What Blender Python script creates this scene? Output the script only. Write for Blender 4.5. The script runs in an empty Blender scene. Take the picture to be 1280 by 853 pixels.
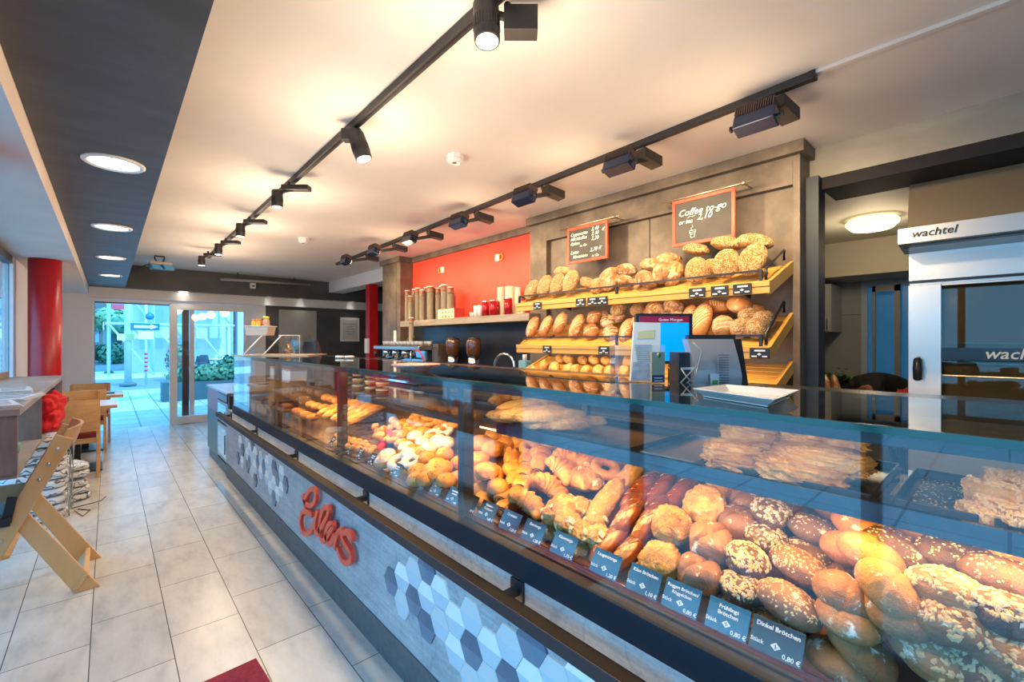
import bpy, bmesh, math, random
from math import sin, cos, pi, radians, sqrt, atan2
from mathutils import Vector, Matrix, noise
C = bpy.context.scene.collection
H = 1.476
CA, SA = cos(radians(42)), sin(radians(42))

# ---- measuring: where a sight line of the photograph meets a real plane
def sight(px, py):
    u = (px-640)/560; v = (426.5-py)/560
    return (SA+u*CA, CA-u*SA, v)
def onX(px, py, X):
    r = sight(px, py); t = X/r[0]; return (X, r[1]*t, H+r[2]*t)
def onY(px, py, Y):
    r = sight(px, py); t = Y/r[1]; return (r[0]*t, Y, H+r[2]*t)
def onZ(px, py, Z):
    r = sight(px, py); t = (Z-H)/r[2]; return (r[0]*t, r[1]*t, Z)
def screen_x(p):
    d = p[0]*SA+p[1]*CA
    return 640+560*(p[0]*CA-p[1]*SA)/d

# ---- materials
def _mat(name):
    m = bpy.data.materials.new(name); m.use_nodes = True
    nt = m.node_tree; nt.nodes.clear()
    out = nt.nodes.new('ShaderNodeOutputMaterial')
    return m, nt, out
def _coord(nt, scale=(1, 1, 1), kind='Object'):
    tc = nt.nodes.new('ShaderNodeTexCoord'); mp = nt.nodes.new('ShaderNodeMapping')
    mp.inputs['Scale'].default_value = scale
    nt.links.new(tc.outputs[kind], mp.inputs['Vector']); return mp.outputs['Vector']
def _noise(nt, vec, scale, detail=4, rough=.55):
    n = nt.nodes.new('ShaderNodeTexNoise'); n.inputs['Scale'].default_value = scale
    n.inputs['Detail'].default_value = detail; n.inputs['Roughness'].default_value = rough
    nt.links.new(vec, n.inputs['Vector']); return n.outputs['Fac']
def _ramp(nt, fac, stops):
    r = nt.nodes.new('ShaderNodeValToRGB'); e = r.color_ramp.elements
    while len(e) < len(stops): e.new(.5)
    for k, (p, c) in enumerate(stops):
        e[k].position = p; e[k].color = (*c, 1)
    nt.links.new(fac, r.inputs['Fac']); return r.outputs['Color']
def _mix(nt, fac, a, b, mode='MIX'):
    m = nt.nodes.new('ShaderNodeMix'); m.data_type = 'RGBA'; m.blend_type = mode
    for s, v in ((0, fac), (6, a), (7, b)):
        if isinstance(v, (int, float)): m.inputs[s].default_value = v
        elif isinstance(v, tuple): m.inputs[s].default_value = (*v, 1) if len(v) == 3 else v
        else: nt.links.new(v, m.inputs[s])
    return m.outputs[2]
def P(name, col, rough=.5, metal=0., col2=None, nscale=6, stretch=(1, 1, 1), bump=0., bscale=60, spec=.5, emit=None, estr=0, coat=0, trans=0, sub=0, lo=.35, hi=.65, alpha=None, coord='Object'):
    m, nt, out = _mat(name)
    b = nt.nodes.new('ShaderNodeBsdfPrincipled'); nt.links.new(b.outputs[0], out.inputs[0])
    b.inputs['Base Color'].default_value = (*col, 1); b.inputs['Roughness'].default_value = rough
    b.inputs['Metallic'].default_value = metal; b.inputs['Specular IOR Level'].default_value = spec
    if coat: b.inputs['Coat Weight'].default_value = coat; b.inputs['Coat Roughness'].default_value = .1
    if trans: b.inputs['Transmission Weight'].default_value = trans
    if sub: b.inputs['Subsurface Weight'].default_value = sub; b.inputs['Subsurface Scale'].default_value = .01
    if emit: b.inputs['Emission Color'].default_value = (*emit, 1); b.inputs['Emission Strength'].default_value = estr
    v = None
    if col2:
        v = _coord(nt, stretch, coord)
        nt.links.new(_ramp(nt, _noise(nt, v, nscale), [(lo, col), (hi, col2)]), b.inputs['Base Color'])
    if bump:
        v = v or _coord(nt, stretch, coord)
        bp = nt.nodes.new('ShaderNodeBump'); bp.inputs['Strength'].default_value = bump; bp.inputs['Distance'].default_value = .01
        nt.links.new(_noise(nt, v, bscale, 5), bp.inputs['Height']); nt.links.new(bp.outputs[0], b.inputs['Normal'])
    return m
def glassmat(name, tint=(1, 1, 1), ior=1.5, rough=0., refl=1.0):
    m, nt, out = _mat(name)
    g = nt.nodes.new('ShaderNodeNewGeometry')
    mm = nt.nodes.new('ShaderNodeMix'); mm.data_type = 'FLOAT'
    mm.inputs[2].default_value = ior; mm.inputs[3].default_value = 1/ior
    nt.links.new(g.outputs['Backfacing'], mm.inputs[0])
    f = nt.nodes.new('ShaderNodeFresnel'); nt.links.new(mm.outputs[0], f.inputs['IOR'])
    t = nt.nodes.new('ShaderNodeBsdfTransparent'); t.inputs[0].default_value = (*tint, 1)
    r = nt.nodes.new('ShaderNodeBsdfGlossy'); r.inputs[0].default_value = (refl, refl, refl, 1); r.inputs['Roughness'].default_value = rough
    mx = nt.nodes.new('ShaderNodeMixShader')
    nt.links.new(f.outputs[0], mx.inputs[0]); nt.links.new(t.outputs[0], mx.inputs[1]); nt.links.new(r.outputs[0], mx.inputs[2])
    nt.links.new(mx.outputs[0], out.inputs[0]); return m
def tilemat(name, tw, tl, c1, c2, grout, off=(0, 0), rough=.3, bond=.5, gap=.003, coord='Object'):
    # brick texture: rows run along x of the mapping; world X is tile width, world Y tile length
    m, nt, out = _mat(name)
    b = nt.nodes.new('ShaderNodeBsdfPrincipled'); nt.links.new(b.outputs[0], out.inputs[0])
    tc = nt.nodes.new('ShaderNodeTexCoord'); mp = nt.nodes.new('ShaderNodeMapping')
    mp.inputs['Rotation'].default_value = (0, 0, -pi/2); mp.inputs['Location'].default_value = (off[1], off[0], 0)
    nt.links.new(tc.outputs[coord], mp.inputs[0])
    br = nt.nodes.new('ShaderNodeTexBrick'); br.offset = bond; br.squash = 1
    br.inputs['Scale'].default_value = 1; br.inputs['Brick Width'].default_value = tl; br.inputs['Row Height'].default_value = tw
    br.inputs['Mortar Size'].default_value = gap; br.inputs['Mortar Smooth'].default_value = .1
    br.inputs['Color1'].default_value = (.9, .9, .9, 1); br.inputs['Color2'].default_value = (1, 1, 1, 1)
    br.inputs['Mortar'].default_value = (0, 0, 0, 1)
    nt.links.new(mp.outputs[0], br.inputs['Vector'])
    v = _coord(nt, (2.5, 1, 1), coord)
    base = _ramp(nt, _noise(nt, v, 2.2, 8, .6), [(.3, c1), (.7, c2)])
    tone = _mix(nt, 1.0, base, br.outputs['Color'], 'MULTIPLY')
    col = _mix(nt, br.outputs['Fac'], tone, grout)
    nt.links.new(col, b.inputs['Base Color'])
    b.inputs['Roughness'].default_value = rough
    bp = nt.nodes.new('ShaderNodeBump'); bp.inputs['Strength'].default_value = .3; bp.inputs['Distance'].default_value = .003; bp.invert = True
    nt.links.new(br.outputs['Fac'], bp.inputs['Height']); nt.links.new(bp.outputs[0], b.inputs['Normal'])
    return m
def breadmat(name, crust, pale, dark, flour=0., rough=.55, bump=.5, bs=40, ns=9, gloss=0, fs=30, fcol=(.9, .82, .68)):
    m, nt, out = _mat(name)
    b = nt.nodes.new('ShaderNodeBsdfPrincipled'); nt.links.new(b.outputs[0], out.inputs[0])
    v = _coord(nt)
    oi = nt.nodes.new('ShaderNodeObjectInfo')
    ad = nt.nodes.new('ShaderNodeVectorMath'); ad.operation = 'ADD'
    nt.links.new(v, ad.inputs[0]); nt.links.new(oi.outputs['Random'], ad.inputs[1]); v = ad.outputs[0]
    c = _ramp(nt, _noise(nt, v, ns, 5, .6), [(.28, dark), (.5, crust), (.72, pale)])
    hv = nt.nodes.new('ShaderNodeHueSaturation')
    mr = nt.nodes.new('ShaderNodeMapRange'); mr.inputs[3].default_value = .82; mr.inputs[4].default_value = 1.18
    nt.links.new(oi.outputs['Random'], mr.inputs[0]); nt.links.new(mr.outputs[0], hv.inputs['Value']); nt.links.new(c, hv.inputs['Color'])
    c = hv.outputs[0]
    if flour:
        f = _ramp(nt, _noise(nt, v, fs, 6, .7), [(.62-flour*.3, (0, 0, 0)), (.72-flour*.3, (1, 1, 1))])
        c = _mix(nt, f, c, fcol)
    nt.links.new(c, b.inputs['Base Color']); b.inputs['Roughness'].default_value = rough
    if gloss: b.inputs['Coat Weight'].default_value = gloss; b.inputs['Coat Roughness'].default_value = .2
    bp = nt.nodes.new('ShaderNodeBump'); bp.inputs['Strength'].default_value = bump; bp.inputs['Distance'].default_value = .018
    nt.links.new(_noise(nt, v, bs, 6, .65), bp.inputs['Height']); nt.links.new(bp.outputs[0], b.inputs['Normal'])
    return m

# ---- mesh gathering
class MB:
    def __init__(s): s.v = []; s.f = []; s.m = []; s.s = []
    def add(s, vs, fs, mi=0, sm=False, M=None):
        o = len(s.v)
        s.v += [tuple(M @ Vector(p)) for p in vs] if M is not None else [tuple(p) for p in vs]
        s.f += [tuple(i+o for i in f) for f in fs]; s.m += [mi]*len(fs); s.s += [sm]*len(fs); return s
    def put(s, *a, **k): return s.own.put(*a, **k)
    def box(s, x0, x1, y0, y1, z0, z1, mi=0, M=None):
        v = [(x, y, z) for z in (z0, z1) for y in (y0, y1) for x in (x0, x1)]
        return s.add(v, [(0, 2, 3, 1), (4, 5, 7, 6), (0, 1, 5, 4), (2, 6, 7, 3), (0, 4, 6, 2), (1, 3, 7, 5)], mi, False, M)
    def obox(s, c, a, b, n, mi=0):   # box by centre and three half-vectors
        c, a, b, n = map(Vector, (c, a, b, n))
        v = [c+a*i+b*j+n*k for k in (-1, 1) for j in (-1, 1) for i in (-1, 1)]
        return s.add(v, [(0, 2, 3, 1), (4, 5, 7, 6), (0, 1, 5, 4), (2, 6, 7, 3), (0, 4, 6, 2), (1, 3, 7, 5)], mi)
    def tube(s, pts, r, n=8, mi=0, cap=True, flat=None):
        pts = [Vector(p) for p in pts]; N = len(pts); rr = r if isinstance(r, (list, tuple)) else [r]*N
        vs, fs = [], []; up = None
        for i, p in enumerate(pts):
            d = (pts[min(i+1, N-1)]-pts[max(i-1, 0)]).normalized()
            if up is None:
                up = Vector((0, 0, 1)) if abs(d.z) < .9 else Vector((1, 0, 0))
            a = d.cross(up).normalized(); b = a.cross(d).normalized(); up = b
            for k in range(n):
                t = 2*pi*k/n; vs.append(p+a*cos(t)*rr[i]+b*sin(t)*rr[i]*(flat or 1))
        for i in range(N-1):
            for k in range(n):
                k2 = (k+1) % n; fs.append((i*n+k, i*n+k2, (i+1)*n+k2, (i+1)*n+k))
        if cap: fs += [tuple(range(n-1, -1, -1)), tuple((N-1)*n+k for k in range(n))]
        return s.add(vs, fs, mi, True)
    def cyl(s, p0, p1, r0, r1=None, n=20, mi=0, cap=True):
        s.tube([p0, p1], [r0, r0 if r1 is None else r1], n, mi, cap); return s
    def lathe(s, prof, n=24, c=(0, 0, 0), mi=0, M=None):
        vs, fs = [], []
        for r, z in prof:
            for k in range(n):
                t = 2*pi*k/n; vs.append((c[0]+r*cos(t), c[1]+r*sin(t), c[2]+z))
        for i in range(len(prof)-1):
            for k in range(n):
                k2 = (k+1) % n; fs.append((i*n+k, i*n+k2, (i+1)*n+k2, (i+1)*n+k))
        fs += [tuple(range(n-1, -1, -1)), tuple((len(prof)-1)*n+k for k in range(n))]
        return s.add(vs, fs, mi, True, M)
    def prism(s, poly, fn, d0, d1, mi=0):   # 2-D outline, fn(a, b, d) -> xyz
        n = len(poly); vs = [fn(a, b, d0) for a, b in poly]+[fn(a, b, d1) for a, b in poly]
        fs = [tuple(range(n-1, -1, -1)), tuple(range(n, 2*n))]+[(i, (i+1) % n, n+(i+1) % n, n+i) for i in range(n)]
        return s.add(vs, fs, mi)
    def text(s, txt, org, right, up, size, mi=0, depth=.0006, align='CENTER', shear=0, bold=0, sp=1):
        cu = bpy.data.curves.new('lettering_curve', 'FONT'); cu.body = txt; cu.size = 1; cu.align_x = align
        cu.shear = shear; cu.offset = bold; cu.extrude = depth/size; cu.resolution_u = 2; cu.space_character = sp
        o = bpy.data.objects.new('lettering_curve', cu); C.objects.link(o)
        dg = bpy.context.evaluated_depsgraph_get(); me = o.evaluated_get(dg).to_mesh()
        R = Vector(right).normalized(); U = Vector(up).normalized(); N = R.cross(U)
        vs = [Vector(org)+R*p.co.x*size+U*p.co.y*size+N*(p.co.z*size+depth) for p in me.vertices]
        s.add(vs, [tuple(f.vertices) for f in me.polygons], mi)
        o.evaluated_get(dg).to_mesh_clear(); bpy.data.objects.remove(o); bpy.data.curves.remove(cu); return s
    def mesh(s, name, mats, smooth=None):
        me = bpy.data.meshes.new(name); me.from_pydata(s.v, [], s.f); me.update()
        for m in (mats if isinstance(mats, (list, tuple)) else [mats]): me.materials.append(m)
        me.polygons.foreach_set('material_index', s.m)
        me.polygons.foreach_set('use_smooth', s.s if smooth is None else [smooth]*len(s.f)); me.update()
        return me
    def ob(s, name, mats, parent=None, bevel=0, smooth=None):
        if parent is not None:
            L = parent
            off = Vector((0, 0, 0))
            while L is not None: off += L.location; L = L.parent
            s.v = [tuple(Vector(p)-off) for p in s.v]
        o = bpy.data.objects.new(name, s.mesh(name, mats, smooth)); C.objects.link(o); o.parent = parent
        if bevel:
            b = o.modifiers.new('bevel', 'BEVEL'); b.width = bevel; b.segments = 2; b.limit_method = 'ANGLE'; b.angle_limit = radians(40)
        return o
def tag(o, label, cat, group=None, kind=None):
    if label: o['label'] = label
    if cat: o['category'] = cat
    if group: o['group'] = group
    if kind: o['kind'] = kind
    return o
def struct(o): o['kind'] = 'structure'; return o
def thing(name, loc, label, cat, group=None, rz=0):
    o = bpy.data.objects.new(name, None); C.objects.link(o); o.location = loc; o.rotation_euler = (0, 0, rz); o.empty_display_size = .1
    return tag(o, label, cat, group)
def copy_tree(o, parent=None):
    c = o.copy(); C.objects.link(c); c.parent = parent
    for ch in list(o.children): copy_tree(ch, c)
    return c
ORD = ['first', 'second', 'third', 'fourth', 'fifth', 'sixth', 'seventh', 'eighth', 'ninth', 'tenth', 'eleventh', 'twelfth', 'thirteenth', 'fourteenth', 'fifteenth', 'sixteenth', 'seventeenth', 'eighteenth', 'nineteenth', 'twentieth']
def lights_area(name, loc, rot, sx, sy, power, col, spread=pi):
    l = bpy.data.lights.new(name, 'AREA'); l.shape = 'RECTANGLE'; l.size = sx; l.size_y = sy; l.energy = power; l.color = col; l.spread = spread
    o = bpy.data.objects.new(name, l); o.location = loc; o.rotation_euler = rot; C.objects.link(o); return o
def spot(name, loc, target, power, col, angle=60, blend=.6, r=.03):
    l = bpy.data.lights.new(name, 'SPOT'); l.energy = power; l.color = col; l.spot_size = radians(angle); l.spot_blend = blend; l.shadow_soft_size = r
    o = bpy.data.objects.new(name, l); o.location = loc
    o.rotation_euler = (Vector(target)-Vector(loc)).to_track_quat('-Z', 'Y').to_euler(); C.objects.link(o); return o
def pointl(name, loc, power, col, r=.05):
    l = bpy.data.lights.new(name, 'POINT'); l.energy = power; l.color = col; l.shadow_soft_size = r
    o = bpy.data.objects.new(name, l); o.location = loc; C.objects.link(o); return o
WARM = (1, .72, .42); AMBER = (1, .62, .25)

# ---- shared materials
def plankmat(name):
    # board-marked concrete: long grain, fine scratches, blotches and plank seams
    m, nt, out = _mat(name)
    b = nt.nodes.new('ShaderNodeBsdfPrincipled'); nt.links.new(b.outputs[0], out.inputs[0]); b.inputs['Roughness'].default_value = .55
    g = _ramp(nt, _noise(nt, _coord(nt, (1, .5, 9)), 6, 8, .7), [(.3, (.38, .39, .40)), (.5, (.50, .50, .50)), (.72, (.62, .61, .60))])
    bl = _ramp(nt, _noise(nt, _coord(nt, (1, 1, 2)), 5, 4), [(.3, (.72, .74, .78)), (.7, (1, 1, 1))])
    c = _mix(nt, 1.0, g, bl, 'MULTIPLY')
    sc = _ramp(nt, _noise(nt, _coord(nt, (1, 1.2, 30)), 14, 2), [(.66, (1, 1, 1)), (.74, (.62, .66, .70))])
    c = _mix(nt, 1.0, c, sc, 'MULTIPLY')
    fi = _ramp(nt, _noise(nt, _coord(nt, (1, 2, 3)), 28, 8, .75), [(.35, (.70, .73, .76)), (.55, (1, 1, 1))])
    c = _mix(nt, .8, c, fi, 'MULTIPLY')
    sm = _ramp(nt, _noise(nt, _coord(nt, (1, 1.2, .5)), 3, 3), [(.485, (1, 1, 1)), (.50, (.72, .76, .80)), (.515, (1, 1, 1))])
    c = _mix(nt, .7, c, sm, 'MULTIPLY')
    nt.links.new(c, b.inputs['Base Color'])
    bp = nt.nodes.new('ShaderNodeBump'); bp.inputs['Strength'].default_value = .3; bp.inputs['Distance'].default_value = .004
    nt.links.new(_noise(nt, _coord(nt, (1, .6, 12)), 9, 6), bp.inputs['Height']); nt.links.new(bp.outputs[0], b.inputs['Normal']); return m
def floormat(name):
    m, nt, out = _mat(name); N = nt.nodes.new; K = nt.links.new
    b = N('ShaderNodeBsdfPrincipled'); K(b.outputs[0], out.inputs[0])
    tc = N('ShaderNodeTexCoord'); sp = N('ShaderNodeSeparateXYZ'); K(tc.outputs['Object'], sp.inputs[0])
    def ma(op, a, c):
        n = N('ShaderNodeMath'); n.operation = op
        for i, v in ((0, a), (1, c)):
            if v is None: continue
            if isinstance(v, (int, float)): n.inputs[i].default_value = v
            else: K(v, n.inputs[i])
        return n.outputs[0]
    xx = ma('SUBTRACT', sp.outputs[0], .2297); row = ma('FLOOR', ma('DIVIDE', xx, .2955), None)
    yy = ma('SUBTRACT', ma('SUBTRACT', sp.outputs[1], 2.796), ma('MULTIPLY', row, .2))
    cb = N('ShaderNodeCombineXYZ'); K(yy, cb.inputs[0]); K(xx, cb.inputs[1])
    br = N('ShaderNodeTexBrick'); br.offset = 0; br.squash = 1; K(cb.outputs[0], br.inputs['Vector'])
    for k_, v in (('Scale', 1), ('Brick Width', .6), ('Row Height', .2955), ('Mortar Size', .0022), ('Mortar Smooth', .1)): br.inputs[k_].default_value = v
    br.inputs['Color1'].default_value = (.86, .86, .87, 1); br.inputs['Color2'].default_value = (1, 1, 1, 1)
    base = _ramp(nt, _noise(nt, _coord(nt, (3, 1, 1)), 2.6, 9, .65), [(.3, (.40, .40, .385)), (.5, (.52, .515, .49)), (.72, (.60, .59, .56))])
    tone = _mix(nt, 1.0, base, br.outputs['Color'], 'MULTIPLY')
    K(_mix(nt, br.outputs['Fac'], tone, (.09, .085, .08)), b.inputs['Base Color']); b.inputs['Roughness'].default_value = .24
    bp = N('ShaderNodeBump'); bp.inputs['Strength'].default_value = .4; bp.inputs['Distance'].default_value = .002; bp.invert = True
    K(br.outputs['Fac'], bp.inputs['Height']); K(bp.outputs[0], b.inputs['Normal']); return m
black = P('black_metal', (.018, .018, .022), .35, spec=.5)
darkfix = P('lamp_black', (.03, .028, .028), .5)
ceil_m = P('ceiling_paint', (.72, .66, .60), .85, col2=(.76, .70, .64), nscale=3, bump=.03, bscale=90)
white_m = P('white_paint', (.74, .74, .75), .7, bump=.03, bscale=120)
dark_m = P('dark_plaster', (.055, .055, .06), .55, col2=(.085, .083, .085), nscale=2.5, stretch=(1, .35, 1.5), bump=.06, bscale=12)
strip_m = P('blue_grey_plaster', (.048, .048, .05), .5, col2=(.075, .074, .076), nscale=3, stretch=(.6, 2.2, 1), bump=.05, bscale=10)
slate_m = P('slate_laminate', (.10, .078, .058), .5, col2=(.19, .15, .115), nscale=5, bump=.1, bscale=45)
slate_dk = P('slate_groove', (.02, .018, .016), .6)
header_m = P('lime_plaster', (.26, .24, .20), .6, col2=(.36, .34, .28), nscale=2.2, stretch=(1, .8, 2), bump=.06, bscale=9)
red_m = P('red_wall_paint', (.72, .055, .03), .45, col2=(.78, .075, .04), nscale=2)
redcol_m = P('red_column_paint', (.42, .008, .012), .35, col2=(.50, .012, .016), nscale=6, bump=.05, bscale=60)
concrete_m = plankmat('concrete_board')
kick_m = P('kick_laminate', (.085, .09, .095), .5, col2=(.12, .125, .13), nscale=30, bump=.05)
steel = P('brushed_steel', (.55, .55, .55), .3, 1, bump=.05, bscale=200, stretch=(1, 30, 1))
chrome = P('chrome', (.8, .8, .8), .08, 1)
whiteplast = P('white_plastic', (.8, .8, .78), .3)
oak = P('oak_wood', (.50, .29, .12), .4, col2=(.60, .37, .17), nscale=7, stretch=(1, .12, 4), bump=.04)
beech = P('beech_wood', (.60, .34, .14), .4, col2=(.70, .42, .19), nscale=6, stretch=(1, 1, .15), bump=.03)
shelfwood = P('shelf_wood', (.68, .35, .06), .38, col2=(.80, .45, .10), nscale=5, stretch=(1, .1, 5), bump=.03)
greywood = P('grey_wood', (.24, .19, .16), .5, col2=(.40, .34, .29), nscale=5, stretch=(1, .3, 2.2), bump=.08, bscale=30)
glass = glassmat('clear_glass', (1, 1, 1), 1.5)
glass_front = glassmat('counter_front_glass', (1, 1, 1), 1.52)
glass_top = glassmat('smoked_counter_glass', (.42, .47, .46), 1.7)
glass_edge = P('green_glass_edge', (.001, .06, .038), .12, spec=.8, emit=(0, .5, .28), estr=.0, coat=.5)
acryl = glassmat('clear_acrylic', (.97, .98, .98), 1.45)
tagblack = P('tag_black', (.015, .015, .018), .4)
tagwhite = P('tag_white', (.85, .85, .85), .5)
paper = P('paper', (.82, .80, .76), .7)
# ---- camera
cd = bpy.data.cameras.new('camera'); cd.sensor_width = 36; cd.lens = 36*560/1280; cd.clip_start = .02; cd.clip_end = 300
cam = bpy.data.objects.new('camera', cd); cam.location = (0, 0, H); cam.rotation_euler = (pi/2, 0, -radians(42)); C.objects.link(cam)
bpy.context.scene.camera = cam
vs = bpy.context.scene.view_settings; vs.view_transform = 'Standard'; vs.look = 'None'; vs.gamma = 1; vs.use_curve_mapping = False; vs.exposure = 0.18
cy = bpy.context.scene.cycles; cy.max_bounces = 10; cy.transparent_max_bounces = 24; cy.caustics_reflective = False; cy.caustics_refractive = False
cy.sample_clamp_indirect = 4; cy.use_denoising = True; cy.glossy_bounces = 5; cy.diffuse_bounces = 5
w = bpy.data.worlds.new('sky'); bpy.context.scene.world = w; w.use_nodes = True
bgn = w.node_tree.nodes['Background']; bgn.inputs[0].default_value = (.15, .56, 1, 1); bgn.inputs[1].default_value = 3.6

# ---- room shell
ZC = 2.72
floor_m = floormat('floor_tile')
o = MB().box(-.75, 8, -3.2, 9.98, -.1, 0).ob('floor', floor_m); struct(o)
o = MB().box(.2, 3.44, -3.2, 9.6, ZC, ZC+.1).box(3.44, 7, 6.2, 9.6, ZC, ZC+.1).ob('ceiling', ceil_m); struct(o)
# dark bulkhead strip, dark beam over the entrance and the lower ceiling by the windows
o = MB().box(-.235, .2, -3.2, 9.6, 2.346, ZC+.1).ob('trim_1', strip_m); struct(o)
o = MB().box(-.235, 7, 9.6, 9.98, 2.346, ZC+.1).ob('trim_2', dark_m); struct(o)
o = MB().box(-.95, -.236, -3.2, 9.98, 2.236, ZC+.1).ob('trim_3', ceil_m); struct(o)
o = MB().box(-.235, 7, 9.78, 9.98, 2.18, 2.345).ob('trim_4', white_m); struct(o)
# continuous beam above the back wall
o = MB().box(3.45, 3.75, 6.2, 9.6, 2.496, ZC+.1).ob('trim_5', white_m); struct(o)
o = MB().box(3.39, 3.7, -3.2, .9, 2.516, ZC+.1).ob('trim_6', header_m); struct(o)
# entrance wall
o = MB().box(-.95, -.235, 9.85, 9.98, 0, 2.236).box(-.235, -.2, 9.85, 9.98, 0, 2.18).ob('wall_entrance', white_m); struct(o)
o = MB().box(2.31, 7, 9.86, 9.98, 0, 2.18).ob('wall_back', dark_m); struct(o)
# right-hand wall beyond the pillar, kitchen and wall behind the camera
o = MB().box(5.6, 5.7, 6.2, 9.85, 0, ZC).ob('wall_right', dark_m); struct(o)
o = MB().box(3.42, 5.6, 6.1, 6.2, 0, ZC).box(3.42, 3.6, 3.2, 6.1, 0, ZC).box(3.42, 3.6, .88, 3.2, 0, ZC).ob('wall_service', slate_m); struct(o)
o = MB().box(-.95, 3.39, -3.3, -3.2, 0, ZC+.1).box(3.39, 8, -3.3, -3.2, 0, ZC+.1).ob('wall_behind', white_m); struct(o)
# window wall on the left
fr = MB()
for y in (-3.2, -2.0, -.8, .42, 1.64, 2.86, 4.1, 5.3, 6.12): fr.box(-.70, -.64, y-.035, y+.035, .06, 2.236)
fr.box(-.70, -.64, -3.2, 6.15, 0, .08).box(-.70, -.64, -3.2, 6.15, 2.17, 2.236)
winframe = P('window_frame_dark', (.04, .045, .05), .4)
wf = fr.ob('window_1', winframe); struct(wf)
MB().box(-.676, -.668, -3.2, 6.12, .08, 2.17).ob('window_pane', glass, wf)
o = MB().box(-.95, -.64, 6.16, 9.85, 0, 2.236).ob('wall_left', white_m); struct(o)
o = MB().box(-.66, -.635, 5.98, 6.08, 0, 2.236).ob('trim_7', white_m); struct(o)
# entrance door: open gap on the left, white sliding leaf, fixed side light
door_w = P('door_white', (.72, .74, .76), .35)
d1 = MB().box(-.2, 2.31, 9.9, 9.98, 2.12, 2.18).box(-.2, -.17, 9.9, 9.98, 0, 2.12).box(2.12, 2.31, 9.86, 9.98, 0, 2.18).box(-.2, .82, 9.88, 9.90, 2.13, 2.17).ob('door_1', door_w); struct(d1)
MB().box(-.17, .80, 9.93, 9.97, 2.10, 2.125).box(-.175, -.165, 9.93, 9.97, 0, 2.12).ob('track_shadow_gap', black, d1)
def sliding(name, x0, x1, y0, y1):
    f = MB()
    f.box(x0, x0+.11, y0, y1, .01, 2.14).box(x1-.11, x1, y0, y1, .01, 2.14).box(x0+.11, x1-.11, y0, y1, .01, .14).box(x0+.11, x1-.11, y0, y1, 2.03, 2.14)
    return f.ob(name, door_w, bevel=.004)
d2 = sliding('door_2', .79, 2.03, 9.80, 9.86); struct(d2)
MB().box(.9, 1.92, 9.825, 9.833, .14, 2.03).ob('door_pane', glass, d2)
MB().box(.835, .86, 9.75, 9.765, .95, 1.28).box(.84, .855, 9.765, 9.80, .96, .98).box(.84, .855, 9.765, 9.80, 1.25, 1.27).ob('door_handle', whiteplast, d2)
d3 = MB().box(.98, 1.08, 9.93, 9.97, 0, 2.12).ob('door_3', P('brown_door_seal', (.05, .03, .03), .4)); struct(d3)
MB().box(1.09, 1.16, 9.92, 9.97, 0, 2.12).box(2.0, 2.12, 9.92, 9.97, 0, 2.12).ob('fixed_frame', door_w, d3)
# white pull handle on the left return of the entrance
hp = onY(81, 455, 9.84)
o = MB().tube([(hp[0]-.05, 9.84, 1.33), (hp[0]-.05, 9.79, 1.33), (hp[0]-.05, 9.79, .98), (hp[0]-.05, 9.84, .98)], .012, 8).ob('pull_handle', whiteplast); tag(o, 'white U-shaped pull handle on the pale wall beside the entrance', 'handle')

# downlights in the dark strip
glow_cool = P('downlight_glow', (.9, .9, .85), .4, emit=(1, .95, .82), estr=5)
glow_warm = P('spot_glow', (.9, .85, .7), .3, emit=(1, .82, .5), estr=14)
def downlight(x, y, z, r, label, power=0):
    t = thing('ceiling_downlight', (x, y, z), label, 'ceiling light', 'recessed downlights')
    MB().lathe([(r*.8, -.001), (r*.82, -.010), (r*.95, -.012), (r, -.006), (r, 0)], 32, (x, y, z)).ob('trim_ring', whiteplast, t)
    MB().lathe([(r*.79, -.0045), (r*.79, -.002)], 32, (x, y, z)).ob('lamp_lens', glow_cool, t)
    if power: spot('downlight_beam', (x, y, z-.02), (x, y, 0), power, (1, .95, .88), 110, .8, .08)
for k, y in enumerate((1.26, 2.92, 4.58, 6.25, 7.93)):
    if k == 0: continue
    downlight(.02, y, 2.346, .12, 'round recessed downlight in the dark ceiling strip, %s from the camera' % ORD[k-1], 14)
for k, (x, y, r) in enumerate(((.975, 9.7, .10), (2.33, 9.70, .045), (2.93, 9.70, .045), (3.98, 9.7, .045))):
    downlight(x, y, 2.346, r, ['large round downlight under the dark beam above the sliding door', 'small round spotlight under the beam left above the grey board', 'small round spotlight under the beam right above the grey board', 'small round spotlight under the beam beyond the red square column'][k], 3)
# ---- service counter
XF = .95; Y0, Y1 = -1.6, 5.31; ZS = 1.336
ct = thing('display_counter', (1.3, 2.0, 0), 'long bakery display counter with concrete-look front panel and glass top running down the room', 'counter')
MB().box(.955, 1.75, Y0, 5.69, .15, .735).ob('front_panel', concrete_m, ct, .002)
MB().box(.95, 1.70, Y0, 5.69, 0, .15).ob('plinth', kick_m, ct)
MB().box(.946, 1.02, Y0, Y1+.05, .735, .815).box(.99, 1.03, Y0, Y1, .80, .822).ob('base_rail', P('rail_anthracite', (.003, .010, .019), .45, spec=.35), ct, .002)
MB().box(.955, 1.0, Y0, 5.69, .815, .80).ob('rail_cap', black, ct) if False else None
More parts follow.
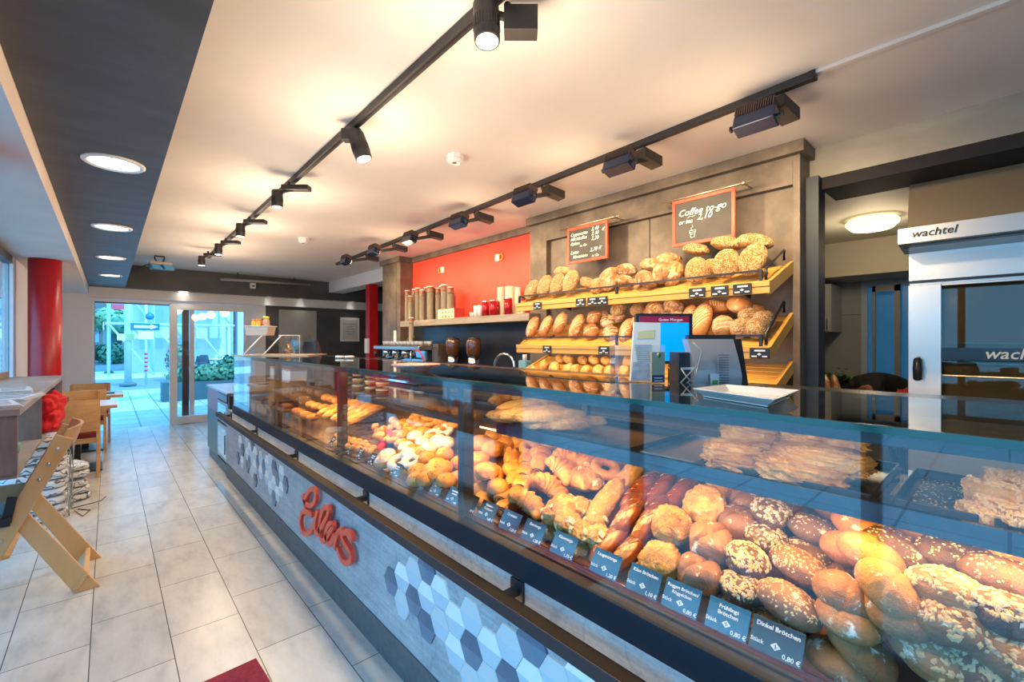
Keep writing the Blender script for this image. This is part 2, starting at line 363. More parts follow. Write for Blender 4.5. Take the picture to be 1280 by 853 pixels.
# bag rail with brackets
MB().box(.853, .893, Y0, 5.69, .7125, .7145).ob('bag_rail_top', P('rail_top_black', (.003, .004, .006), .5, spec=.2), ct)
br = MB().box(.850, .892, Y0, 5.69, .674, .713).ob('bag_rail', P('bag_rail_bronze', (.055, .036, .036), .5, col2=(.065, .043, .042), nscale=3, spec=.2), ct, .002)
for y in (1.03, 2.14, 3.25, 4.36, 5.45):
    MB().box(.892, .945, y-.012, y+.012, .685, .708).box(.945, .956, y-.028, y+.028, .665, .73).ob('rail_bracket', black, ct, .001)
ledm = P('led_strip', (1, .8, .5), .4, emit=(1, .68, .32), estr=2.5)
MB().box(.925, .935, Y0, 5.6, .655, .66).ob('light_strip', ledm, ct)
lights_area('rail_led', (.928, 2.0, .664), (pi, radians(-25), 0), .012, 7.0, .3, WARM)
# body shell of the case: deck, back wall, posts
inner = P('case_interior_brown', (.10, .055, .045), .4)
MB().prism([(1.03, .80), (1.70, 1.06), (1.70, 1.045), (1.03, .785)], lambda a, b, d: (a, d, b), Y0, Y1).ob('bread_deck', inner, ct)
MB().box(1.0, 1.035, Y0, Y1, .79, .823).ob('inner_sill', P('sill_plum', (.05, .018, .055), .5, spec=.2), ct)
MB().box(1.012, 1.016, Y0, Y1, .823, .828).ob('card_channel', chrome, ct)
MB().box(1.70, 1.75, Y0, 5.69, .735, 1.02).ob('rear_wall', P('case_steel_dark', (.12, .12, .13), .3, .6), ct)
for y in (.17, 1.384, 2.595, 3.932, 5.27):
    if y == .17: continue
    MB().box(.985, 1.035, y-.018, y+.018, .80, 1.318).ob('glass_post', P('post_anthracite', (.014, .014, .016), .45), ct, .002)
MB().box(1.02, 1.06, 1.366, 1.402, 1.29, 1.318).ob('post_head', black, ct)
# front panes
for k, (a, b) in enumerate(((-1.6, -.317), (-.313, .893), (.897, 1.457), (1.461, 2.761), (2.765, 4.065), (4.069, 5.31))):
    if k in (1, 2):
        if k == 1: MB().box(.952, .960, -.313, 1.457, .762, 1.322).ob('front_glass', glass_front, ct)
        continue
    MB().box(.952, .960, a, b, .762, 1.322).ob('front_glass', glass_front, ct)
MB().box(.952, 1.70, 5.302, 5.31, .80, 1.322).ob('end_glass', glass, ct)
# top slab, with green edge strip
slab = MB().box(.955, 1.49, Y0, Y1+.06, ZS-.012, ZS).ob('top_glass', glass_top, ct)
MB().box(.945, .955, Y0, Y1+.06, ZS-.013, ZS).ob('green_glass_edge', glass_edge, ct)
MB().box(.965, .995, Y0, Y1, ZS-.035, ZS-.0125).box(1.46, 1.48, Y0, Y1, ZS-.035, ZS-.0125).ob('top_frame', black, ct)
MB().box(1.49, 1.76, Y0, 5.69, 1.29, ZS-.014).ob('rear_ledge', P('ledge_dark', (.04, .04, .043), .2), ct)
for y in (-.4, 1.384, 2.595, 3.932, 5.27): MB().box(1.72, 1.75, y-.015, y+.015, 1.02, 1.29).ob('rear_post', black, ct)
# middle glass shelf, its front profile, LED strips
MB().box(1.10, 1.50, Y0, 1.37, 1.142, 1.150).box(1.10, 1.50, 1.40, 2.58, 1.142, 1.150).box(1.10, 1.5, 2.61, 3.92, 1.142, 1.150).ob('middle_glass_shelf', glass, ct)
MB().box(1.09, 1.105, Y0, 1.30, 1.128, 1.165).ob('shelf_profile', P('profile_blue_black', (.004, .02, .045), .12, spec=.9), ct)
MB().box(1.09, 1.105, 1.42, 2.58, 1.128, 1.15).box(1.09, 1.105, 2.62, 3.90, 1.128, 1.15).ob('shelf_profile', P('profile_black', (.03, .03, .035), .3), ct)
MB().box(1.12, 1.13, Y0, 3.9, 1.124, 1.128).ob('light_strip', ledm, ct)
# far end cabinet with drawers
blueend = P('end_panel_blue_grey', (.16, .24, .30), .4)
# end cabinet: top, lilac upper cladding, steel-blue lower cladding, two glazed doors
e0, e1 = 5.69, 7.05
em = 6.33
MB().box(1.0, 1.75, e0, e1, .10, .62).box(1.0, 1.75, e0, em, .62, .885).ob('end_cabinet', blueend, ct, .003)
MB().box(.955, 1.78, e0, e1+.02, .885, .905).ob('end_worktop', P('stone_worktop', (.13, .11, .09), .2, col2=(.2, .18, .15), nscale=20), ct)
MB().box(.965, 1.70, em, e1, .62, .884).ob('lilac_cladding', P('lilac_panel', (.36, .26, .46), .4), ct, .002)
MB().box(.965, 1.0, em, e1, .10, .618).ob('blue_cladding', P('steel_blue_panel', (.10, .22, .30), .4), ct, .002)
MB().box(.97, 1.6, e0, e1-.1, 0, .10).ob('end_plinth', P('plinth_blue', (.05, .12, .17), .4), ct)
MB().box(.957, 1.0, e0+.02, em-.01, .80, .875).ob('drawer_front', P('drawer_plum', (.10, .03, .05), .3), ct, .002)
for z0, z1 in ((.13, .52), (.55, .78)):
    MB().box(.965, .99, e0+.03, em-.01, z0, z1).ob('cabinet_door', P('door_frame_grey', (.35, .42, .48), .35), ct, .003)
    MB().box(.960, .966, e0+.08, em-.05, z0+.04, z1-.03).ob('door_window', P('door_mirror_pane', (.62, .72, .8), .06, .6), ct)
    MB().cyl((.945, e0+.06, z0+.10), (.945, e0+.06, z1-.08), .006).ob('door_handle', black, ct)
MB().box(.965, 1.0, 5.62, 5.69, .15, .88).ob('end_profile', black, ct)

# hexagon relief on the front panel
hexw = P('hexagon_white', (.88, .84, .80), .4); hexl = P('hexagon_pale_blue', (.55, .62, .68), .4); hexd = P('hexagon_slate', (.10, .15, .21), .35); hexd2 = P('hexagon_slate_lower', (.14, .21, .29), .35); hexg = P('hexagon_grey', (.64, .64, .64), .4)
def hexes(cells, name):
    m = MB(); s = .0660
    for (y, z, kind) in cells:
        pt = [(y+s*cos(radians(60*k)), z+s*sin(radians(60*k))) for k in range(6)]
        x0, x1 = .955, .947
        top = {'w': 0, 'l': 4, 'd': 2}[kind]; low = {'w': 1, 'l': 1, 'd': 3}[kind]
        # folded face: ridge from left vertex to centre to lower-right corner
        c = (x1-.006, y, z+.004)
        V = [(x1, a, b) for a, b in pt]+[c]+[(x0, a, b) for a, b in pt]
        n = 7
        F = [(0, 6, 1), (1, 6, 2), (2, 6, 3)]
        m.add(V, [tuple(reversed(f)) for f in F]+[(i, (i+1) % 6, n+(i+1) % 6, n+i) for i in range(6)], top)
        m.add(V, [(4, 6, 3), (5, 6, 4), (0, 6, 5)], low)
    return m.ob(name, [hexw, hexl, hexd, hexd2, hexg], ct)
A = []
for (i, z, k) in [(0, .387, 'd'), (1, .446, 'w'), (2, .505, 'l'), (3, .563, 'd'), (1, .330, 'l'), (2, .388, 'd'), (3, .446, 'w'), (4, .505, 'w'), (3, .330, 'd'), (4, .388, 'l'), (5, .446, 'w'), (6, .505, 'l'), (5, .330, 'w'), (6, .388, 'd'), (7, .446, 'w'), (8, .505, 'l'), (9, .563, 'd'), (6, .272, 'l'), (7, .330, 'l'), (8, .388, 'd'), (9, .446, 'w'), (10, .505, 'l'), (8, .272, 'w'), (9, .330, 'w'), (10, .388, 'd'), (11, .446, 'l'), (11, .563, 'w'), (12, .505, 'w')]:
    A.append((1.870-.1003*i, z, k))
hexes(A, 'hexagon_relief')
def hx(cx, cy): return onX(290+cx/8.53, 545+cy/8.53, .95)
B = []; seen = set()
ref = onX(290+447/8.53, 545+665/8.53, .95)
for k, L in (('d', [(108, 160), (65, 245), (163, 330), (188, 290), (215, 130), (245, 480), (273, 290), (338, 345), (443, 350), (483, 460), (567, 525), (447, 665)]), ('w', [(85, 60), (115, 290), (160, 180), (190, 120), (250, 170), (240, 310), (305, 360), (373, 260), (370, 420), (440, 460), (405, 540), (523, 380), (525, 530), (485, 660)]), ('l', [(320, 220), (150, 100), (210, 220), (405, 420), (540, 620), (410, 300), (210, 370), (450, 560), (490, 580)])):
    for c in L:
        p = hx(*c); i = round((p[1]-ref[1])/.1003); j = round((p[2]-ref[2])/.0583)
        if (i+j) % 2: j += 1 if (p[2]-ref[2])/.0583 > j else -1
        if (i, j) in seen: continue
        seen.add((i, j)); z = ref[2]+j*.0583
        if .21 < z < .60: B.append((ref[1]+i*.1003, z, k))
hexes(B, 'hexagon_relief')

# red script lettering standing off the panel
def stroke(m, pts, w, x0, x1, sub=6):
    P2 = [onX(370+a/7.75, 600+b/7.75, .93)[1:] for a, b in pts]
    # Catmull-Rom
    Q = []
    n = len(P2)
    for i in range(n-1):
        p0, p1, p2, p3 = P2[max(i-1, 0)], P2[i], P2[i+1], P2[min(i+2, n-1)]
        for k in range(sub):
            t = k/sub
            Q.append(tuple(.5*((2*p1[j])+(-p0[j]+p2[j])*t+(2*p0[j]-5*p1[j]+4*p2[j]-p3[j])*t*t+(-p0[j]+3*p1[j]-3*p2[j]+p3[j])*t**3) for j in (0, 1)))
    Q.append(P2[-1])
    L, R = [], []
    for i, q in enumerate(Q):
        a = Q[max(i-1, 0)]; b = Q[min(i+1, len(Q)-1)]
        d = Vector((b[0]-a[0], b[1]-a[1])).normalized(); nrm = Vector((-d.y, d.x))*w/2
        L.append((q[0]+nrm.x, q[1]+nrm.y)); R.append((q[0]-nrm.x, q[1]-nrm.y))
    vs = []; fs = []
    for a, b in zip(L, R): vs += [(x0, *a), (x0, *b), (x1, *a), (x1, *b)]
    for i in range(len(Q)-1):
        o = i*4; fs += [(o, o+4, o+5, o+1), (o+2, o+3, o+7, o+6), (o, o+2, o+6, o+4), (o+1, o+5, o+7, o+3)]
    e = (len(Q)-1)*4; fs += [(0, 1, 3, 2), (e, e+2, e+3, e+1)]
    m.add(vs, fs, 0)
red_l = P('red_lettering', (.97, .08, .04), .35, coat=.2)
lt = MB()
S = [
 [(80, 140), (92, 190), (125, 235), (165, 245), (200, 205), (208, 130), (185, 88), (150, 100), (120, 150), (102, 210), (105, 270), (135, 315), (175, 330)],
 [(175, 335), (130, 310), (85, 305), (62, 360), (62, 440), (85, 505), (125, 520), (160, 490), (180, 455), (200, 400), (225, 300)],
 [(228, 300), (205, 400), (205, 480), (225, 520), (250, 480), (300, 400), (335, 310), (325, 262), (290, 275), (262, 350), (245, 450), (255, 540), (280, 590), (310, 560), (350, 500), (378, 450), (372, 425), (345, 425), (318, 480), (312, 560), (335, 618), (365, 600), (395, 530)],
 [(400, 530), (400, 670)], [(402, 600), (425, 520), (445, 490), (475, 482)],
 [(560, 590), (555, 540), (520, 505), (480, 510), (470, 550), (500, 620), (545, 690), (555, 760), (525, 800), (480, 780), (445, 720), (425, 650)],
]
for k, s_ in enumerate(S): stroke(lt, s_, .030, .915-.0006*k, .935)
lt.ob('shop_lettering', red_l, ct)
for yz in (onX(385, 645, .95), onX(412, 668, .95), onX(437, 690, .95)):
    MB().cyl((.934, yz[1], yz[2]), (.956, yz[1], yz[2]), .006, n=8).ob('lettering_stud', steel, ct)
# ---- slate bread wall with its sloping oak shelves
YR, YL = .87, 3.27
yl = onX(683, 330, 3.19)[1]; yr = onX(991, 330, 3.19)[1]; ys = onX(808, 330, 3.19)[1]
bw = thing('bread_wall', (3.3, 2.07, 0), 'dark slate-look panelled back wall carrying the oak bread shelves', 'wall panel')
MB().box(3.24, 3.42, YR, YL, 0, ZC-.001).ob('recess_board', slate_m, bw)
MB().box(3.19, 3.24, yl, YL, 0, 2.645).box(3.19, 3.24, YR, yr, 0, 2.645).box(3.19, 3.24, yr, yl, 2.46, 2.645).ob('face_frame', slate_m, bw, .002)
MB().box(3.15, 3.42, YR-.03, YL+.02, 2.645, ZC-.002).ob('cornice', slate_m, bw, .002)
MB().box(3.236, 3.2405, ys-.003, ys+.003, 0, 2.46).box(3.236, 3.2405, yr, yr+.004, 0, 2.46).box(3.187, 3.19, YR, YL, 2.638, 2.643).ob('joint_line', slate_dk, bw)
MB().box(3.30, 3.45, YR-.07, YR-.002, 0, 2.515).ob('steel_jamb', P('jamb_steel', (.02, .032, .05), .5, .2), bw)
# lintel
MB().box(3.37, 3.72, -3.2, YR-.07, 2.44, 2.515).ob('opening_lintel', P('lintel_dark', (.02, .018, .02), .7, spec=.2)).__setitem__('kind', 'structure')
bpy.data.objects['opening_lintel'].name = 'trim_8'
# niche
MB().box(3.40, 3.42, YL, 6.0, 1.70, ZC).ob('wall_niche', red_m).__setitem__('kind', 'structure')
MB().box(3.40, 3.42, YL, 6.0, 0, 1.70).ob('wall_splash', P('splash_blue_black', (.02, .028, .04), .3, col2=(.035, .04, .055), nscale=4)).__setitem__('kind', 'structure')
MB().box(3.36, 3.42, YL, 6.0, 2.645, ZC-.001).ob('trim_9', slate_m).__setitem__('kind', 'structure')
pl = MB().box(3.19, 3.42, 6.0, 6.57, 0, 2.645).box(3.15, 3.42, 5.96, 6.6, 2.645, ZC-.001).ob('slate_pillar', slate_m); tag(pl, 'square slate-look pillar with cornice at the far end of the red niche', 'pillar')
MB().box(3.188, 3.19, 6.12, 6.125, 0, 2.64).ob('joint_line', slate_dk, pl)
for nm, px, py, s in (('left', 553.5, 337.5, -1), ('right', 622, 322.5, 1)):
    c = onX(px, py, 3.39)
    t = thing('wall_outlet', c, 'white square wall outlet with an orange ring on the %s of the red wall' % nm, 'outlet', 'outlets on the red wall')
    MB().box(3.378, 3.40, c[1]-.035, c[1]+.035, c[2]-.04, c[2]+.04).ob('cover_plate', whiteplast, t, .003)
    yy = c[1]-.065*s
    MB().tube([(3.385, yy+.03*cos(a*pi/8), c[2]+.035*sin(a*pi/8)) for a in range(17)], .008, 6).ob('orange_ring', P('orange_plastic', (.85, .38, .05), .4), t)
# red square column and dispenser
rc = MB().box(3.44, 3.60, 7.60, 7.76, 0, 2.49).ob('square_column', redcol_m, bevel=.003); tag(rc, 'dark red square column standing beyond the coffee machine', 'column')
MB().box(3.40, 3.438, 7.60, 7.72, 1.26, 1.52).ob('paper_sheet', paper, rc)

# ---- sloping shelves
def shelf(k, zf, zb, label):
    y0, y1 = .906, 3.02; xf, xb = 2.77, 3.19
    t = thing('bread_shelf', ((xf+xb)/2, 1.96, zf), label, 'shelf', 'sloping oak bread shelves')
    sl = (zb-zf)/(xb-xf)
    m = MB()
    for i in range(7):   # slatted tray
        a = xf+.025+i*.056; b = a+.048
        za, zb_ = zf-.02+(a-xf)*sl, zf-.02+(b-xf)*sl
        m.prism([(a, za), (b, zb_), (b, zb_-.014), (a, za-.014)], lambda p, q, d: (p, d, q), y0+.02, y1)
    m.ob('slatted_tray', shelfwood, t)
    MB().box(xf, xf+.024, y0, y1, zf-.032, zf).box(xf+.004, xf+.022, y0, y1, zf-.072, zf-.034).ob('front_fascia', shelfwood, t, .0015)
    for ya in (y0, y1-.022): MB().prism([(xf+.024, zf), (xb, zb), (xb, zb-.078), (xf+.024, zf-.078)], lambda p, q, d: (p, d, q), ya, ya+.022).ob('end_panel', shelfwood, t, .0015)
    if k < 3:
        MB().box(xf+.03, xf+.042, y0+.03, y1-.03, zf-.064, zf-.058).ob('light_strip', ledm, t); lights_area('added_shelf_fill', (xf+.036, (y0+y1)/2, zf-.067), (0, radians(-28), 0), .012, y1-y0-.1, 4.5, WARM)  # strip and lamp added under the shelf to brighten the bread below
    zr = zf+.062
    if k < 3:
        m = MB().box(xf+.025, xf+.037, y0+.05, y1, zr-.004, zr+.008)
        for y in (y0+.055, 1.95, y1-.01): m.box(xf+.022, xf+.04, y-.008, y+.008, zf-.01, zr+.004)
        m.ob('guard_rail', black, t)
        m = MB().tube([(xf+.05, y0+.035, zf+.01), (xf+.05, y0+.035, zr+.012), (xb-.06, y0+.035, zb+.065), (xb-.06, y0+.035, zb+.0)], .009, 4)
        m.tube([(xf+.04, y1-.015, zr), (xf+.12, y1-.015, zf+.05)], .007, 4)
        m.ob('end_rail', black, t)
    else:
        MB().box(xf+.02, xf+.032, y0+.05, y1, zf+.008, zf+.02).ob('guard_rail', black, t)
    for ya in (y0+.25, y1-.3): MB().prism([(xb-.30, zb-.15), (xb, zb-.05), (xb, zb-.22)], lambda p, q, d: (p, d, q), ya, ya+.012).ob('support_bracket', black, t)
    return t
SH = {1: (1.82, 1.978), 2: (1.444, 1.655), 3: (1.185, 1.35)}
shelf(1, *SH[1], 'topmost sloping oak shelf, holding upright oat-crusted and rustic loaves')
shelf(2, *SH[2], 'middle sloping oak shelf, holding scored batards and seeded round loaves')
shelf(3, *SH[3], 'lowest sloping oak shelf, holding small golden rolls above the counter')
# steel ledge and sensor below the shelves at right
o = MB().box(3.0, 3.19, .95, 2.6, 1.10, 1.125).ob('steel_ledge', steel); tag(o, 'narrow steel ledge on the slate wall below the lowest oak shelf', 'ledge')
# price tags on the fascias
def fascia_tag(px, zf, label):
    y = onX(px, 400, 2.768)[1]; w = .048 if px < 860 else .052
    t = MB().box(2.762, 2.769, y-w, y+w, zf-.068, zf-.008).ob('price_tag', tagblack, bevel=.001); tag(t, label, 'price tag', 'black price tags on the oak shelves')
    m = MB()
    m.box(2.7605, 2.762, y-w*.6, y+w*.5, zf-.028, zf-.018).box(2.7605, 2.762, y+w*.25, y+w*.8, zf-.060, zf-.052).box(2.7605, 2.762, y-w*.8, y-w*.3, zf-.060, zf-.052)
    m.prism([(y-.012, zf-.044), (y, zf-.036), (y+.012, zf-.044), (y, zf-.052)], lambda a, b, d: (d, a, b), 2.7605, 2.762)
    m.ob('chalk_marks', tagwhite, t)
def tags(pxs, zf, words_):
    for i, px in enumerate(pxs): fascia_tag(px, zf, words_ % ORD[i])
tags([672, 726, 741, 753, 871.5, 899.7, 928], 1.82, 'black price tag on the topmost oak shelf edge, %s from the left')
tags([684, 755, 949.5], 1.444, 'black price tag on the middle oak shelf edge, %s from the left')
tags([684, 755], 1.178, 'black price tag on the lowest oak shelf edge, %s from the left')

# ---- hanging chalkboards
frame_red = P('chalkboard_frame_red', (.75, .07, .03), .4); slate_b = P('chalkboard_black', (.03, .03, .03), .6, col2=(.055, .05, .045), nscale=6)
chalk = P('chalk_white', (.85, .85, .82), .8)
def board(y0, y1, z0, z1, label, lines, extra=None):
    x = 3.05; t = thing('chalkboard', (x, (y0+y1)/2, z0), label, 'chalkboard')
    f = .022
    MB().box(x-.006, x+.012, y0, y1, z0, z0+f).box(x-.006, x+.012, y0, y1, z1-f, z1).box(x-.006, x+.012, y0, y0+f, z0+f, z1-f).box(x-.006, x+.012, y1-f, y1, z0+f, z1-f).ob('red_frame', frame_red, t, .002)
    MB().box(x, x+.008, y0+f, y1-f, z0+f, z1-f).ob('writing_panel', slate_b, t)
    m = MB()
    for txt, a, b, s in lines:   # a from the left edge (larger Y), b from the top
        m.text(txt, (x-.001, y1-a, z1-b), (0, -1, 0), (0, 0, 1), s, 0, .0004, 'LEFT', .35, .004)
    if extra: extra(m, x-.001)
    m.ob('chalk_writing', chalk, t)
    MB().cyl((x+.004, y0-.11, z1+.012), (x+.004, y1+.09, z1+.012), .007, n=8).cyl((3.19, y0-.05, z1+.012), (x, y0-.05, z1+.012), .006, n=8).cyl((3.19, y1+.04, z1+.012), (x, y1+.04, z1+.012), .006, n=8).lathe([(.016, -.01), (.016, .01)], 12, (x+.004, y0-.05, z1+.012)).ob('hanging_rod', P('brass_rod', (.6, .5, .35), .3, .9), t)
board(2.21, 2.645, 2.158, 2.474, 'red-framed chalkboard with Cappuccino and Latte prices, left of the two above the bread', [
    ('Cappuccino', .035, .075, .040), ('2,40', .265, .06, .044), ('Milchkaffee', .035, .115, .040), ('2,40', .265, .10, .044), ('€', .372, .085, .044), ('Kakao', .035, .155, .040), ('2,20', .265, .14, .044), ('to Go', .14, .178, .03),
    ('Latte', .035, .232, .044), ('Macchiato', .06, .272, .040), ('2,70 €', .25, .235, .044), ('to Go', .27, .283, .03)])
def cup(m, x):
    yc, zc = 1.49, 2.205
    def ln(p, q): m.tube([(x-.001, *p), (x-.001, *q)], .0022, 4)
    ln((yc+.022, zc+.05), (yc-.022, zc+.05)); ln((yc+.022, zc+.05), (yc+.022, zc+.038)); ln((yc-.022, zc+.05), (yc-.022, zc+.038)); ln((yc+.024, zc+.036), (yc-.024, zc+.036))
    ln((yc+.019, zc+.036), (yc+.013, zc)); ln((yc-.019, zc+.036), (yc-.013, zc)); ln((yc+.013, zc), (yc-.013, zc)); ln((yc+.017, zc+.022), (yc-.017, zc+.022))
    m.tube([(x-.001, yc+.004, zc+.056), (x-.001, yc+.012, zc+.066), (x-.001, yc-.004, zc+.076), (x-.001, yc+.004, zc+.088)], .002, 4)
    m.tube([(x-.001, 1.53, 2.345), (x-.001, 1.51, 2.358), (x-.001, 1.49, 2.35), (x-.001, 1.47, 2.358)], .002, 4)
    m.tube([(x-.001, 1.36, 2.372), (x-.001, 1.34, 2.382), (x-.001, 1.31, 2.378)], .002, 4)
board(1.203, 1.64, 2.156, 2.486, 'red-framed chalkboard reading Coffee to go with a drawn cup, right of the two', [
    ('Coffee to go', .04, .12, .066), ('or tea', .045, .175, .042), ('2,10', .18, .165, .06)], cup)

# ---- shelf in the red niche
o = MB().box(3.04, 3.40, 3.26, 5.72, 1.675, 1.75).box(3.04, 3.19, 3.13, 3.26, 1.675, 1.75).ob('niche_shelf', P('shelf_travertine', (.27, .225, .17), .5, col2=(.37, .315, .25), nscale=9, stretch=(1, .4, 3)), bevel=.002); tag(o, 'thick beige stone-look shelf on the red wall holding cups and tins', 'shelf')
# ---- back counter below
o = MB().box(2.80, 3.40, 3.27, 6.0, .88, .92).ob('back_worktop', P('worktop_dark', (.05, .045, .04), .3)); tag(o, 'dark worktop of the back counter under the coffee machine', 'worktop')
t = thing('base_cabinet', (3.1, 4.6, 0), 'dark base cabinets under the coffee machine worktop', 'cabinet')
MB().box(2.85, 3.40, 3.27, 6.0, .08, .88).ob('carcass', P('cabinet_dark', (.04, .04, .045), .4), t)
for i in range(4): MB().box(2.83, 2.848, 3.29+i*.68, 3.94+i*.68, .1, .86).ob('cabinet_front', P('cabinet_front_dark', (.05, .05, .055), .4), t, .002)
o = MB().box(2.78, 3.145, .95, 3.2, .88, .92).ob('bread_worktop', P('worktop_dark_b', (.07, .06, .05), .3)); tag(o, 'dark worktop below the oak bread shelves', 'worktop')
o = MB().box(2.80, 3.14, .97, 3.1, 0, .88).ob('bread_base_cabinet', P('cabinet_dark_b', (.04, .04, .045), .4)); tag(o, 'dark base cabinet under the bread shelves', 'cabinet')

# ---- kitchen beyond the opening
kc = P('kitchen_ceiling_paint', (.55, .52, .45), .7)
o = MB().box(3.7, 8.0, -3.2, 3.2, 2.58, 2.66).ob('ceiling_kitchen', kc); struct(o)
o = MB().box(6.1, 8.0, -3.2, 3.2, 2.20, 2.58).ob('trim_10', P('kitchen_beige', (.52, .47, .36), .6)); struct(o)
wt = tilemat('kitchen_wall_tile', .33, .9, (.40, .39, .36), (.46, .45, .42), (.2, .19, .17), rough=.35, bond=0, gap=.004, coord='Object')
m, nt = wt, wt.node_tree
for n in nt.nodes:
    if n.type == 'MAPPING' and abs(n.inputs['Rotation'].default_value[2]) > 1: n.inputs['Rotation'].default_value = (pi/2, 0, pi/2)
wy0 = onX(1130, 400, 6.8)[1]; wy1 = onX(1077, 400, 6.8)[1]
o = MB().box(6.8, 6.9, wy1, 3.2, 0, 2.20).box(6.8, 6.9, -3.2, wy0-.5, 0, 2.20).box(6.8, 6.9, wy0-.5, wy1, 0, .9).ob('wall_kitchen', wt); struct(o)
w2 = MB().box(6.77, 6.84, wy1-.06, wy1, .9, 2.20).box(6.77, 6.84, wy0-.5, wy1-.06, .9, .96).box(6.77, 6.84, wy0-.5, wy1-.06, 2.12, 2.20).ob('window_2', P('window_frame_blue_white', (.55, .62, .7), .4)); struct(w2)
MB().box(6.83, 6.84, wy0-.5, wy1-.06, .96, 2.12).ob('window_pane', P('frosted_pane', (.05, .20, .38), .3, emit=(.02, .15, .34), estr=.35), w2)
ta = MB().box(6.68, 6.72, wy0+.02, wy0+.07, .9, 2.16).box(6.68, 6.72, wy0+.02, wy1-.12, 2.05, 2.12).box(6.68, 6.72, wy1-.15, wy1-.12, .9, 2.12).ob('window_sash', P('sash_grey', (.35, .34, .3), .4)); struct(ta)
o = MB().box(3.6, 8.0, 3.2, 3.3, 0, 2.66).ob('wall_kitchen_side', kc); struct(o)
c = onZ(1090, 281, 2.52)
t = thing('ceiling_lamp', (c[0], c[1], 2.58), 'round flush opal ceiling lamp glowing in the kitchen', 'ceiling light')
MB().lathe([(.10, -.11), (.15, -.10), (.19, -.06), (.195, -.035), (.17, -.01)], 32, (c[0], c[1], 2.58)).ob('opal_shade', P('opal_glow', (.9, .85, .7), .3, emit=(1, .80, .45), estr=1.6), t)
MB().lathe([(.12, -.012), (.12, 0)], 32, (c[0], c[1], 2.58)).ob('ceiling_plate', whiteplast, t)
# ---- deck oven
yo = .435
ov = thing('bakery_oven', (4.3, -.2, 0), 'tall stainless bakery oven with dark glass door and steel hood above', 'oven')
st2 = P('oven_steel', (.60, .60, .58), .35, .85, bump=.03, bscale=120, stretch=(1, 1, 20))
MB().box(3.86, 4.8, -1.3, yo, .55, 1.85).ob('oven_body', st2, ov, .003)
MB().box(3.80, 3.86, yo-.155, yo, .98, 1.83).box(3.80, 3.86, -1.3, yo-.155, 1.815, 1.83).box(3.80, 3.86, -1.3, yo-.155, .98, 1.0).ob('door_surround', st2, ov, .003)
MB().box(3.84, 3.855, -1.3, yo-.155, 1.0, 1.815).ob('door_cavity', P('oven_cavity_lit_tone', (.30, .23, .13), .5, col2=(.46, .36, .22), nscale=3), ov)  # light warm base colour stands in for the oven's inside light
MB().box(3.80, 3.806, -1.3, yo-.155, 1.0, 1.815).ob('door_glass', glassmat('oven_glass', (.62, .60, .55), 1.45), ov)
MB().box(3.797, 3.80, -1.3, yo-.155, 1.36, 1.435).ob('brand_band', P('oven_band', (.012, .012, .012), .2), ov)
fg = P('fan_grille', (.03, .025, .02), .5)
for zc_ in (1.60, 1.22):
    m = MB()
    for i in range(12):
        a = -.19+i*.034; hw = sqrt(max(.0, .2**2-a*a)); m.box(3.83, 3.84, -.38-hw, -.38+hw, zc_+a, zc_+a+.018)
    m.ob('fan_grille', fg, ov)
for zc_ in (1.46, 1.34, 1.08): MB().box(3.822, 3.84, -1.2, yo-.2, zc_, zc_+.006).ob('rack_wire', steel, ov)
MB().tube([(3.80, yo-.05, 1.37), (3.76, yo-.05, 1.36), (3.755, yo-.05, 1.30), (3.76, yo-.05, 1.24), (3.80, yo-.05, 1.235)], [.01, .02, .024, .022, .01], 8).ob('door_handle', black, ov)
m = MB().text('wachtel', (3.796, .10, 1.374), (0, -1, 0), (0, 0, 1), .085, 0, .0005, 'LEFT', .22, .01); m.ob('band_lettering', P('lettering_silver', (.6, .58, .52), .4), ov)
MB().box(3.84, 4.8, -1.3, yo, 1.85, 1.86).ob('top_gap', black, ov)
MB().box(3.83, 4.8, -1.3, yo, 1.86, 2.04).ob('steam_panel', st2, ov, .002)
MB().box(3.56, 4.8, -1.3, yo+.02, 2.06, 2.155).prism([(3.56, 2.06), (3.83, 2.035), (3.83, 2.06)], lambda a, b, d: (a, d, b), -1.3, yo+.02).ob('hood', st2, ov, .002)
MB().box(3.60, 3.82, -1.3, yo, 2.05, 2.056).ob('hood_filter', P('filter_dark', (.04, .045, .05), .4, .4), ov)
MB().prism([(3.6, 2.155), (3.72, 2.58), (4.8, 2.58), (4.8, 2.155)], lambda a, b, d: (a, d, b), -1.3, yo-.02).ob('hood_cowl', P('cowl_brown', (.22, .18, .12), .4, .3), ov)
hy = onX(1139, 303, 3.555)
m = MB().text('wachtel', (3.556, hy[1], 2.092), (0, -1, 0), (0, 0, 1), .062, 0, .0005, 'LEFT', .22, .01); m.ob('hood_lettering', black, ov)
MB().box(3.80, 4.8, -1.3, yo, .05, .93).ob('proofer_base', st2, ov, .003)
for i in range(3): MB().box(3.785, 3.80, .22-i*.3, .30-i*.3, .84, .88).ob('base_handle', black, ov, .003)
# grey wall cabinet in kitchen
q0 = onX(1022, 356, 6.3); q1 = onX(1039, 415, 6.3)
t = thing('wall_cabinet', (6.4, 1.7, 1.5), 'small pale grey wall cabinet at the left of the kitchen tiles', 'cabinet')
MB().box(6.3, 6.79, q1[1], q1[1]+.7, q1[2], q0[2]).ob('cabinet_body', P('cabinet_pale', (.42, .40, .36), .4), t, .004)
MB().box(6.285, 6.299, q1[1]+.012, q1[1]+.69, q1[2]+.012, q0[2]-.012).ob('cabinet_door', P('cabinet_pale_door', (.48, .46, .42), .4), t, .004)
MB().box(6.278, 6.285, q1[1]+.03, q1[1]+.045, q1[2]+.03, q1[2]+.15).ob('cabinet_handle', steel, t)
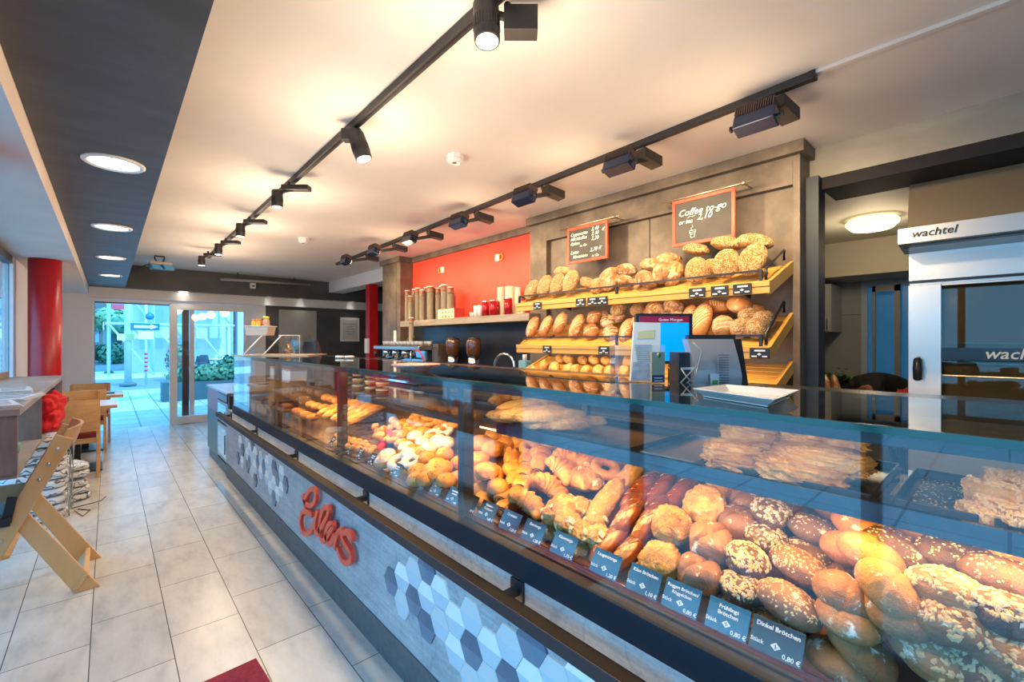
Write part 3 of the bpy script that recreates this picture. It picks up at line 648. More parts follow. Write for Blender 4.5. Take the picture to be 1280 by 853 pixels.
# kitchen floor counter carrying bread rack
t = thing('work_table', (5.2, 1.6, 0), 'steel work table in the kitchen under the baguettes', 'table')
MB().box(4.7, 5.75, .98, 2.6, .88, .92).ob('table_top', steel, t, .002)
for x, y in ((4.75, 1.03), (5.70, 1.03), (4.75, 2.55), (5.70, 2.55)): MB().box(x-.02, x+.02, y-.02, y+.02, 0, .88).ob('leg', steel, t)
# lime plaster soffit hides nothing else: side wall of kitchen at far right
o = MB().box(8.0, 8.1, -3.2, 3.3, 0, 2.66).ob('wall_kitchen_end', kc); struct(o)
# ---- ceiling fixtures
def lerp(a, b, t): return tuple(a[i]+(b[i]-a[i])*t for i in range(3))
T1a, T1b = (1.022, 1.00, 2.70), (1.083, 7.80, 2.70)
T2a, T2b = (2.415, .606, 2.70), (2.70, 7.15, 2.70)
def track(a, b, label):
    d = (Vector(b)-Vector(a)); L = d.length; d.normalize(); n = Vector((d.y, -d.x, 0))
    t = thing('light_track', lerp(a, b, .5), label, 'light track', 'black ceiling tracks')
    c = Vector(a)+d*L/2
    MB().obox(c+Vector((0, 0, .0)), d*L/2, n*.018, (0, 0, .019)).ob('track_profile', darkfix, t, .001)
    MB().obox(c+Vector((0, 0, -.0195)), d*(L/2-.01), n*.005, (0, 0, .001)).ob('track_slot', black, t)
    MB().obox(Vector(a), d*.012, n*.02, (0, 0, .0195)).obox(Vector(b), d*.012, n*.02, (0, 0, .0195)).ob('end_cap', black, t)
track(T1a, T1b, 'long black ceiling track over the aisle carrying cylindrical spotlights')
track(T2a, T2b, 'long black ceiling track in front of the bread wall carrying finned floodlights')
# cylindrical spots on the left track: (centre of lens in the photo, lean, driver box offset)
def cylspot(p, dirv, box_c, box_a, box_b, box_n, label, scale=1.0, power=60):
    p = Vector(p)
    t = thing('track_spotlight', (p[0], p[1], 2.68), label, 'spotlight', 'cylindrical spotlights on the aisle track')
    d = Vector(dirv).normalized(); L = .15*scale; r = .046*scale
    top = Vector(p)-d*L
    a = d.orthogonal().normalized(); b = d.cross(a)
    MB().tube([top, top+d*.004, top+d*.01, p-d*.004, p], [r*.8, r*.96, r, r, r*.97], 28).ob('lamp_housing', darkfix, t)
    m = MB()
    for k in range(28):
        w_ = 2*pi*k/28; q = a*cos(w_)+b*sin(w_); tt = q.cross(d)
        m.obox(Vector(p)-d*L*.42+q*(r+.0008), d*.022*scale, tt*.0022, q*.0012)
    m.ob('cooling_slots', black, t)
    M_ = Vector(p)+d*.0005
    MB().tube([Vector(p)-d*.001, M_], [r*.84, r*.84], 28).ob('lamp_lens', glow_warm, t)
    MB().obox(box_c, box_a, box_b, box_n).ob('driver_box', darkfix, t, .002)
    tc = Vector((p[0], p[1], 2.681)); bc = Vector(box_c)
    MB().tube([(bc.x*.6+p[0]*.4, bc.y*.6+p[1]*.4, bc.z+.01), (bc.x*.6+p[0]*.4, bc.y*.6+p[1]*.4, 2.682)], .012, 8).tube([bc, Vector(p)-d*L*.8], .014, 8).ob('swivel_arm', darkfix, t)
    spot('spotlight_beam', tuple(Vector(p)+d*.012), tuple(Vector(p)+d), power, WARM, 100, .9, .035)
    return t
n1 = 'black cylindrical spotlight on the aisle track, %s'
P1 = onZ(609, 52, 2.53); cylspot(P1, (-.05, -.12, -1), (P1[0]+.115, P1[1]-.05, 2.625), (.045, -.04, 0), (.022, .024, 0), (0, 0, .045), n1 % 'nearest the camera with its lens glowing', 1.0)
P2_ = onZ(455, 199, 2.50); cylspot(P2_, (.25, -.22, -1), (P2_[0]-.045, P2_[1]+.05, 2.635), (.04, -.036, 0), (.02, .022, 0), (0, 0, .03), n1 % 'second from the camera, tilted', 1.0)
for px, py, s, wd in ((346.5, 259, 1, 'third from the camera'), (300.5, 296, 1, 'fourth from the camera'), (273, 318.5, 1, 'fifth from the camera'), (252, 332, 1, 'farthest from the camera at the track end')):
    q = onZ(px, py, 2.49); cylspot(q, (0, 0, -1), (q[0]+.11, q[1]-.09, 2.635), (.075, -.066, 0), (.024, .027, 0), (0, 0, .018), n1 % wd, .85)
# finned floodlights on the right track
bluefin = P('flood_housing_blue_black', (.008, .026, .075), .25, .3, coat=.3)
finm = P('flood_fins', (.10, .065, .055), .4, .3)
def flood(px, py, label, power=62):
    x0, y0, z0 = onZ(px, py, 2.55)
    # snap the body in front of the track line
    tl = (y0-T2a[1])/(T2b[1]-T2a[1]); xt = T2a[0]+(T2b[0]-T2a[0])*tl
    c = Vector((x0, y0, z0))
    t = thing('track_floodlight', (xt, y0, 2.68), label, 'floodlight', 'finned floodlights on the bread wall track')
    ax = Vector((.0, 1, 0)); fw = Vector((.94, 0, -.34)); up = Vector((.34, 0, .94))
    MB().obox(c, ax*.095, fw*.042, up*.036).ob('lamp_housing', bluefin, t, .006)
    m = MB()
    for k in range(17): m.obox(c+up*.054+ax*(-.086+k*.01075)-fw*.006, ax*.0022, fw*.044, up*.024)
    m.ob('cooling_fins', finm, t)
    MB().cyl(c+ax*.095, c+ax*.115, .006, n=8).cyl(c+ax*.113, c+ax*.122, .016, n=12).cyl(c-ax*.095, c-ax*.115, .006, n=8).cyl(c-ax*.113, c-ax*.122, .016, n=12).ob('tilt_knob', black, t)
    MB().obox(c+fw*.043, ax*.085, fw*.001, up*.028).ob('lamp_lens', P('flood_glow', (1, .9, .7), .3, emit=(1, .78, .45), estr=18), t)
    # driver box behind, tilted arm to the track
    b = Vector((xt+.07, y0-.075, 2.625))
    MB().obox(b, (.085, -.01, -.01), (.01, .045, 0), (0, 0, .03)).ob('driver_box', darkfix, t, .003)
    MB().tube([(xt, y0-.02, 2.682), (xt, y0-.02, 2.66), b], .012, 8).obox(c*.5+b*.5, (b-c)*.45, ax*.02, up*.02).ob('mount_arm', darkfix, t)
    spot('flood_beam', tuple(c+fw*.06), tuple(c+fw*.06+Vector((.9, 0, -.8))), power, (1, .70, .38), 140, 1, .05)
for i, (px, py) in enumerate(((945, 152), (774, 207), (655, 248), (573, 279), (512, 300), (467, 315), (432, 327))):
    flood(px, py, 'finned blue-black floodlight on the bread wall track, %s from the right' % ORD[i])
# smoke detectors
def smoke(px, py, label, s=1):
    c = onZ(px, py, 2.69); t = thing('smoke_detector', (c[0], c[1], ZC), label, 'smoke detector', 'smoke detectors on the white ceiling')
    MB().lathe([(.05*s, 0-.0), (.05*s, -.022*s), (.047*s, -.024*s)][::-1], 8, (c[0], c[1], ZC)).lathe([(.03*s, -.048*s), (.05*s, -.036*s), (.051*s, -.027*s)], 8, (c[0], c[1], ZC)).ob('detector_body', whiteplast, t, smooth=False)
    MB().lathe([(.012*s, -.051*s), (.012*s, -.047*s)], 12, (c[0]-.012, c[1]-.01, ZC)).ob('sensor_hole', P('sensor_brown', (.2, .1, .06), .4), t)
smoke(569, 200, 'white octagonal smoke detector on the ceiling between the two tracks', 1.15)
smoke(380, 301, 'small white smoke detector on the ceiling farther towards the entrance', 1.3)
# heater lamp and bar near the entrance
c = onZ(199, 332, 2.58); x, y, z = c
t = thing('ceiling_heater', (x, y, ZC), 'small radiant heater with two light-blue panels hanging near the entrance', 'heater')
MB().obox((x+.02, y, z+.03), (.13, .0, 0), (0, .06, .0), (0, 0, .022)).ob('heater_body', P('heater_grey', (.35, .30, .26), .4, .5), t, .004)
bl = P('heater_panel_blue', (.08, .35, .62), .15, .2)
MB().obox((x-.05, y-.02, z-.03), (.055, 0, .0), (-.02, .06, .0), (-.02, -.02, .03)).obox((x+.09, y-.02, z-.03), (.055, 0, 0), (-.02, .06, .0), (-.02, -.02, .03)).ob('heater_panel', bl, t, .003)
MB().tube([(x-.03, y, z+.05), (x-.05, y, z+.10), (x-.05, y, ZC-.005), (x+.06, y, ZC-.005), (x+.06, y, z+.10), (x+.04, y, z+.05)], .012, 6).ob('heater_bracket', black, t)
MB().tube([(x-.1, y+.02, z+.02), (x-.28, y+.3, z-.06), (x-.38, y+.55, z-.11), (x-.41, y+.7, z-.02), (x-.35, y+.8, z-.1), (x-.41, y+.95, z+.06), (.21, y+1.0, z+.08)], .006, 6).ob('power_cable', black, t)
a = onZ(276, 349, 2.56); b = onZ(388, 357, 2.56); a = (a[0], 9.35, a[2]); b = onY(388, 356, 9.42)
a = onY(276, 349, 9.35)
t = thing('ceiling_bar_heater', lerp(a, b, .5), 'long thin grey bar hanging below the ceiling before the dark beam', 'heater')
MB().tube([a, b], .03, 4, cap=True).ob('bar_body', P('bar_grey', (.34, .30, .26), .4, .2), t)
for f in (.17, .8):
    q = lerp(a, b, f); MB().cyl(q, (q[0], q[1], ZC), .008, n=6).ob('hanger_rod', black, t)
q = lerp(a, b, .62); q2 = lerp(a, b, .8)
MB().tube([q, (q[0]+.15, q[1]-.02, q[2]-.11), (q2[0], q2[1]-.02, q2[2]-.04)], .005, 6).ob('bar_cable', black, t)
q = onY(316, 357.5, 9.56)
t = thing('security_camera', (q[0], 9.6, q[2]), 'tiny white dome camera on the dark beam above the entrance', 'camera')
MB().obox((q[0], 9.56, q[2]), (.045, 0, 0), (0, .038, 0), (0, 0, .05)).ob('camera_housing', whiteplast, t, .006)
MB().lathe([(.012, -.02), (.03, -.01), (.032, 0)], 16, (q[0], 9.51, q[2])).ob('camera_dome', black, t)
# white surface cable duct continuing the right-hand track
e = onZ(1278, -6, 2.712); s_ = Vector(T2a)
MB().obox((Vector((T2a[0], T2a[1], 2.711))+Vector((e[0], e[1], 2.711)))/2, (Vector((e[0], e[1], 2.711))-Vector((T2a[0], T2a[1], 2.711)))/2, (.012, 0, 0), (0, 0, .008)).ob('cable_duct', ceil_m)
tag(bpy.data.objects['cable_duct'], 'thin white cable duct on the ceiling continuing the bread wall track', 'cable duct')
# ---- breads: shaped meshes with real seeds, flakes and cuts
def flake(m, p, n, s, mi, rng, thin=.35, elong=1.6):
    a = n.orthogonal().normalized(); a.rotate(Matrix.Rotation(rng.random()*6.28, 3, n)); b = n.cross(a)
    n2 = (n+a*rng.uniform(-.3, .3)+b*rng.uniform(-.3, .3)).normalized()
    vs = [p+a*s*elong, p+b*s, p-a*s*elong, p-b*s, p+n2*s*thin*1.6, p-n2*s*thin]
    m.add(vs, [(0, 1, 4), (1, 2, 4), (2, 3, 4), (3, 0, 4), (1, 0, 5), (2, 1, 5), (3, 2, 5), (0, 3, 5)], mi, False)
def blob(seed, r, bottom=.6, amp=.06, freq=2.2, amp2=.015, e=1.0, fn=None, nu=34, nv=20, seeds=None, bend=0, taper=0, cutslot=None, cutk=.965):
    """r: three half-sizes; e<1 squares the outline; fn(n)->radial factor; seeds: (count, size, slot, zmin, elong)"""
    rng = random.Random(seed); off = Vector((seed*7.3, seed*3.1, seed*1.7)); m = MB()
    def pt(n):
        sx = [math.copysign(abs(c)**e, c) for c in n]
        k = 1+amp*noise.noise(Vector(n)*freq+off)+amp2*noise.noise(Vector(n)*freq*4.5+off)
        if fn: k *= fn(n)
        x, y, z = sx[0]*r[0]*k, sx[1]*r[1]*k, sx[2]*r[2]*k
        if taper: f = 1-taper*(x/r[0])**2; y *= f; z *= f
        if z < 0: z *= bottom
        if bend: y += bend*(x/r[0])**2*r[1]
        return Vector((x, y, z))
    vs = []; fs = []
    for j in range(1, nv):
        ph = pi*j/nv
        for i in range(nu):
            th = 2*pi*i/nu; vs.append(pt((cos(th)*sin(ph), sin(th)*sin(ph), cos(ph))))
    top = len(vs); vs.append(pt((0, 0, 1))); vs.append(pt((0, 0, -1)))
    for j in range(nv-2):
        for i in range(nu):
            i2 = (i+1) % nu; fs.append((j*nu+i, (j+1)*nu+i, (j+1)*nu+i2, j*nu+i2))
    for i in range(nu):
        i2 = (i+1) % nu; fs.append((top, i, i2)); fs.append((top+1, (nv-2)*nu+i2, (nv-2)*nu+i))
    m.add(vs, fs, 0, True)
    if cutslot:
        for q, f in enumerate(fs):
            if max(f) >= top: continue
            i = f[0] % nu; j = f[0]//nu; ph = pi*(j+1.5)/nv; th = 2*pi*(i+.5)/nu
            if fn((cos(th)*sin(ph), sin(th)*sin(ph), cos(ph))) < cutk: m.m[q] = cutslot
    if seeds:
        for cnt, size, slot, zmin, el in seeds:
            for _ in range(cnt):
                z = rng.uniform(zmin, 1); t = rng.random()*6.283; q = sqrt(max(0, 1-z*z))
                n = Vector((q*cos(t), q*sin(t), z)); p = pt(n)
                nn = Vector((n.x/r[0], n.y/r[1], n.z/r[2])).normalized()
                flake(m, p+nn*size*.1, nn, size*rng.uniform(.7, 1.25), slot, rng, elong=el)
    return m
def cuts(n_, depth, tilt=.5, width=.09, zmin=.15):
    def f(n):
        if n[2] < zmin: return 1
        s = n[0]+tilt*n[1]; k = 1
        for i in range(n_):
            c = -0.62+1.24*(i+.5)/n_
            k -= depth*math.exp(-((s-c)/width)**2)*min(1, (n[2]-zmin)*3)
        return k
    return f
def crack(depth, seed, w_=.08):
    o = Vector((seed, 2, 5))
    def f(n):
        v = noise.noise(Vector(n)*1.8+o); return 1-depth*math.exp(-(v/w_)**2) if n[2] > 0 else 1
    return f
G_ = (.62, .29, .08)
mats = dict(
 golden=breadmat('crust_golden', (.58, .26, .06), (.70, .40, .13), (.34, .12, .025), 0, .45, .35),
 tan=breadmat('crust_tan', (.34, .15, .05), (.46, .24, .09), (.18, .065, .02), .12, .55, .5),
 rye=breadmat('crust_rye', (.22, .10, .045), (.32, .17, .085), (.09, .036, .018), .15, .5, .5, gloss=.15),
 dark=breadmat('crust_dark', (.10, .055, .035), (.17, .10, .065), (.04, .02, .014), .12, .55, .6),
 lye=breadmat('crust_lye', (.20, .05, .015), (.30, .09, .025), (.09, .022, .008), 0, .22, .12, gloss=.7, ns=12),
 cheese=breadmat('cheese_crust', (.62, .34, .09), (.74, .52, .20), (.34, .13, .03), .1, .55, 1.0, bs=55, ns=16),
 rustic=breadmat('crust_rustic', (.40, .20, .075), (.56, .34, .16), (.17, .065, .022), .45, .7, .9, fs=16, fcol=(.62, .47, .30)),
 batard=breadmat('crust_batard', (.44, .175, .05), (.56, .28, .10), (.26, .08, .022), .2, .5, .4, fs=14, fcol=(.78, .58, .38)),
 oat=breadmat('crust_oat', (.46, .27, .11), (.60, .42, .22), (.28, .13, .045), .15, .7, 1.0, bs=90, ns=22),
 seeded=breadmat('crust_seeded', (.42, .20, .05), (.56, .32, .10), (.24, .10, .025), 0, .6, 1.0, bs=110, ns=30),
 pastry=breadmat('pastry_golden', (.62, .27, .05), (.76, .43, .12), (.34, .10, .02), 0, .35, .6, ns=14, gloss=.3),
 flaky=breadmat('pastry_flaky', (.60, .29, .07), (.74, .46, .15), (.26, .10, .04), 0, .5, 1.0, bs=30, ns=12, gloss=.2),
 sugar=breadmat('sugar_dusted', (.66, .48, .36), (.80, .70, .64), (.50, .28, .11), .7, .8, .5, fs=12, fcol=(.84, .76, .72)),
 choc=P('chocolate_filling', (.035, .015, .01), .35),
 crumb=P('pale_crumb', (.80, .64, .40), .8, bump=.3, bscale=80),
 oatseed=P('oat_flake', (.62, .42, .20), .6), pumpkin=P('pumpkin_seed', (.22, .24, .09), .45), poppy=P('poppy_seed', (.03, .035, .045), .6),
 sesame=P('sesame_seed', (.70, .52, .26), .5), cutpale=P('pale_cut', (.78, .52, .26), .6), sunseed=P('sunflower_seed', (.50, .46, .38), .5))
K = {}
def reg(kind, builders, ms): K[kind] = [b.mesh(kind, [mats[x] for x in ms]) for b in builders]
reg('spelt_roll', [blob(s, (.066, .043, .040), .7, .05, 2, .01, .92, seeds=[(170, .0024, 1, .15, 1.3), (40, .0028, 2, .1, 1.4)]) for s in (1, 2, 3)], ['rye', 'sesame', 'oatseed'])
reg('dark_roll', [blob(s, (.068, .046, .040), .7, .05, 2, .01, .92, seeds=[(120, .0020, 1, .1, 1.3)]) for s in (4, 5)], ['dark', 'sesame'])
reg('seed_roll', [blob(s, (.050, .046, .036), .75, .08, 2.4, .03, .8, seeds=[(230, .0037, 1, .25, 1.4), (70, .004, 2, .2, 1.7)]) for s in (6, 7, 8)], ['dark', 'oatseed', 'sunseed'])
reg('black_seed_roll', [blob(s, (.050, .046, .036), .75, .08, 2.4, .03, .8, seeds=[(150, .004, 2, .1, 1.6), (90, .0035, 1, .1, 1.5)]) for s in (9, 10)], ['dark', 'pumpkin', 'sunseed'])
reg('rye_roll', [blob(s, (.052, .050, .042), .8, .05, 1.8, .012, .68, fn=cuts(1, .26, .7, .09), nu=48, nv=28) for s in (11, 12, 13)], ['rye'])
reg('cheese_roll', [blob(s, (.056, .053, .043), .75, .12, 2.6, .11, .9, nu=56, nv=34) for s in (14, 15, 16)], ['cheese'])
reg('plain_roll', [blob(s, (.062, .045, .041), .75, .04, 1.6, .006, .95, fn=cuts(1, .09, .3, .07), nu=48, nv=28) for s in (17, 18, 19)], ['tan'])
reg('oat_roll', [blob(s, (.064, .048, .044), .7, .07, 2.2, .02, .9, seeds=[(130, .0042, 1, .2, 1.5), (40, .005, 1, -.1, 1.6)]) for s in (20, 21, 22)], ['tan', 'oatseed'])
def pretzel(seed):
    m = blob(seed, (.098, .029, .027), .85, .03, 2, .004, .82, fn=cuts(5, .09, .5, .05, .0), nu=44, nv=18, taper=.12)
    for i in range(5):
        c = (-.62+1.24*(i+.5)/5)*.098
        m.add([(c-.012, .016, .0215), (c-.002, .004, .0268), (c+.010, -.016, .0215), (c+.002, -.004, .0265)], [(0, 1, 3), (1, 2, 3)], 2, True)
    rng = random.Random(seed)
    for _ in range(260):
        x = rng.uniform(.0, .085); t = rng.uniform(.3, 2.84); p = Vector((x, .028*cos(t), .0265*sin(t))); n = Vector((0, cos(t), sin(t)))
        flake(m, p, n, .0015, 1, rng, .6, 1.1)
    return m
reg('pretzel_stick', [pretzel(s) for s in (23, 24)], ['lye', 'poppy', 'cutpale'])
reg('cheese_stick', [blob(s, (.10, .033, .031), .8, .16, 3.4, .10, .82, nu=44) for s in (25, 26)], ['cheese'])
reg('cheese_piece', [blob(s, (.038, .034, .030), .8, .25, 3.2, .16, .85, seeds=[(6, .009, 1, .0, 1.2)]) for s in (27, 28, 29)], ['cheese', 'crumb'])
def croissant(seed, R=.052):
    rng = random.Random(seed); m = MB(); N = 46; n = 18; vs = []; fs = []
    for i in range(N+1):
        t = i/N; a = (t-.5)*3.3; c = Vector((R*1.05*sin(a), R*.85*(1-cos(a)), 0))
        env = (sin(pi*min(1, max(0, t)))**.75)*.036+.006; st = (t*7.5) % 1; rr = env*(1+.30*(1-st)-.12)
        d = Vector((cos(a), sin(a)*.85, 0)).normalized(); s_ = Vector((d.y, -d.x, 0))
        for k in range(n):
            w_ = 2*pi*k/n; z = sin(w_)*rr*.95; z = z*.7 if z < 0 else z
            vs.append(c+s_*cos(w_)*rr+Vector((0, 0, z))+s_*noise.noise(c*40+Vector((seed, k, 0)))*.002)
    for i in range(N):
        for k in range(n): k2 = (k+1) % n; fs.append((i*n+k, (i+1)*n+k, (i+1)*n+k2, i*n+k2))
    fs += [tuple(range(n)), tuple(N*n+k for k in range(n-1, -1, -1))]
    m.add(vs, fs, 0, True); return m
reg('croissant', [croissant(1), croissant(2, .056)], ['pastry'])
def chocroll(seed):
    m = blob(seed, (.058, .034, .028), .85, .05, 2.2, .02, .62, fn=lambda n: 1-.07*math.exp(-((n[1]+.25)/.12)**2)*(n[2] > 0))
    for s in (-1, 1):
        pts = []
        for i in range(22):
            a = i*.55; r_ = .004+.0009*i; pts.append((s*(.0565-.00008*i), r_*1.15*cos(a), .002+r_*.9*sin(a)))
        m.tube(pts, .0024, 5, 1)
    return m
reg('chocolate_roll', [chocroll(s) for s in (31, 32)], ['pastry', 'choc'])
def igel(seed):
    m = blob(seed, (.052, .042, .036), .7, .05, 2, .02, .95, fn=lambda n: 1+.16*max(0, -n[0])**3)
    for y in (-.012, .014): m.lathe([(.0, -.003), (.0055, -.001), (.006, .001), (.0, .004)], 8, (-.044, y, .014), 1)
    rng = random.Random(seed)
    for i in range(14): flake(m, Vector((rng.uniform(-.01, .04), rng.uniform(-.025, .025), .033)), Vector((0, 0, 1)), .006, 0, rng, .8, 1.6)
    return m
reg('hedgehog_bun', [igel(s) for s in (33, 34)], ['golden', 'choc'])
reg('puff_bun', [blob(s, (.054, .050, .036), .8, .07, 2.2, .03, .85, fn=lambda n: 1-.08*math.exp(-((n[2]-.05)/.1)**2)) for s in (35, 36)], ['pastry'])
reg('round_bun', [blob(s, (.045, .043, .034), .75, .05, 1.8, .012, .95, seeds=[(10, .003, 1, .1, 1.2)]) for s in (37, 38)], ['golden', 'choc'])
def ring(seed, mi=0):
    m = MB(); n = 12; N = 30; vs = []; fs = []
    for i in range(N):
        a = 2*pi*i/N
        for k in range(n):
            w_ = 2*pi*k/n; r_ = .018*(1+.12*noise.noise(Vector((cos(a)*3, sin(a)*3, k*.4+seed)))); vs.append(((.034+r_*cos(w_))*cos(a)*1.1, (.034+r_*cos(w_))*sin(a), r_*sin(w_)*.95))
    for i in range(N):
        for k in range(n): fs.append((i*n+k, ((i+1) % N)*n+k, ((i+1) % N)*n+(k+1) % n, i*n+(k+1) % n))
    m.add(vs, fs, 0, True); return m
reg('sugar_ring', [ring(1), ring(2)], ['sugar'])
reg('swirl_bun', [ring(3), blob(39, (.048, .046, .03), .8, .1, 3, .05, .9, fn=cuts(3, .12, .2, .07))], ['pastry'])
reg('sugar_bun', [blob(s, (.048, .046, .036), .8, .05, 1.8, .02, .92) for s in (40, 41)], ['sugar'])
def berliner(seed):
    m = blob(seed, (.046, .045, .036), .85, .03, 1.6, .008, .92)
    # dusted cap in its own slot
    for i, f in enumerate(m.f):
        if sum(m.v[j][2] for j in f)/len(f) > .010: m.m[i] = 1
    return m
reg('berliner', [berliner(42), berliner(43)], ['golden', 'sugar'])
reg('curd_ball', [blob(s, (.026, .026, .025), .95, .08, 2.2, .05, 1, nu=20, nv=12) for s in (44, 45)], [ 'pastry'])
reg('flaky_stick', [blob(s, (.125, .040, .030), .75, .10, 3.0, .06, .78, fn=cuts(7, .07, .3, .03), nu=44) for s in (46, 47, 48)], ['flaky'])
def strudel(seed):
    m = blob(seed, (.105, .062, .042), .7, .10, 2.6, .10, .62, nu=80, nv=44, fn=lambda n: 1+.07*sin(n[2]*24+n[0]*6+5*noise.noise(Vector(n)*3))*(abs(n[2]) < .8))
    return m
reg('strudel_slice', [strudel(s) for s in (49, 50, 51)], ['flaky'])
def slab_piece(seed):
    rng = random.Random(seed); m = MB()
    m.box(-.045, .045, -.035, .035, 0, .022)
    for _ in range(260):
        fx = rng.randrange(3)
        if fx < 2: p = Vector((rng.uniform(-.045, .045), rng.uniform(-.035, .035), .022)); n = Vector((0, 0, 1))
        else:
            s = rng.choice((-1, 1)); p, n = rng.choice(((Vector((rng.uniform(-.045, .045), s*.035, rng.uniform(.002, .02))), Vector((0, s, 0))), (Vector((s*.045, rng.uniform(-.035, .035), rng.uniform(.002, .02))), Vector((s, 0, 0)))))
        flake(m, p, n, rng.uniform(.0025, .005), 1, rng, .5, 1.8)
    return m
reg('oat_slice', [slab_piece(s) for s in (52, 53, 54)], ['flaky', 'oatseed'])
# wall loaves
reg('oat_loaf', [blob(s, (.118, .068, .055), .8, .05, 1.6, .015, .95, seeds=[(260, .0042, 1, -.1, 1.3)]) for s in (60, 61, 62)], ['oat', 'oatseed'])
reg('rustic_loaf', [blob(s, (.098, .078, .060), .75, .08, 1.6, .03, .95, fn=crack(.12, s), nu=64, nv=36, cutslot=1, cutk=.91) for s in (63, 64, 65, 66)], ['rustic', 'golden'])
reg('batard', [blob(s, (.120, .055, .050), .8, .03, 1.5, .01, .92, fn=cuts(6, .10, .6, .045), nu=84, nv=44, cutslot=1) for s in (67, 68, 69)], ['batard', 'cutpale'])
reg('floury_round', [blob(s, (.072, .066, .055), .8, .05, 1.6, .015, .95, fn=cuts(3, .09, .2, .06), nu=60, nv=34, cutslot=1) for s in (70, 71, 72)], ['rustic', 'cutpale'])
reg('golden_round', [blob(s, (.070, .065, .052), .8, .04, 1.6, .01, .95, fn=cuts(1, .08, .4, .09), nu=60, nv=34, cutslot=1) for s in (73, 74)], ['batard', 'cutpale'])
reg('seeded_oval', [blob(s, (.112, .080, .056), .8, .05, 1.6, .02, .97, seeds=[(420, .0042, 1, -.2, 1.4), (180, .004, 2, -.2, 1.4)]) for s in (75, 76, 77)], ['seeded', 'oatseed', 'sesame'])
reg('seeded_ball', [blob(s, (.066, .062, .055), .85, .05, 1.6, .02, .97, seeds=[(300, .0038, 1, -.2, 1.4), (120, .0036, 2, -.2, 1.4)]) for s in (78, 79)], ['seeded', 'oatseed', 'sunseed'])
reg('small_golden_roll', [blob(s, (.058, .036, .032), .75, .05, 1.8, .02, .9, fn=cuts(1, .1, .15, .12)) for s in (80, 81, 82)], ['cheese'])
reg('speckled_roll', [blob(s, (.064, .042, .034), .75, .06, 1.8, .03, .9, seeds=[(60, .0035, 1, .0, 1.3)]) for s in (83, 84)], ['cheese', 'pumpkin'])

COUNT = {}; MADE = []
def put(kind, loc, rz=0, el=0, roll=0, s=1.0):
    i = COUNT.get(kind, 0); COUNT[kind] = i+1
    o = bpy.data.objects.new(kind, K[kind][i % len(K[kind])]); C.objects.link(o)
    o.location = loc
    R = Matrix.Rotation(radians(rz), 3, 'Z') @ Matrix.Rotation(radians(-el), 3, 'Y') @ Matrix.Rotation(radians(roll), 3, 'X')
    o.rotation_euler = R.to_euler(); o.scale = (s, s, s); return o
def pile(px, py, X=None, base=.868):
    r = sight(px, py)
    if X is not None: X = max(X, 1.105)
    if X is not None: return onX(px, py, X)
    t = (H-base+.40*1.05)/(.40*r[0]-r[2]) if True else 0
    return (r[0]*t, r[1]*t, H+r[2]*t)
def batch(kind, desc, cat, group, items, order='glass', jitter=8, tail='from the glass', s=1.0):
    rng = random.Random(len(kind)+len(items)); L = []
    for it in items:
        px, py, X, rz, el = it[:5]; roll = it[5] if len(it) > 5 else 0; sc = it[6] if len(it) > 6 else 1
        L.append((px, py, put(kind, pile(px, py, X), rz+rng.uniform(-jitter, jitter), el+rng.uniform(-4, 4), roll+rng.uniform(-6, 6), s*sc*rng.uniform(.97, 1.04))))
    L.sort(key=(lambda a: -a[1]) if order == 'glass' else (lambda a: a[0]))
    for k, (px, py, o) in enumerate(L):
        tag(o, desc if len(L) == 1 else '%s, %s %s' % (desc, ORD[k], tail), cat, group)
# near rolls behind the readable price cards
batch('spelt_roll', 'oval spelt roll with pale sesame crust behind the Dinkel card', 'bread roll', 'sesame-crusted oval rolls in the counter', [(985, 757, 1.10, 78, 8), (998, 711, 1.20, 75, 12), (968, 792, 1.10, 80, 0), (1048, 640, 1.44, 80, 10)])
batch('dark_roll', 'dark oval wholemeal roll at the right of the counter pile', 'bread roll', 'dark oval rolls in the counter', [(1022, 667, 1.32, 80, 12), (1014, 697, 1.30, 80, 5), (1121, 690, 1.24, 75, 12), (1199, 700, 1.24, 85, 10), (1262, 728, 1.18, 80, 5), (1236, 668, 1.4, 80, 5)])
batch('seed_roll', 'round roll topped with pale flakes behind the Frühlings card', 'bread roll', 'flake-topped rolls in the counter', [(933, 702, 1.17, 60, 12), (926, 738, 1.12, 60, 5), (918, 768, 1.10, 60, 0), (1255, 770, 1.12, 60, 0)], s=1.02)
batch('black_seed_roll', 'black seeded roll in the second row behind the Frühlings card', 'bread roll', 'black seeded rolls in the counter', [(964, 643, 1.33, 60, 10), (957, 675, 1.28, 60, 5), (1000, 620, 1.5, 60, 5)])
batch('rye_roll', 'squarish glossy rye roll with a crease behind the Roggen card', 'bread roll', 'creased rye rolls in the counter', [(888, 679, 1.17, 30, 25), (874, 719, 1.10, 30, 10), (921, 655, 1.30, 30, 10), (932, 627, 1.40, 30, 20), (868, 748, 1.08, 30, 0), (903, 645, 1.36, 30, 20)])
batch('cheese_roll', 'lumpy cheese-baked roll behind the Käse Brötchen card', 'bread roll', 'cheese rolls in the counter', [(839, 657, 1.18, 30, 40), (825, 703, 1.10, 10, 25), (881, 632, 1.29, 10, 30, 0, 1.1), (812, 725, 1.08, 0, 0), (905, 606, 1.45, 20, 20)])
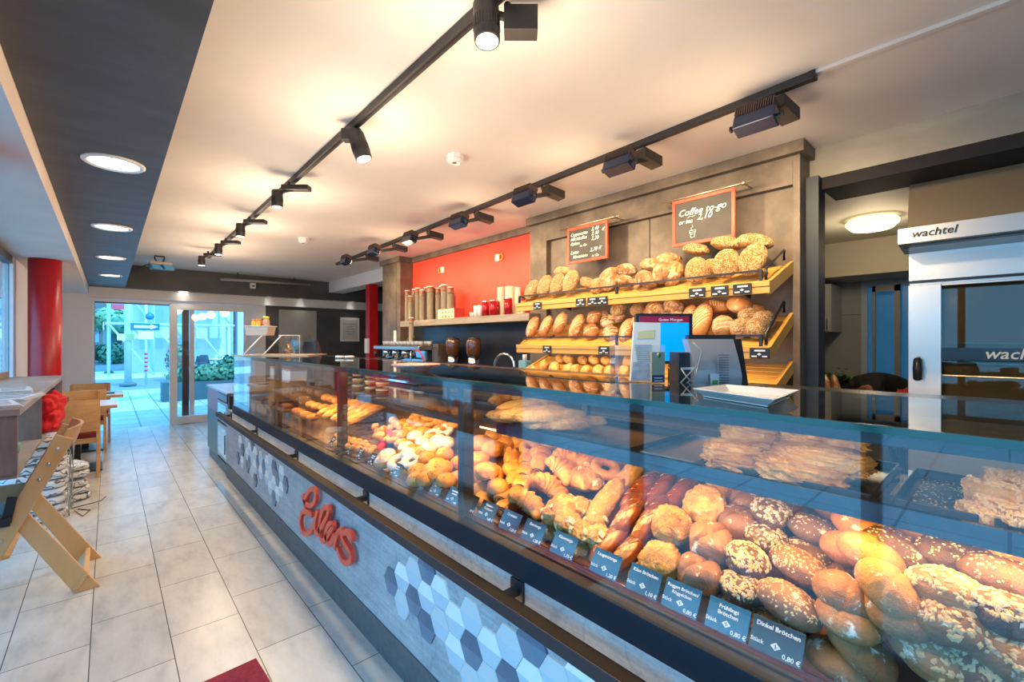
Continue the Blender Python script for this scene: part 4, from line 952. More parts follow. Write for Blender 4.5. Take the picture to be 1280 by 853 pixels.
batch('plain_roll', 'smooth light brown oval roll at the right of the Dinkel rolls', 'bread roll', 'smooth oval rolls in the counter', [(1058, 748, 1.12, 60, 18), (1110, 737, 1.10, 55, 28), (1075, 661, 1.28, 60, 20), (1088, 698, 1.18, 70, 20), (1076, 812, 1.05, 60, 25), (1043, 828, 1.05, 60, 0), (1045, 715, 1.3, 60, 0), (1107, 655, 1.42, 70, 0), (985, 640, 1.5, 60, 10), (1060, 690, 1.24, 60, 0), (1060, 775, 1.105, 60, 0), (1120, 770, 1.105, 60, 0)])
batch('oat_roll', 'oval roll thickly topped with oat flakes at the counter right end', 'bread roll', 'oat-topped rolls in the counter', [(1187, 745, 1.13, 75, 10), (1186, 782, 1.10, 75, 0), (1165, 822, 1.06, 65, 12), (1257, 818, 1.07, 65, 10), (1238, 846, 1.04, 70, 0), (1265, 697, 1.3, 80, 0), (1160, 665, 1.36, 80, 5)])
batch('pretzel_stick', 'glossy brown lye stick with poppy seeds behind the Laugenstange card', 'bread roll', 'lye sticks in the counter', [(784, 646, 1.20, -8, 38), (812, 652, 1.20, -8, 38), (764, 676, 1.13, -8, 30), (788, 688, 1.12, -8, 28), (800, 613, 1.33, -8, 30), (825, 612, 1.38, -8, 30), (765, 640, 1.26, -8, 30), (848, 620, 1.36, -8, 30)], jitter=4)
batch('cheese_stick', 'long pale cheese-baked stick behind the Käsestange card', 'bread roll', 'cheese sticks in the counter', [(757, 628, 1.22, -4, 36), (783, 600, 1.38, -4, 30), (712, 690, 1.06, 60, 0, 0, .7), (715, 605, 1.40, 60, 5)], jitter=4)
batch('cheese_piece', 'lumpy cheese stick end behind the Käsestange and Eierstange cards', 'bread roll', 'cheese stick ends in the counter', [(711, 655, None, 10, 10), (724, 636, None, 10, 20), (692, 645, None, 10, 10), (728, 667, 1.09, 10, 10), (690, 662, 1.09, 0, 0), (706, 632, None, 10, 20), (738, 600, None, 0, 20), (726, 688, 1.07, 0, 0), (745, 655, 1.16, 20, 0), (748, 672, 1.12, 0, 0), (742, 604, None, 30, 0), (735, 590, None, 30, 10)], s=1.05)
batch('croissant', 'golden ridged croissant behind the Croissant card', 'croissant', 'croissants in the counter', [(662, 630, 1.12, 100, 25, 0, .95), (690, 610, 1.22, 115, 30), (703, 588, 1.28, 95, 35, 0, .95), (733, 580, 1.38, 80, 20), (706, 640, 1.13, 60, 10), (752, 567, 1.5, 80, 10), (676, 606, 1.24, 110, 0), (722, 600, 1.30, 90, 10), (715, 572, 1.42, 90, 10), (738, 560, 1.52, 80, 0)])
batch('chocolate_roll', 'golden rolled pastry with dark chocolate swirl behind the Schoko-Croissant card', 'pastry', 'chocolate rolls in the counter', [(643, 601, 1.20, 28, 10), (630, 618, 1.14, 28, 8), (634, 634, 1.10, 28, 0), (674, 580, 1.33, 40, 25), (701, 571, 1.42, 20, 10), (657, 590, 1.27, 28, 5), (652, 606, 1.18, 28, 0), (648, 618, 1.13, 28, 0), (660, 574, 1.37, 28, 10)])
batch('hedgehog_bun', 'golden hedgehog bun with raisin eyes behind the Igel card', 'bun', 'hedgehog buns in the counter', [(617, 593, 1.21, 60, 15), (600, 612, 1.13, 60, 8), (641, 573, 1.33, 50, 15), (627, 562, 1.40, 60, 10), (622, 610, 1.13, 60, 0), (640, 588, 1.26, 60, 0), (606, 626, 1.105, 60, 0)])
batch('puff_bun', 'puffy golden bun stacked right of the anthracite glass post', 'bun', 'puffy golden buns in the counter', [(598, 576, 1.22, 60, 10), (590, 595, 1.15, 60, 5), (586, 612, 1.12, 60, 0), (602, 555, 1.35, 60, 10), (583, 628, 1.08, 60, 0), (585, 563, 1.33, 40, 0), (618, 545, 1.50, 40, 5), (650, 553, 1.50, 40, 5), (616, 562, 1.33, 30, 10), (576, 580, 1.24, 60, 0), (574, 600, 1.16, 60, 0), (637, 546, 1.55, 40, 5), (608, 590, 1.14, 60, 0), (632, 556, 1.44, 40, 0)])
batch('swirl_bun', 'glazed swirled bun in the back row of the counter', 'bun', 'swirled buns in the counter', [(663, 561, 1.45, 60, 20), (676, 567, 1.40, 60, 20), (757, 585, 1.36, 60, 25), (688, 555, 1.52, 60, 10), (775, 575, 1.5, 30, 10)])
# left of the post
def F(a, b): return (400+a/5.33, 480+b/5.33)
def FL(L, rz=30, el=15): return [(*F(*c), None, rz, el) for c in L]
batch('curd_ball', 'small orange fried curd ball heaped left of the glass post', 'pastry', 'curd balls in the counter', FL([(487, 245), (530, 280), (560, 258), (622, 233), (600, 257), (475, 297), (425, 305), (373, 290), (390, 322), (648, 248), (505, 262), (580, 285), (540, 300)]))
batch('berliner', 'sugar-dusted doughnut left of the glass post', 'doughnut', 'sugar-dusted doughnuts in the counter', FL([(635, 360), (575, 432), (450, 480), (690, 395), (425, 520)], 30, 12))
batch('sugar_ring', 'thick white powdered ring pastry left of the glass post', 'pastry', 'powdered ring pastries in the counter', FL([(520, 520), (612, 515), (830, 310), (755, 345)], 30, 25))
batch('sugar_bun', 'powdered white bun in the left pile of the counter', 'bun', 'powdered buns in the counter', FL([(790, 390), (835, 400), (725, 440), (600, 470)], 30, 12))
batch('round_bun', 'small golden milk bun immediately left of the glass post', 'bun', 'golden milk buns in the counter', FL([(715, 500), (650, 585), (780, 545), (765, 615), (830, 470), (690, 460), (735, 580), (820, 565), (840, 650), (640, 640), (700, 640)], 30, 12))
batch('swirl_bun', 'yellow glazed danish behind the powdered rings', 'pastry', 'glazed danishes in the counter', FL([(680, 270), (740, 260), (800, 300), (620, 300), (560, 340), (500, 340), (700, 320)], 30, 12), s=.9)
batch('curd_ball', 'small brown nut pastry behind the far price cards, left heap', 'pastry', 'small brown pastries in the far counter', FL([(110+i*38+(j % 2)*18, 400+i*9-j*24) for i in range(7) for j in range(3)][:20], 30, 10), s=.8)
# far section: brown pastries on a raised tray, baguettes and cakes
def grid(kind, desc, cat, group, xs, ys, z, tail, rz=0, s=1., el=0):
    L = []
    for x in xs:
        for y in ys: L.append(put(kind, (x+random.uniform(-.008, .008), y+random.uniform(-.008, .008), z+(x-1.05)*.38), rz+random.uniform(-12, 12), el, 0, s))
    L.sort(key=lambda o: screen_x(o.location))
    for k, o in enumerate(L): tag(o, '%s, %s %s' % (desc, ORD[k], tail), cat, group)
random.seed(4)
grid('swirl_bun', 'brown nut danish on the far trays past the second post', 'pastry', 'brown danishes in the far counter', (1.18, 1.30, 1.42, 1.54), (2.05, 2.18, 2.31, 2.44), .875, 'from the left')
grid('flaky_stick', 'golden baguette piece on the far wooden rack', 'bread', 'baguette pieces in the far counter', (1.20, 1.32), (2.82, 2.94, 3.06, 3.18, 3.30), .92, 'from the left', 20, .9, 15)
grid('round_bun', 'brown bun behind the far glass near the third post', 'bun', 'brown buns in the far counter', (1.12, 1.24, 1.36), (3.45, 3.58, 3.71, 3.84), .88, 'from the left')
grid('rye_roll', 'dark roll in the farthest counter section', 'bread roll', 'dark rolls in the farthest section', (1.12, 1.26, 1.40), (4.1, 4.3, 4.5, 4.7), .88, 'from the left')
# trays on the middle shelf
trm = P('baking_tray', (.05, .045, .04), .35, .5); trb = P('counter_tray_black', (.02, .02, .022), .25)
def tray(name, x0, x1, y0, y1, z, mat_, label, h=.02):
    m = MB().box(x0, x1, y0, y1, z, z+.003).box(x0, x0+.004, y0, y1, z, z+h).box(x1-.004, x1, y0, y1, z, z+h).box(x0, x1, y0, y0+.004, z, z+h).box(x0, x1, y1-.004, y1, z, z+h)
    o = m.ob(name, mat_, bevel=.001); tag(o, label, 'tray'); return o
ya, yb = onX(602, 530, 1.11)[1], onX(790, 560, 1.11)[1]
tray('counter_tray', 1.11, 1.46, yb, ya, 1.152, trb, 'black tray of flaky sticks on the middle shelf right of the post')
batch('flaky_stick', 'golden flaky cheese baguette on the black middle shelf tray', 'pastry', 'flaky baguettes on the middle shelf', [(660, 508, 1.22, -35, 4, 0, .95), (668, 518, 1.17, -35, 2), (690, 522, 1.18, -30, 2), (630, 500, 1.30, 10, 0, 0, .7), (628, 518, 1.22, 10, 0, 0, .7), (700, 530, 1.20, -35, 0), (725, 528, 1.26, -35, 0, 0, .8), (670, 496, 1.34, -20, 0, 0, .8), (655, 522, 1.16, -30, 0)], jitter=5)
yc = onX(1090, 600, 1.12)[1]
tray('counter_tray', 1.12, 1.46, yc, onX(880, 580, 1.12)[1], 1.152, trb, 'black tray under the large strudel pieces on the middle shelf')
batch('strudel_slice', 'large flaky strudel piece in the stack on the middle shelf', 'pastry', 'strudel pieces on the middle shelf', [(930, 585, 1.17, -60, 0, 0, .80), (925, 567, 1.20, -58, 0, 0, .80), (945, 547, 1.26, -62, 0, 0, .80), (1000, 590, 1.17, -60, 0, 0, .85), (1022, 575, 1.20, -60, 0, 0, .82), (1028, 555, 1.26, -55, 0, 0, .80), (970, 572, 1.28, -60, 0, 0, .75), (1050, 583, 1.26, -40, 0, 0, .62)], jitter=5)
y3 = onX(1116, 612, 1.13)[1]
tray('baking_tray', 1.13, 1.44, -.35, y3, 1.152, trm, 'dark baking tray scattered with crumbs at the right end of the middle shelf')
tray('steel_tray', 1.12, 1.46, onX(868, 570, 1.12)[1], onX(800, 560, 1.12)[1], 1.152, P('tray_steel', (.30, .30, .30), .3, .8), 'empty steel tray between the flaky sticks and the strudel pieces', .012)
m = MB(); rng = random.Random(9)
for _ in range(420):
    t_ = rng.random()**1.3
    flake(m, Vector((rng.uniform(1.15, 1.42), rng.uniform(-.05, y3-.015), 1.1565)), Vector((0, 0, 1)), rng.uniform(.0009, .0022), 0, rng, .5, 1.4)
o = m.ob('pastry_crumbs', mats['sesame']); tag(o, 'pale crumbs scattered over the dark baking tray', 'crumbs', kind='stuff')
L = [(1236, 650, 1.17, 30, 0), (1262, 642, 1.18, 30, 0), (1236, 626, 1.20, 62, 0), (1250, 628, 1.21, 65, 0), (1268, 618, 1.25, 20, 0), (1274, 606, 1.30, 40, 0), (1278, 630, 1.2, 60, 0), (1272, 652, 1.16, 30, 0)]
for k, (px, py, X, rz, el) in enumerate(L):
    o = put('oat_slice', onX(px, py, X), rz, 0, 78 if k in (2, 3, 6) else 4, .85)
    tag(o, 'crumbly oat slice stacked on the dark baking tray, %s of the stack' % ORD[k], 'pastry', 'oat slices on the middle shelf')
# wall loaves
def wb(kind, desc, group, items, tail, cat='bread loaf'):
    L = []
    for it in items:
        px, py, X, rz, el, s = it
        L.append((px, put(kind, onX(px, py, X), rz+random.uniform(-6, 6), el, random.uniform(-8, 8), s)))
    L.sort(key=lambda a: a[0])
    for k, (px, o) in enumerate(L): tag(o, desc+(', %s %s' % (ORD[k], tail) if len(L) > 1 else ''), cat, group)
wb('oat_loaf', 'oat-crusted long loaf leaning upright on the topmost shelf', 'oat-crusted loaves on the topmost shelf', [(665, 363, 2.92, 5, 58, .95), (681, 358, 2.92, 5, 58, .98), (697, 356, 2.92, 5, 60, .95), (713.5, 353, 2.91, 5, 62, 1.0), (704, 341, 3.03, 80, 8, .95), (733, 354, 3.0, 60, 20, .85)], 'from the left')
wb('rustic_loaf', 'dark-cracked rustic loaf on the topmost shelf', 'rustic loaves on the topmost shelf', [(747, 358, 2.94, 10, 55, .8), (762, 350, 2.97, 10, 60, 1.15), (783, 339, 3.02, 60, 12, 1.0), (780, 352, 2.90, 60, 12, .85), (813, 332, 3.0, 60, 10, .95), (808, 350, 2.89, 60, 40, .95), (829, 341, 2.93, 10, 62, .95), (841, 342, 2.96, 10, 65, 1.0), (836, 326, 3.06, 80, 10, 1.0), (820, 354, 3.0, 30, 30, .8), (795, 357, 3.0, 30, 30, .8)], 'from the left')
wb('seeded_oval', 'golden seed-crusted oval loaf at the right of the topmost shelf', 'seed-crusted loaves on the topmost shelf', [(870, 338, 2.90, 5, 65, .86), (870, 313, 3.05, 85, 15, .8), (889, 336, 3.06, 20, 50, .8), (908, 330, 2.89, 5, 65, .95), (908, 306, 3.04, 85, 15, .9), (941, 325, 2.89, 5, 62, 1.0), (943, 304, 3.04, 85, 15, 1.0)], 'from the left')
wb('batard', 'scored golden batard leaning upright on the middle shelf', 'scored batards on the middle shelf', [(666, 409, 2.92, 0, 58, .97), (683, 408, 2.92, 0, 58, .97), (700.5, 405, 2.92, 0, 60, 1.0), (721, 408, 2.92, 0, 58, .98), (783, 413, 2.92, 0, 55, .9), (877, 401, 2.93, 0, 58, 1.15), (862, 398, 2.98, 0, 60, .9), (818, 392, 3.02, 90, 10, .8), (895, 384, 3.07, 60, 10, 1.0)], 'from the left')
wb('golden_round', 'round golden loaf with one cut on the middle shelf', 'round golden loaves on the middle shelf', [(743, 398, 3.02, 20, 55, 1.0), (739, 415, 2.90, 20, 60, .98), (924, 383, 3.02, 60, 20, 1.15), (944, 389, 3.07, 60, 10, .8), (798, 405, 2.95, 60, 50, .9)], 'from the left')
wb('floury_round', 'floury rustic round loaf on the middle shelf', 'floury round loaves on the middle shelf', [(760, 403, 2.99, 20, 55, .95), (763, 417, 2.90, 20, 60, .95), (820, 388, 3.0, 60, 25, 1.1), (842, 384, 3.05, 60, 20, 1.1), (755, 396, 3.09, 0, 40, .8), (772, 397, 3.05, 0, 40, .85), (829, 400, 3.0, 0, 40, .9), (845, 398, 3.0, 0, 40, .9), (904, 408, 2.90, 20, 60, 1.0)], 'from the left')
wb('seeded_ball', 'small seed-crusted round loaf on the middle shelf', 'seeded round loaves on the middle shelf', [(773, 388, 3.05, 0, 40, 1.0), (797, 388, 3.08, 0, 40, .9), (925, 411, 2.89, 20, 60, .95), (946, 411, 2.89, 20, 60, 1.0), (935, 396, 2.99, 20, 45, .95), (955, 401, 2.97, 20, 45, 1.0), (800, 388, 3.1, 0, 30, .8)], 'from the left')
wb('small_golden_roll', 'pale golden roll on the lowest oak shelf', 'golden rolls on the lowest shelf', [(666, 462, 2.87, 50, 12, 1.15), (680, 456, 2.92, 40, 30, 1.1), (728.5, 451, 3.0, 60, 20, 1.1), (743, 451, 3.0, 60, 20, 1.15), (758, 452, 3.0, 60, 20, 1.1), (732, 464, 2.88, 20, 40, 1.1), (748, 464, 2.88, 30, 35, 1.15), (762, 465, 2.88, 30, 35, 1.15), (700, 449, 3.03, 60, 20, 1.1), (780, 465, 2.88, 30, 35, 1.1), (795, 465, 2.88, 30, 35, 1.1), (785, 452, 3.0, 30, 35, 1.1)], 'from the left', 'bread roll')
wb('speckled_roll', 'pale roll speckled with seeds on the lowest oak shelf', 'speckled rolls on the lowest shelf', [(693, 460, 2.88, 40, 35, 1.1), (710, 461, 2.88, 20, 40, .95), (719, 463, 2.87, 20, 40, .95), (711, 450, 2.99, 60, 20, 1.1)], 'from the left', 'bread roll')
# ---- price cards standing in the channel behind the front glass
card_m = P('card_navy_sky_tint', (.003, .06, .12), .18, spec=1.0, coat=1.0)  # blue base carries the sky's reflection on the dark price cards
card_k = P('card_black', (.012, .014, .02), .25, spec=.8, coat=.6)
def card(px, lines, price, label, mat_, w=.090, X=1.012, hgt=.066, pxr=None):
    y = onX(px, 700, X)[1]; tilt = radians(32); up = Vector((sin(tilt), 0, cos(tilt))); rt = Vector((0, -1, 0)); n = Vector((-cos(tilt), 0, sin(tilt)))
    b = Vector((X, y, .826)); t = thing('price_card', tuple(b), label, 'price card', 'price cards in the counter')
    MB().obox(b+up*hgt/2, rt*w/2, up*hgt/2, n*.0006).ob('card_sheet', mat_, t, .0015)
    f = b+n*.0009; m = MB()
    if lines:
        for i, (tx, s) in enumerate(lines): m.text(tx, f+up*(hgt*.74-i*.0125), rt, up, s*.80, 0, .0002, 'CENTER', 0, .015)
        m.text('Stück', f+up*.016-rt*w*.36, rt, up, .0115, 0, .0002, 'CENTER', 0, .015)
        m.text(price+' €', f+up*.0055+rt*w*.31, rt, up, .0125, 0, .0002, 'CENTER', 0, .015)
    else:
        m.obox(f+up*hgt*.76, rt*w*.26, up*.0028, n*.0003).obox(f+up*hgt*.60, rt*w*.2, up*.0026, n*.0003).obox(f+up*.014-rt*w*.33, rt*w*.09, up*.0025, n*.0003).obox(f+up*.010+rt*w*.3, rt*w*.10, up*.0025, n*.0003)
    c = f+up*.021; r_ = .0075
    m.add([c+rt*r_*1.3, c+up*r_, c-rt*r_*1.3, c-up*r_], [(0, 1, 2, 3)])
    m.ob('card_lettering', tagwhite, t)
    m = MB(); c2 = c+n*.0004
    m.obox(c2, rt*.0007, up*.0045, n*.0002).obox(c2+rt*.0022-up*.001, rt*.002, up*.0006, n*.0002).obox(c2-rt*.002+up*.0014, rt*.002, up*.0006, n*.0002)
    m.ob('card_emblem', mat_, t)
W_ = lambda s: 'price card reading %s in the front channel of the counter' % s
card(967, [('Dinkel Brötchen', .0155)], '0,80', W_('Dinkel Brötchen'), card_k, .098)
card(905, [('Frühlings', .015), ('Brötchen', .015)], '0,80', W_('Frühlings Brötchen'), card_m)
card(847, [('Roggen Brötchen/', .0135), ('Röggelchen', .0135)], '0,80', W_('Roggen Brötchen and Röggelchen'), card_m)
card(800, [('Käse Brötchen', .015)], '1,10', W_('Käse Brötchen'), card_m)
card(752, [('Laugenstange', .015)], '1,20', W_('Laugenstange'), card_m)
card(700, [('Käsestange', .0155)], '1,70', W_('Käsestange'), card_m)
card(662, [('Eierstange', .0155)], '1,20', W_('Eierstange'), card_m)
card(633, [('Croissant', .0155)], '1,20', W_('Croissant alone'), card_m)
card(605, [('Schoko-', .015), ('Croissant', .015)], '1,60', W_('Schoko-Croissant'), card_k)
card(582, [('Igel', .0165)], '1,30', W_('Igel'), card_k)
FC = [562.5, 541, 521, 491, 470, 461, 446, 433, 421.5, 412]
for i, px in enumerate(FC):
    card(px, None, '', 'small price card left of the Igel card with blurred writing, %s to its left' % ORD[i], card_m if i in (0, 2, 3, 4) else card_k, .08 if i < 4 else .062)
# red card among the pastries
p = pile(*F(428, 375)); o = MB().obox(p, (0, .05, 0), (.03, 0, .05), (.0006, 0, -.0004)).ob('red_price_card', P('card_red', (.6, .02, .02), .4)); tag(o, 'red price card stuck among the pastries left of the post', 'price card')
p = onX(657, 539, 1.145); card_ = MB().obox((1.108, p[1], 1.176), (0, -.055, 0), (.012, 0, .022), (-.0006, 0, .0003)).ob('shelf_price_card', card_k); tag(card_, 'black price card leaning on the flaky stick tray', 'price card')

# ---- things placed in a frame turned towards the customer; x right, y away, z up
def L(px, py, d, dy=0): return ((px-640)/560, d, py)
class Local:
    def __init__(s, name, px0, d, z0, label, cat, group=None):
        r = sight(px0, 426.5); s.d = d; s.px0 = px0; s.z0 = z0
        s.t = thing(name, (r[0]*d, r[1]*d, z0), label, cat, group, rz=-radians(42))
        s.m = MB(); s.m.own = s
    def x(s, px, dd=0): return (px-s.px0)/560*(s.d+dd)
    def z(s, py, dd=0): return H+(426.5-py)/560*(s.d+dd)-s.z0
    def put(s, name, mat_, bevel=0, parent=None, smooth=None):
        o = bpy.data.objects.new(name, s.m.mesh(name, mat_, smooth)); C.objects.link(o); o.parent = parent or s.t
        if bevel:
            b = o.modifiers.new('bevel', 'BEVEL'); b.width = bevel; b.segments = 2; b.limit_method = 'ANGLE'
        s.m = MB(); s.m.own = s; return o
# leaflet holder
q = Local('leaflet_holder', 800, 1.52, ZS, 'clear acrylic holder with tall white leaflets on the glass counter', 'leaflet holder')
x0, x1 = q.x(767), q.x(829); q.m.box(x0, x1, -.02, -.0185, 0, q.z(432)).box(x0, x1, .06, .0615, 0, q.z(420)).box(x0, x0+.002, -.0185, .06, 0, q.z(432)).box(x1-.002, x1, -.0185, .06, 0, q.z(432)).box(x0, x1, -.02, .06, 0, .002).put('acrylic_box', acryl)
q.m.prism([(q.x(788), .004), (q.x(825), .004), (q.x(832), q.z(403)), (q.x(798), q.z(402))], lambda a, b, d: (a, d+b*.25, b), .0, .012).put('leaflet_stack', paper)
q.m.prism([(q.x(800), q.z(424)), (q.x(822), q.z(423)), (q.x(824), q.z(412)), (q.x(802), q.z(414))], lambda a, b, d: (a, d+b*.25, b), -.001, 0).put('yellow_note', P('note_yellow', (.72, .66, .35), .7))
q.m.prism([(q.x(789), .006), (q.x(812), .006), (q.x(813), q.z(455)), (q.x(793), q.z(453))], lambda a, b, d: (a, d+b*.25, b), -.001, 0).put('printed_picture', P('print_blue_grey', (.30, .40, .52), .6, col2=(.45, .52, .6), nscale=40))
for i in range(9): q.m.prism([(q.x(796+i*.3), q.z(432+i*2.6)), (q.x(818), q.z(432+i*2.6)), (q.x(818), q.z(431.3+i*2.6)), (q.x(796+i*.3), q.z(431.3+i*2.6))], lambda a, b, d: (a, d+b*.25, b), -.001, 0)
q.put('printed_lines', P('print_grey', (.35, .36, .4), .6))
q.m = MB().box(q.x(810), q.x(826), -.04, -.028, .003, q.z(440)); q.put('small_card', P('card_beige', (.42, .34, .24), .6))
q.m.box(q.x(810.5), q.x(825.5), -.0415, -.04, .004, q.z(468)); q.put('card_band', P('band_navy', (.03, .04, .10), .4))
for z_ in (471, 474.5): q.m.box(q.x(813), q.x(823), -.0425, -.0415, q.z(z_+1), q.z(z_))
q.put('band_lettering', tagwhite)
q.m.lathe([(.0, 0), (.008, .006), (.009, .014), (.004, .02)], 3, (q.x(818), -.0405, q.z(448))); q.put('leaf_mark', P('leaf_green', (.25, .38, .15), .5))
# customer display
q = Local('customer_display', 831, 1.78, ZS-.02, 'black till display with a bright blue screen behind the leaflet holder', 'monitor')
def ins(a, b, c, d_, y): q.m.box(a, b, y, y+.002, c, d_)
q.m.box(q.x(795), q.x(866), 0, .03, q.z(455), q.z(392)); q.put('display_casing', P('casing_black', (.015, .015, .018), .3), .003)
q.m.box(q.x(799), q.x(861), -.0015, 0, q.z(451.5), q.z(395.5)); q.put('display_screen', P('screen_blue', (.0, .2, .6), .2, emit=(.0, .36, .95), estr=.85))
q.m.box(q.x(799), q.x(861), -.003, -.0015, q.z(403.5), q.z(395.5)); q.put('screen_header', P('screen_red', (.2, .0, .03), .3, emit=(.28, .01, .05), estr=.5))
q.m.text('Guten Morgen', (q.x(853), -.0032, q.z(401.5)), (1, 0, 0), (0, 0, 1), .016, 0, .0002, 'RIGHT'); q.m.text('Gesamtsumme  0,00', (q.x(860), -.0017, q.z(450.5)), (1, 0, 0), (0, 0, 1), .009, 0, .0002, 'RIGHT'); q.put('screen_lettering', P('screen_text', (.7, .8, .9), .4, emit=(.7, .8, .9), estr=.4))
q.m.cyl((q.x(848), .03, 0), (q.x(848), .03, q.z(452)), .030, n=20); q.put('pole', P('pole_black', (.02, .02, .02), .15, .3))
for z_ in (.05, .12): q.m.cyl((q.x(848), .03, z_), (q.x(848), .03, z_+.004), .0308, n=20)
q.put('pole_ring', chrome)
# till terminal seen from behind
q = Local('till_terminal', 900, 1.52, ZS-.02, 'silver-backed till terminal beside the blue display on the counter', 'monitor')
x0, x1 = q.x(868), q.x(925)
N_ = 14; vs_, fs_ = [], []
for i in range(N_+1):
    t_ = i/N_; zz = q.z(485)+(q.z(424)-q.z(485))*t_; yy = .02*sin(t_*pi)*-1+.05*t_
    for (xx, y2) in ((x0-.004*t_, yy), (x1+.012-.03*sin(t_*2.2)*.4, yy), (x1+.012-.03*sin(t_*2.2)*.4, yy+.05), (x0-.004*t_, yy+.05)): vs_.append((xx, y2, zz))
for i in range(N_):
    for k in range(4): fs_.append((i*4+k, i*4+(k+1) % 4, (i+1)*4+(k+1) % 4, (i+1)*4+k))
fs_ += [(3, 2, 1, 0), tuple(N_*4+k for k in range(4))]
q.m.add(vs_, fs_, 0, False); q.put('back_casing', P('silver_back', (.60, .62, .66), .3, .75))
q.m.prism([(.0, q.z(485)), (.05, q.z(424)), (.10, q.z(421)), (.07, q.z(485))], lambda a, b, d: (d, a-.012, b), x1+.006, x1+.024); q.put('side_casing', P('side_black', (.02, .018, .018), .3))
q.m.box(x0+.0, x1+.01, .05, .08, q.z(424), q.z(418.5)); q.put('top_bezel', P('bezel_black', (.03, .028, .025), .3))
for i in range(12): q.m.box(q.x(896), q.x(909), -.014, -.008, q.z(479)+i*.0085, q.z(479)+i*.0085+.003)
q.put('vent_slots', P('vent_grey', (.2, .2, .24), .4))
q.m.box(q.x(886), q.x(897), -.0135, -.012, q.z(481), q.z(467)); q.put('sticker', tagwhite)
q.m.box(q.x(888), q.x(895), -.0145, -.0135, q.z(479.5), q.z(475)); q.put('sticker_mark', P('sticker_green', (.15, .4, .1), .5))
q.m.box(q.x(852), q.x(877), .03, .12, 0, q.z(441)); q.put('printer_box', black, .003)
q.m.box(q.x(855), q.x(874), .027, .03, q.z(463), q.z(460)); q.put('printer_slot', steel)
for a in ((866, 428, 876, 438, 872, 455, 846, 482), (852, 462, 856, 470, 862, 476, 868, 486), (872, 458, 868, 470, 858, 478, 849, 484)):
    q.m.tube([(q.x(a[0]), .0, q.z(a[1])), (q.x(a[2]), -.01, q.z(a[3])), (q.x(a[4]), -.01, q.z(a[5])), (q.x(a[6]), -.01, max(.004, q.z(a[7])))], .0022, 6)
q.put('cable', P('cable_grey', (.4, .4, .38), .5))
# white serving tray
zr = ZS+.022; cs = [onZ(px, py, zr) for px, py in ((866, 485.5), (906, 480.5), (999, 487.5), (968, 499.5))]
cc = Vector(tuple(sum(c[i] for c in cs)/4 for i in range(3)))
t = thing('serving_tray', (cc.x, cc.y, ZS), 'white rectangular porcelain tray on the glass counter before the terminal', 'tray')
m = MB(); lev = []
for f, z_ in ((.80, ZS+.001), (.80, ZS+.004), (1.0, zr-.002), (1.0, zr), (.97, zr), (.74, ZS+.007)): lev.append([(cc.x+(c[0]-cc.x)*f, cc.y+(c[1]-cc.y)*f, z_) for c in cs])
vs_ = [p for l in lev for p in l]; fs_ = [(3, 2, 1, 0)]+[(i*4+k, i*4+(k+1) % 4, (i+1)*4+(k+1) % 4, (i+1)*4+k) for i in range(5) for k in range(4)]+[(20, 21, 22, 23)]
m.add(vs_, fs_); o = m.ob('tray_dish', P('porcelain', (.82, .80, .76), .12, coat=.5), t, .0015)
# pink plate
p = onZ(520, 459, ZS+.02)
t = thing('cake_plate', (p[0], p[1], ZS), 'shallow pink speckled plate on the glass counter before the coffee machine', 'plate')
MB().lathe([(.05, .0), (.055, .006), (.10, .022), (.112, .030), (.113, .033), (.10, .026), (.05, .010)], 36, (p[0], p[1], ZS+.001)).ob('plate_dish', P('pink_glaze', (.72, .36, .32), .2, col2=(.78, .5, .44), nscale=60, coat=.4), t)
# sneeze guard at the far end
q = Local('sneeze_guard', 345, 4.35, ZS, 'clear acrylic sneeze guard with slanted struts at the far counter end', 'sneeze guard')
zt = q.z(419.5); q.m.box(q.x(311), q.x(376), -.02, .24, zt-.006, zt).box(q.x(374), q.x(376), -.12, .24, 0, zt).box(q.x(348), q.x(350), .236, .24, 0, zt).prism([(-.14, 0), (-.02, zt), (-.012, zt), (-.132, 0)], lambda a, b, d: (d, a, b), q.x(311), q.x(376)); q.put('acrylic_sheet', acryl)
for px in (326, 350): q.m.tube([(q.x(px-12), -.14, 0), (q.x(px+3), -.02, zt)], .006, 6)
q.m.tube([(q.x(350), -.02, zt), (q.x(376), -.02, zt)], .004, 6).tube([(q.x(375.5), -.02, zt), (q.x(375.5), -.02, 0)], .004, 6)
q.put('edge_strut', P('strut_white', (.75, .78, .8), .3))
q = Local('serving_board', 350, 4.35, ZS, 'thin beige board under the sneeze guard', 'board'); q.m.box(q.x(306), q.x(395), -.17, .26, .001, .010); q.put('board_sheet', P('board_beige', (.55, .45, .33), .4), .001)
zt += ZS
q = Local('plastic_box', 324, 4.38, zt, 'translucent white plastic box on top of the sneeze guard', 'box')
q.m.prism([(q.x(311.5), 0), (q.x(336), 0), (q.x(338.5), .085), (q.x(309.5), .085)], lambda a, b, d: (a, d, b), -.05, .10); q.put('box_body', P('box_translucent', (.80, .66, .48), .35, trans=.25), .004)
q.m.box(q.x(308.5), q.x(339.5), -.06, .11, .085, .093); q.put('box_rim', whiteplast, .002)
def bottle(px, w, zb, ht, body, capm, label, neck=.6):
    q = Local('bottle', px, 4.42, zb, label, 'bottle', 'bottles on the plastic box'); r = w/560*4.42/2
    q.m.lathe([(r*.9, 0), (r, .004), (r, ht*.55), (r*neck, ht*.72), (r*neck, ht*.8)], 18, (0, .02, 0)); q.put('bottle_body', body)
    q.m.lathe([(r*neck*1.15, ht*.78), (r*neck*1.15, ht), (r*neck*.8, ht*1.01)], 18, (0, .02, 0)); q.put('bottle_cap', capm)
ylw = P('juice_yellow', (.85, .45, .04), .25); orc = P('cap_orange', (.85, .16, .03), .35)
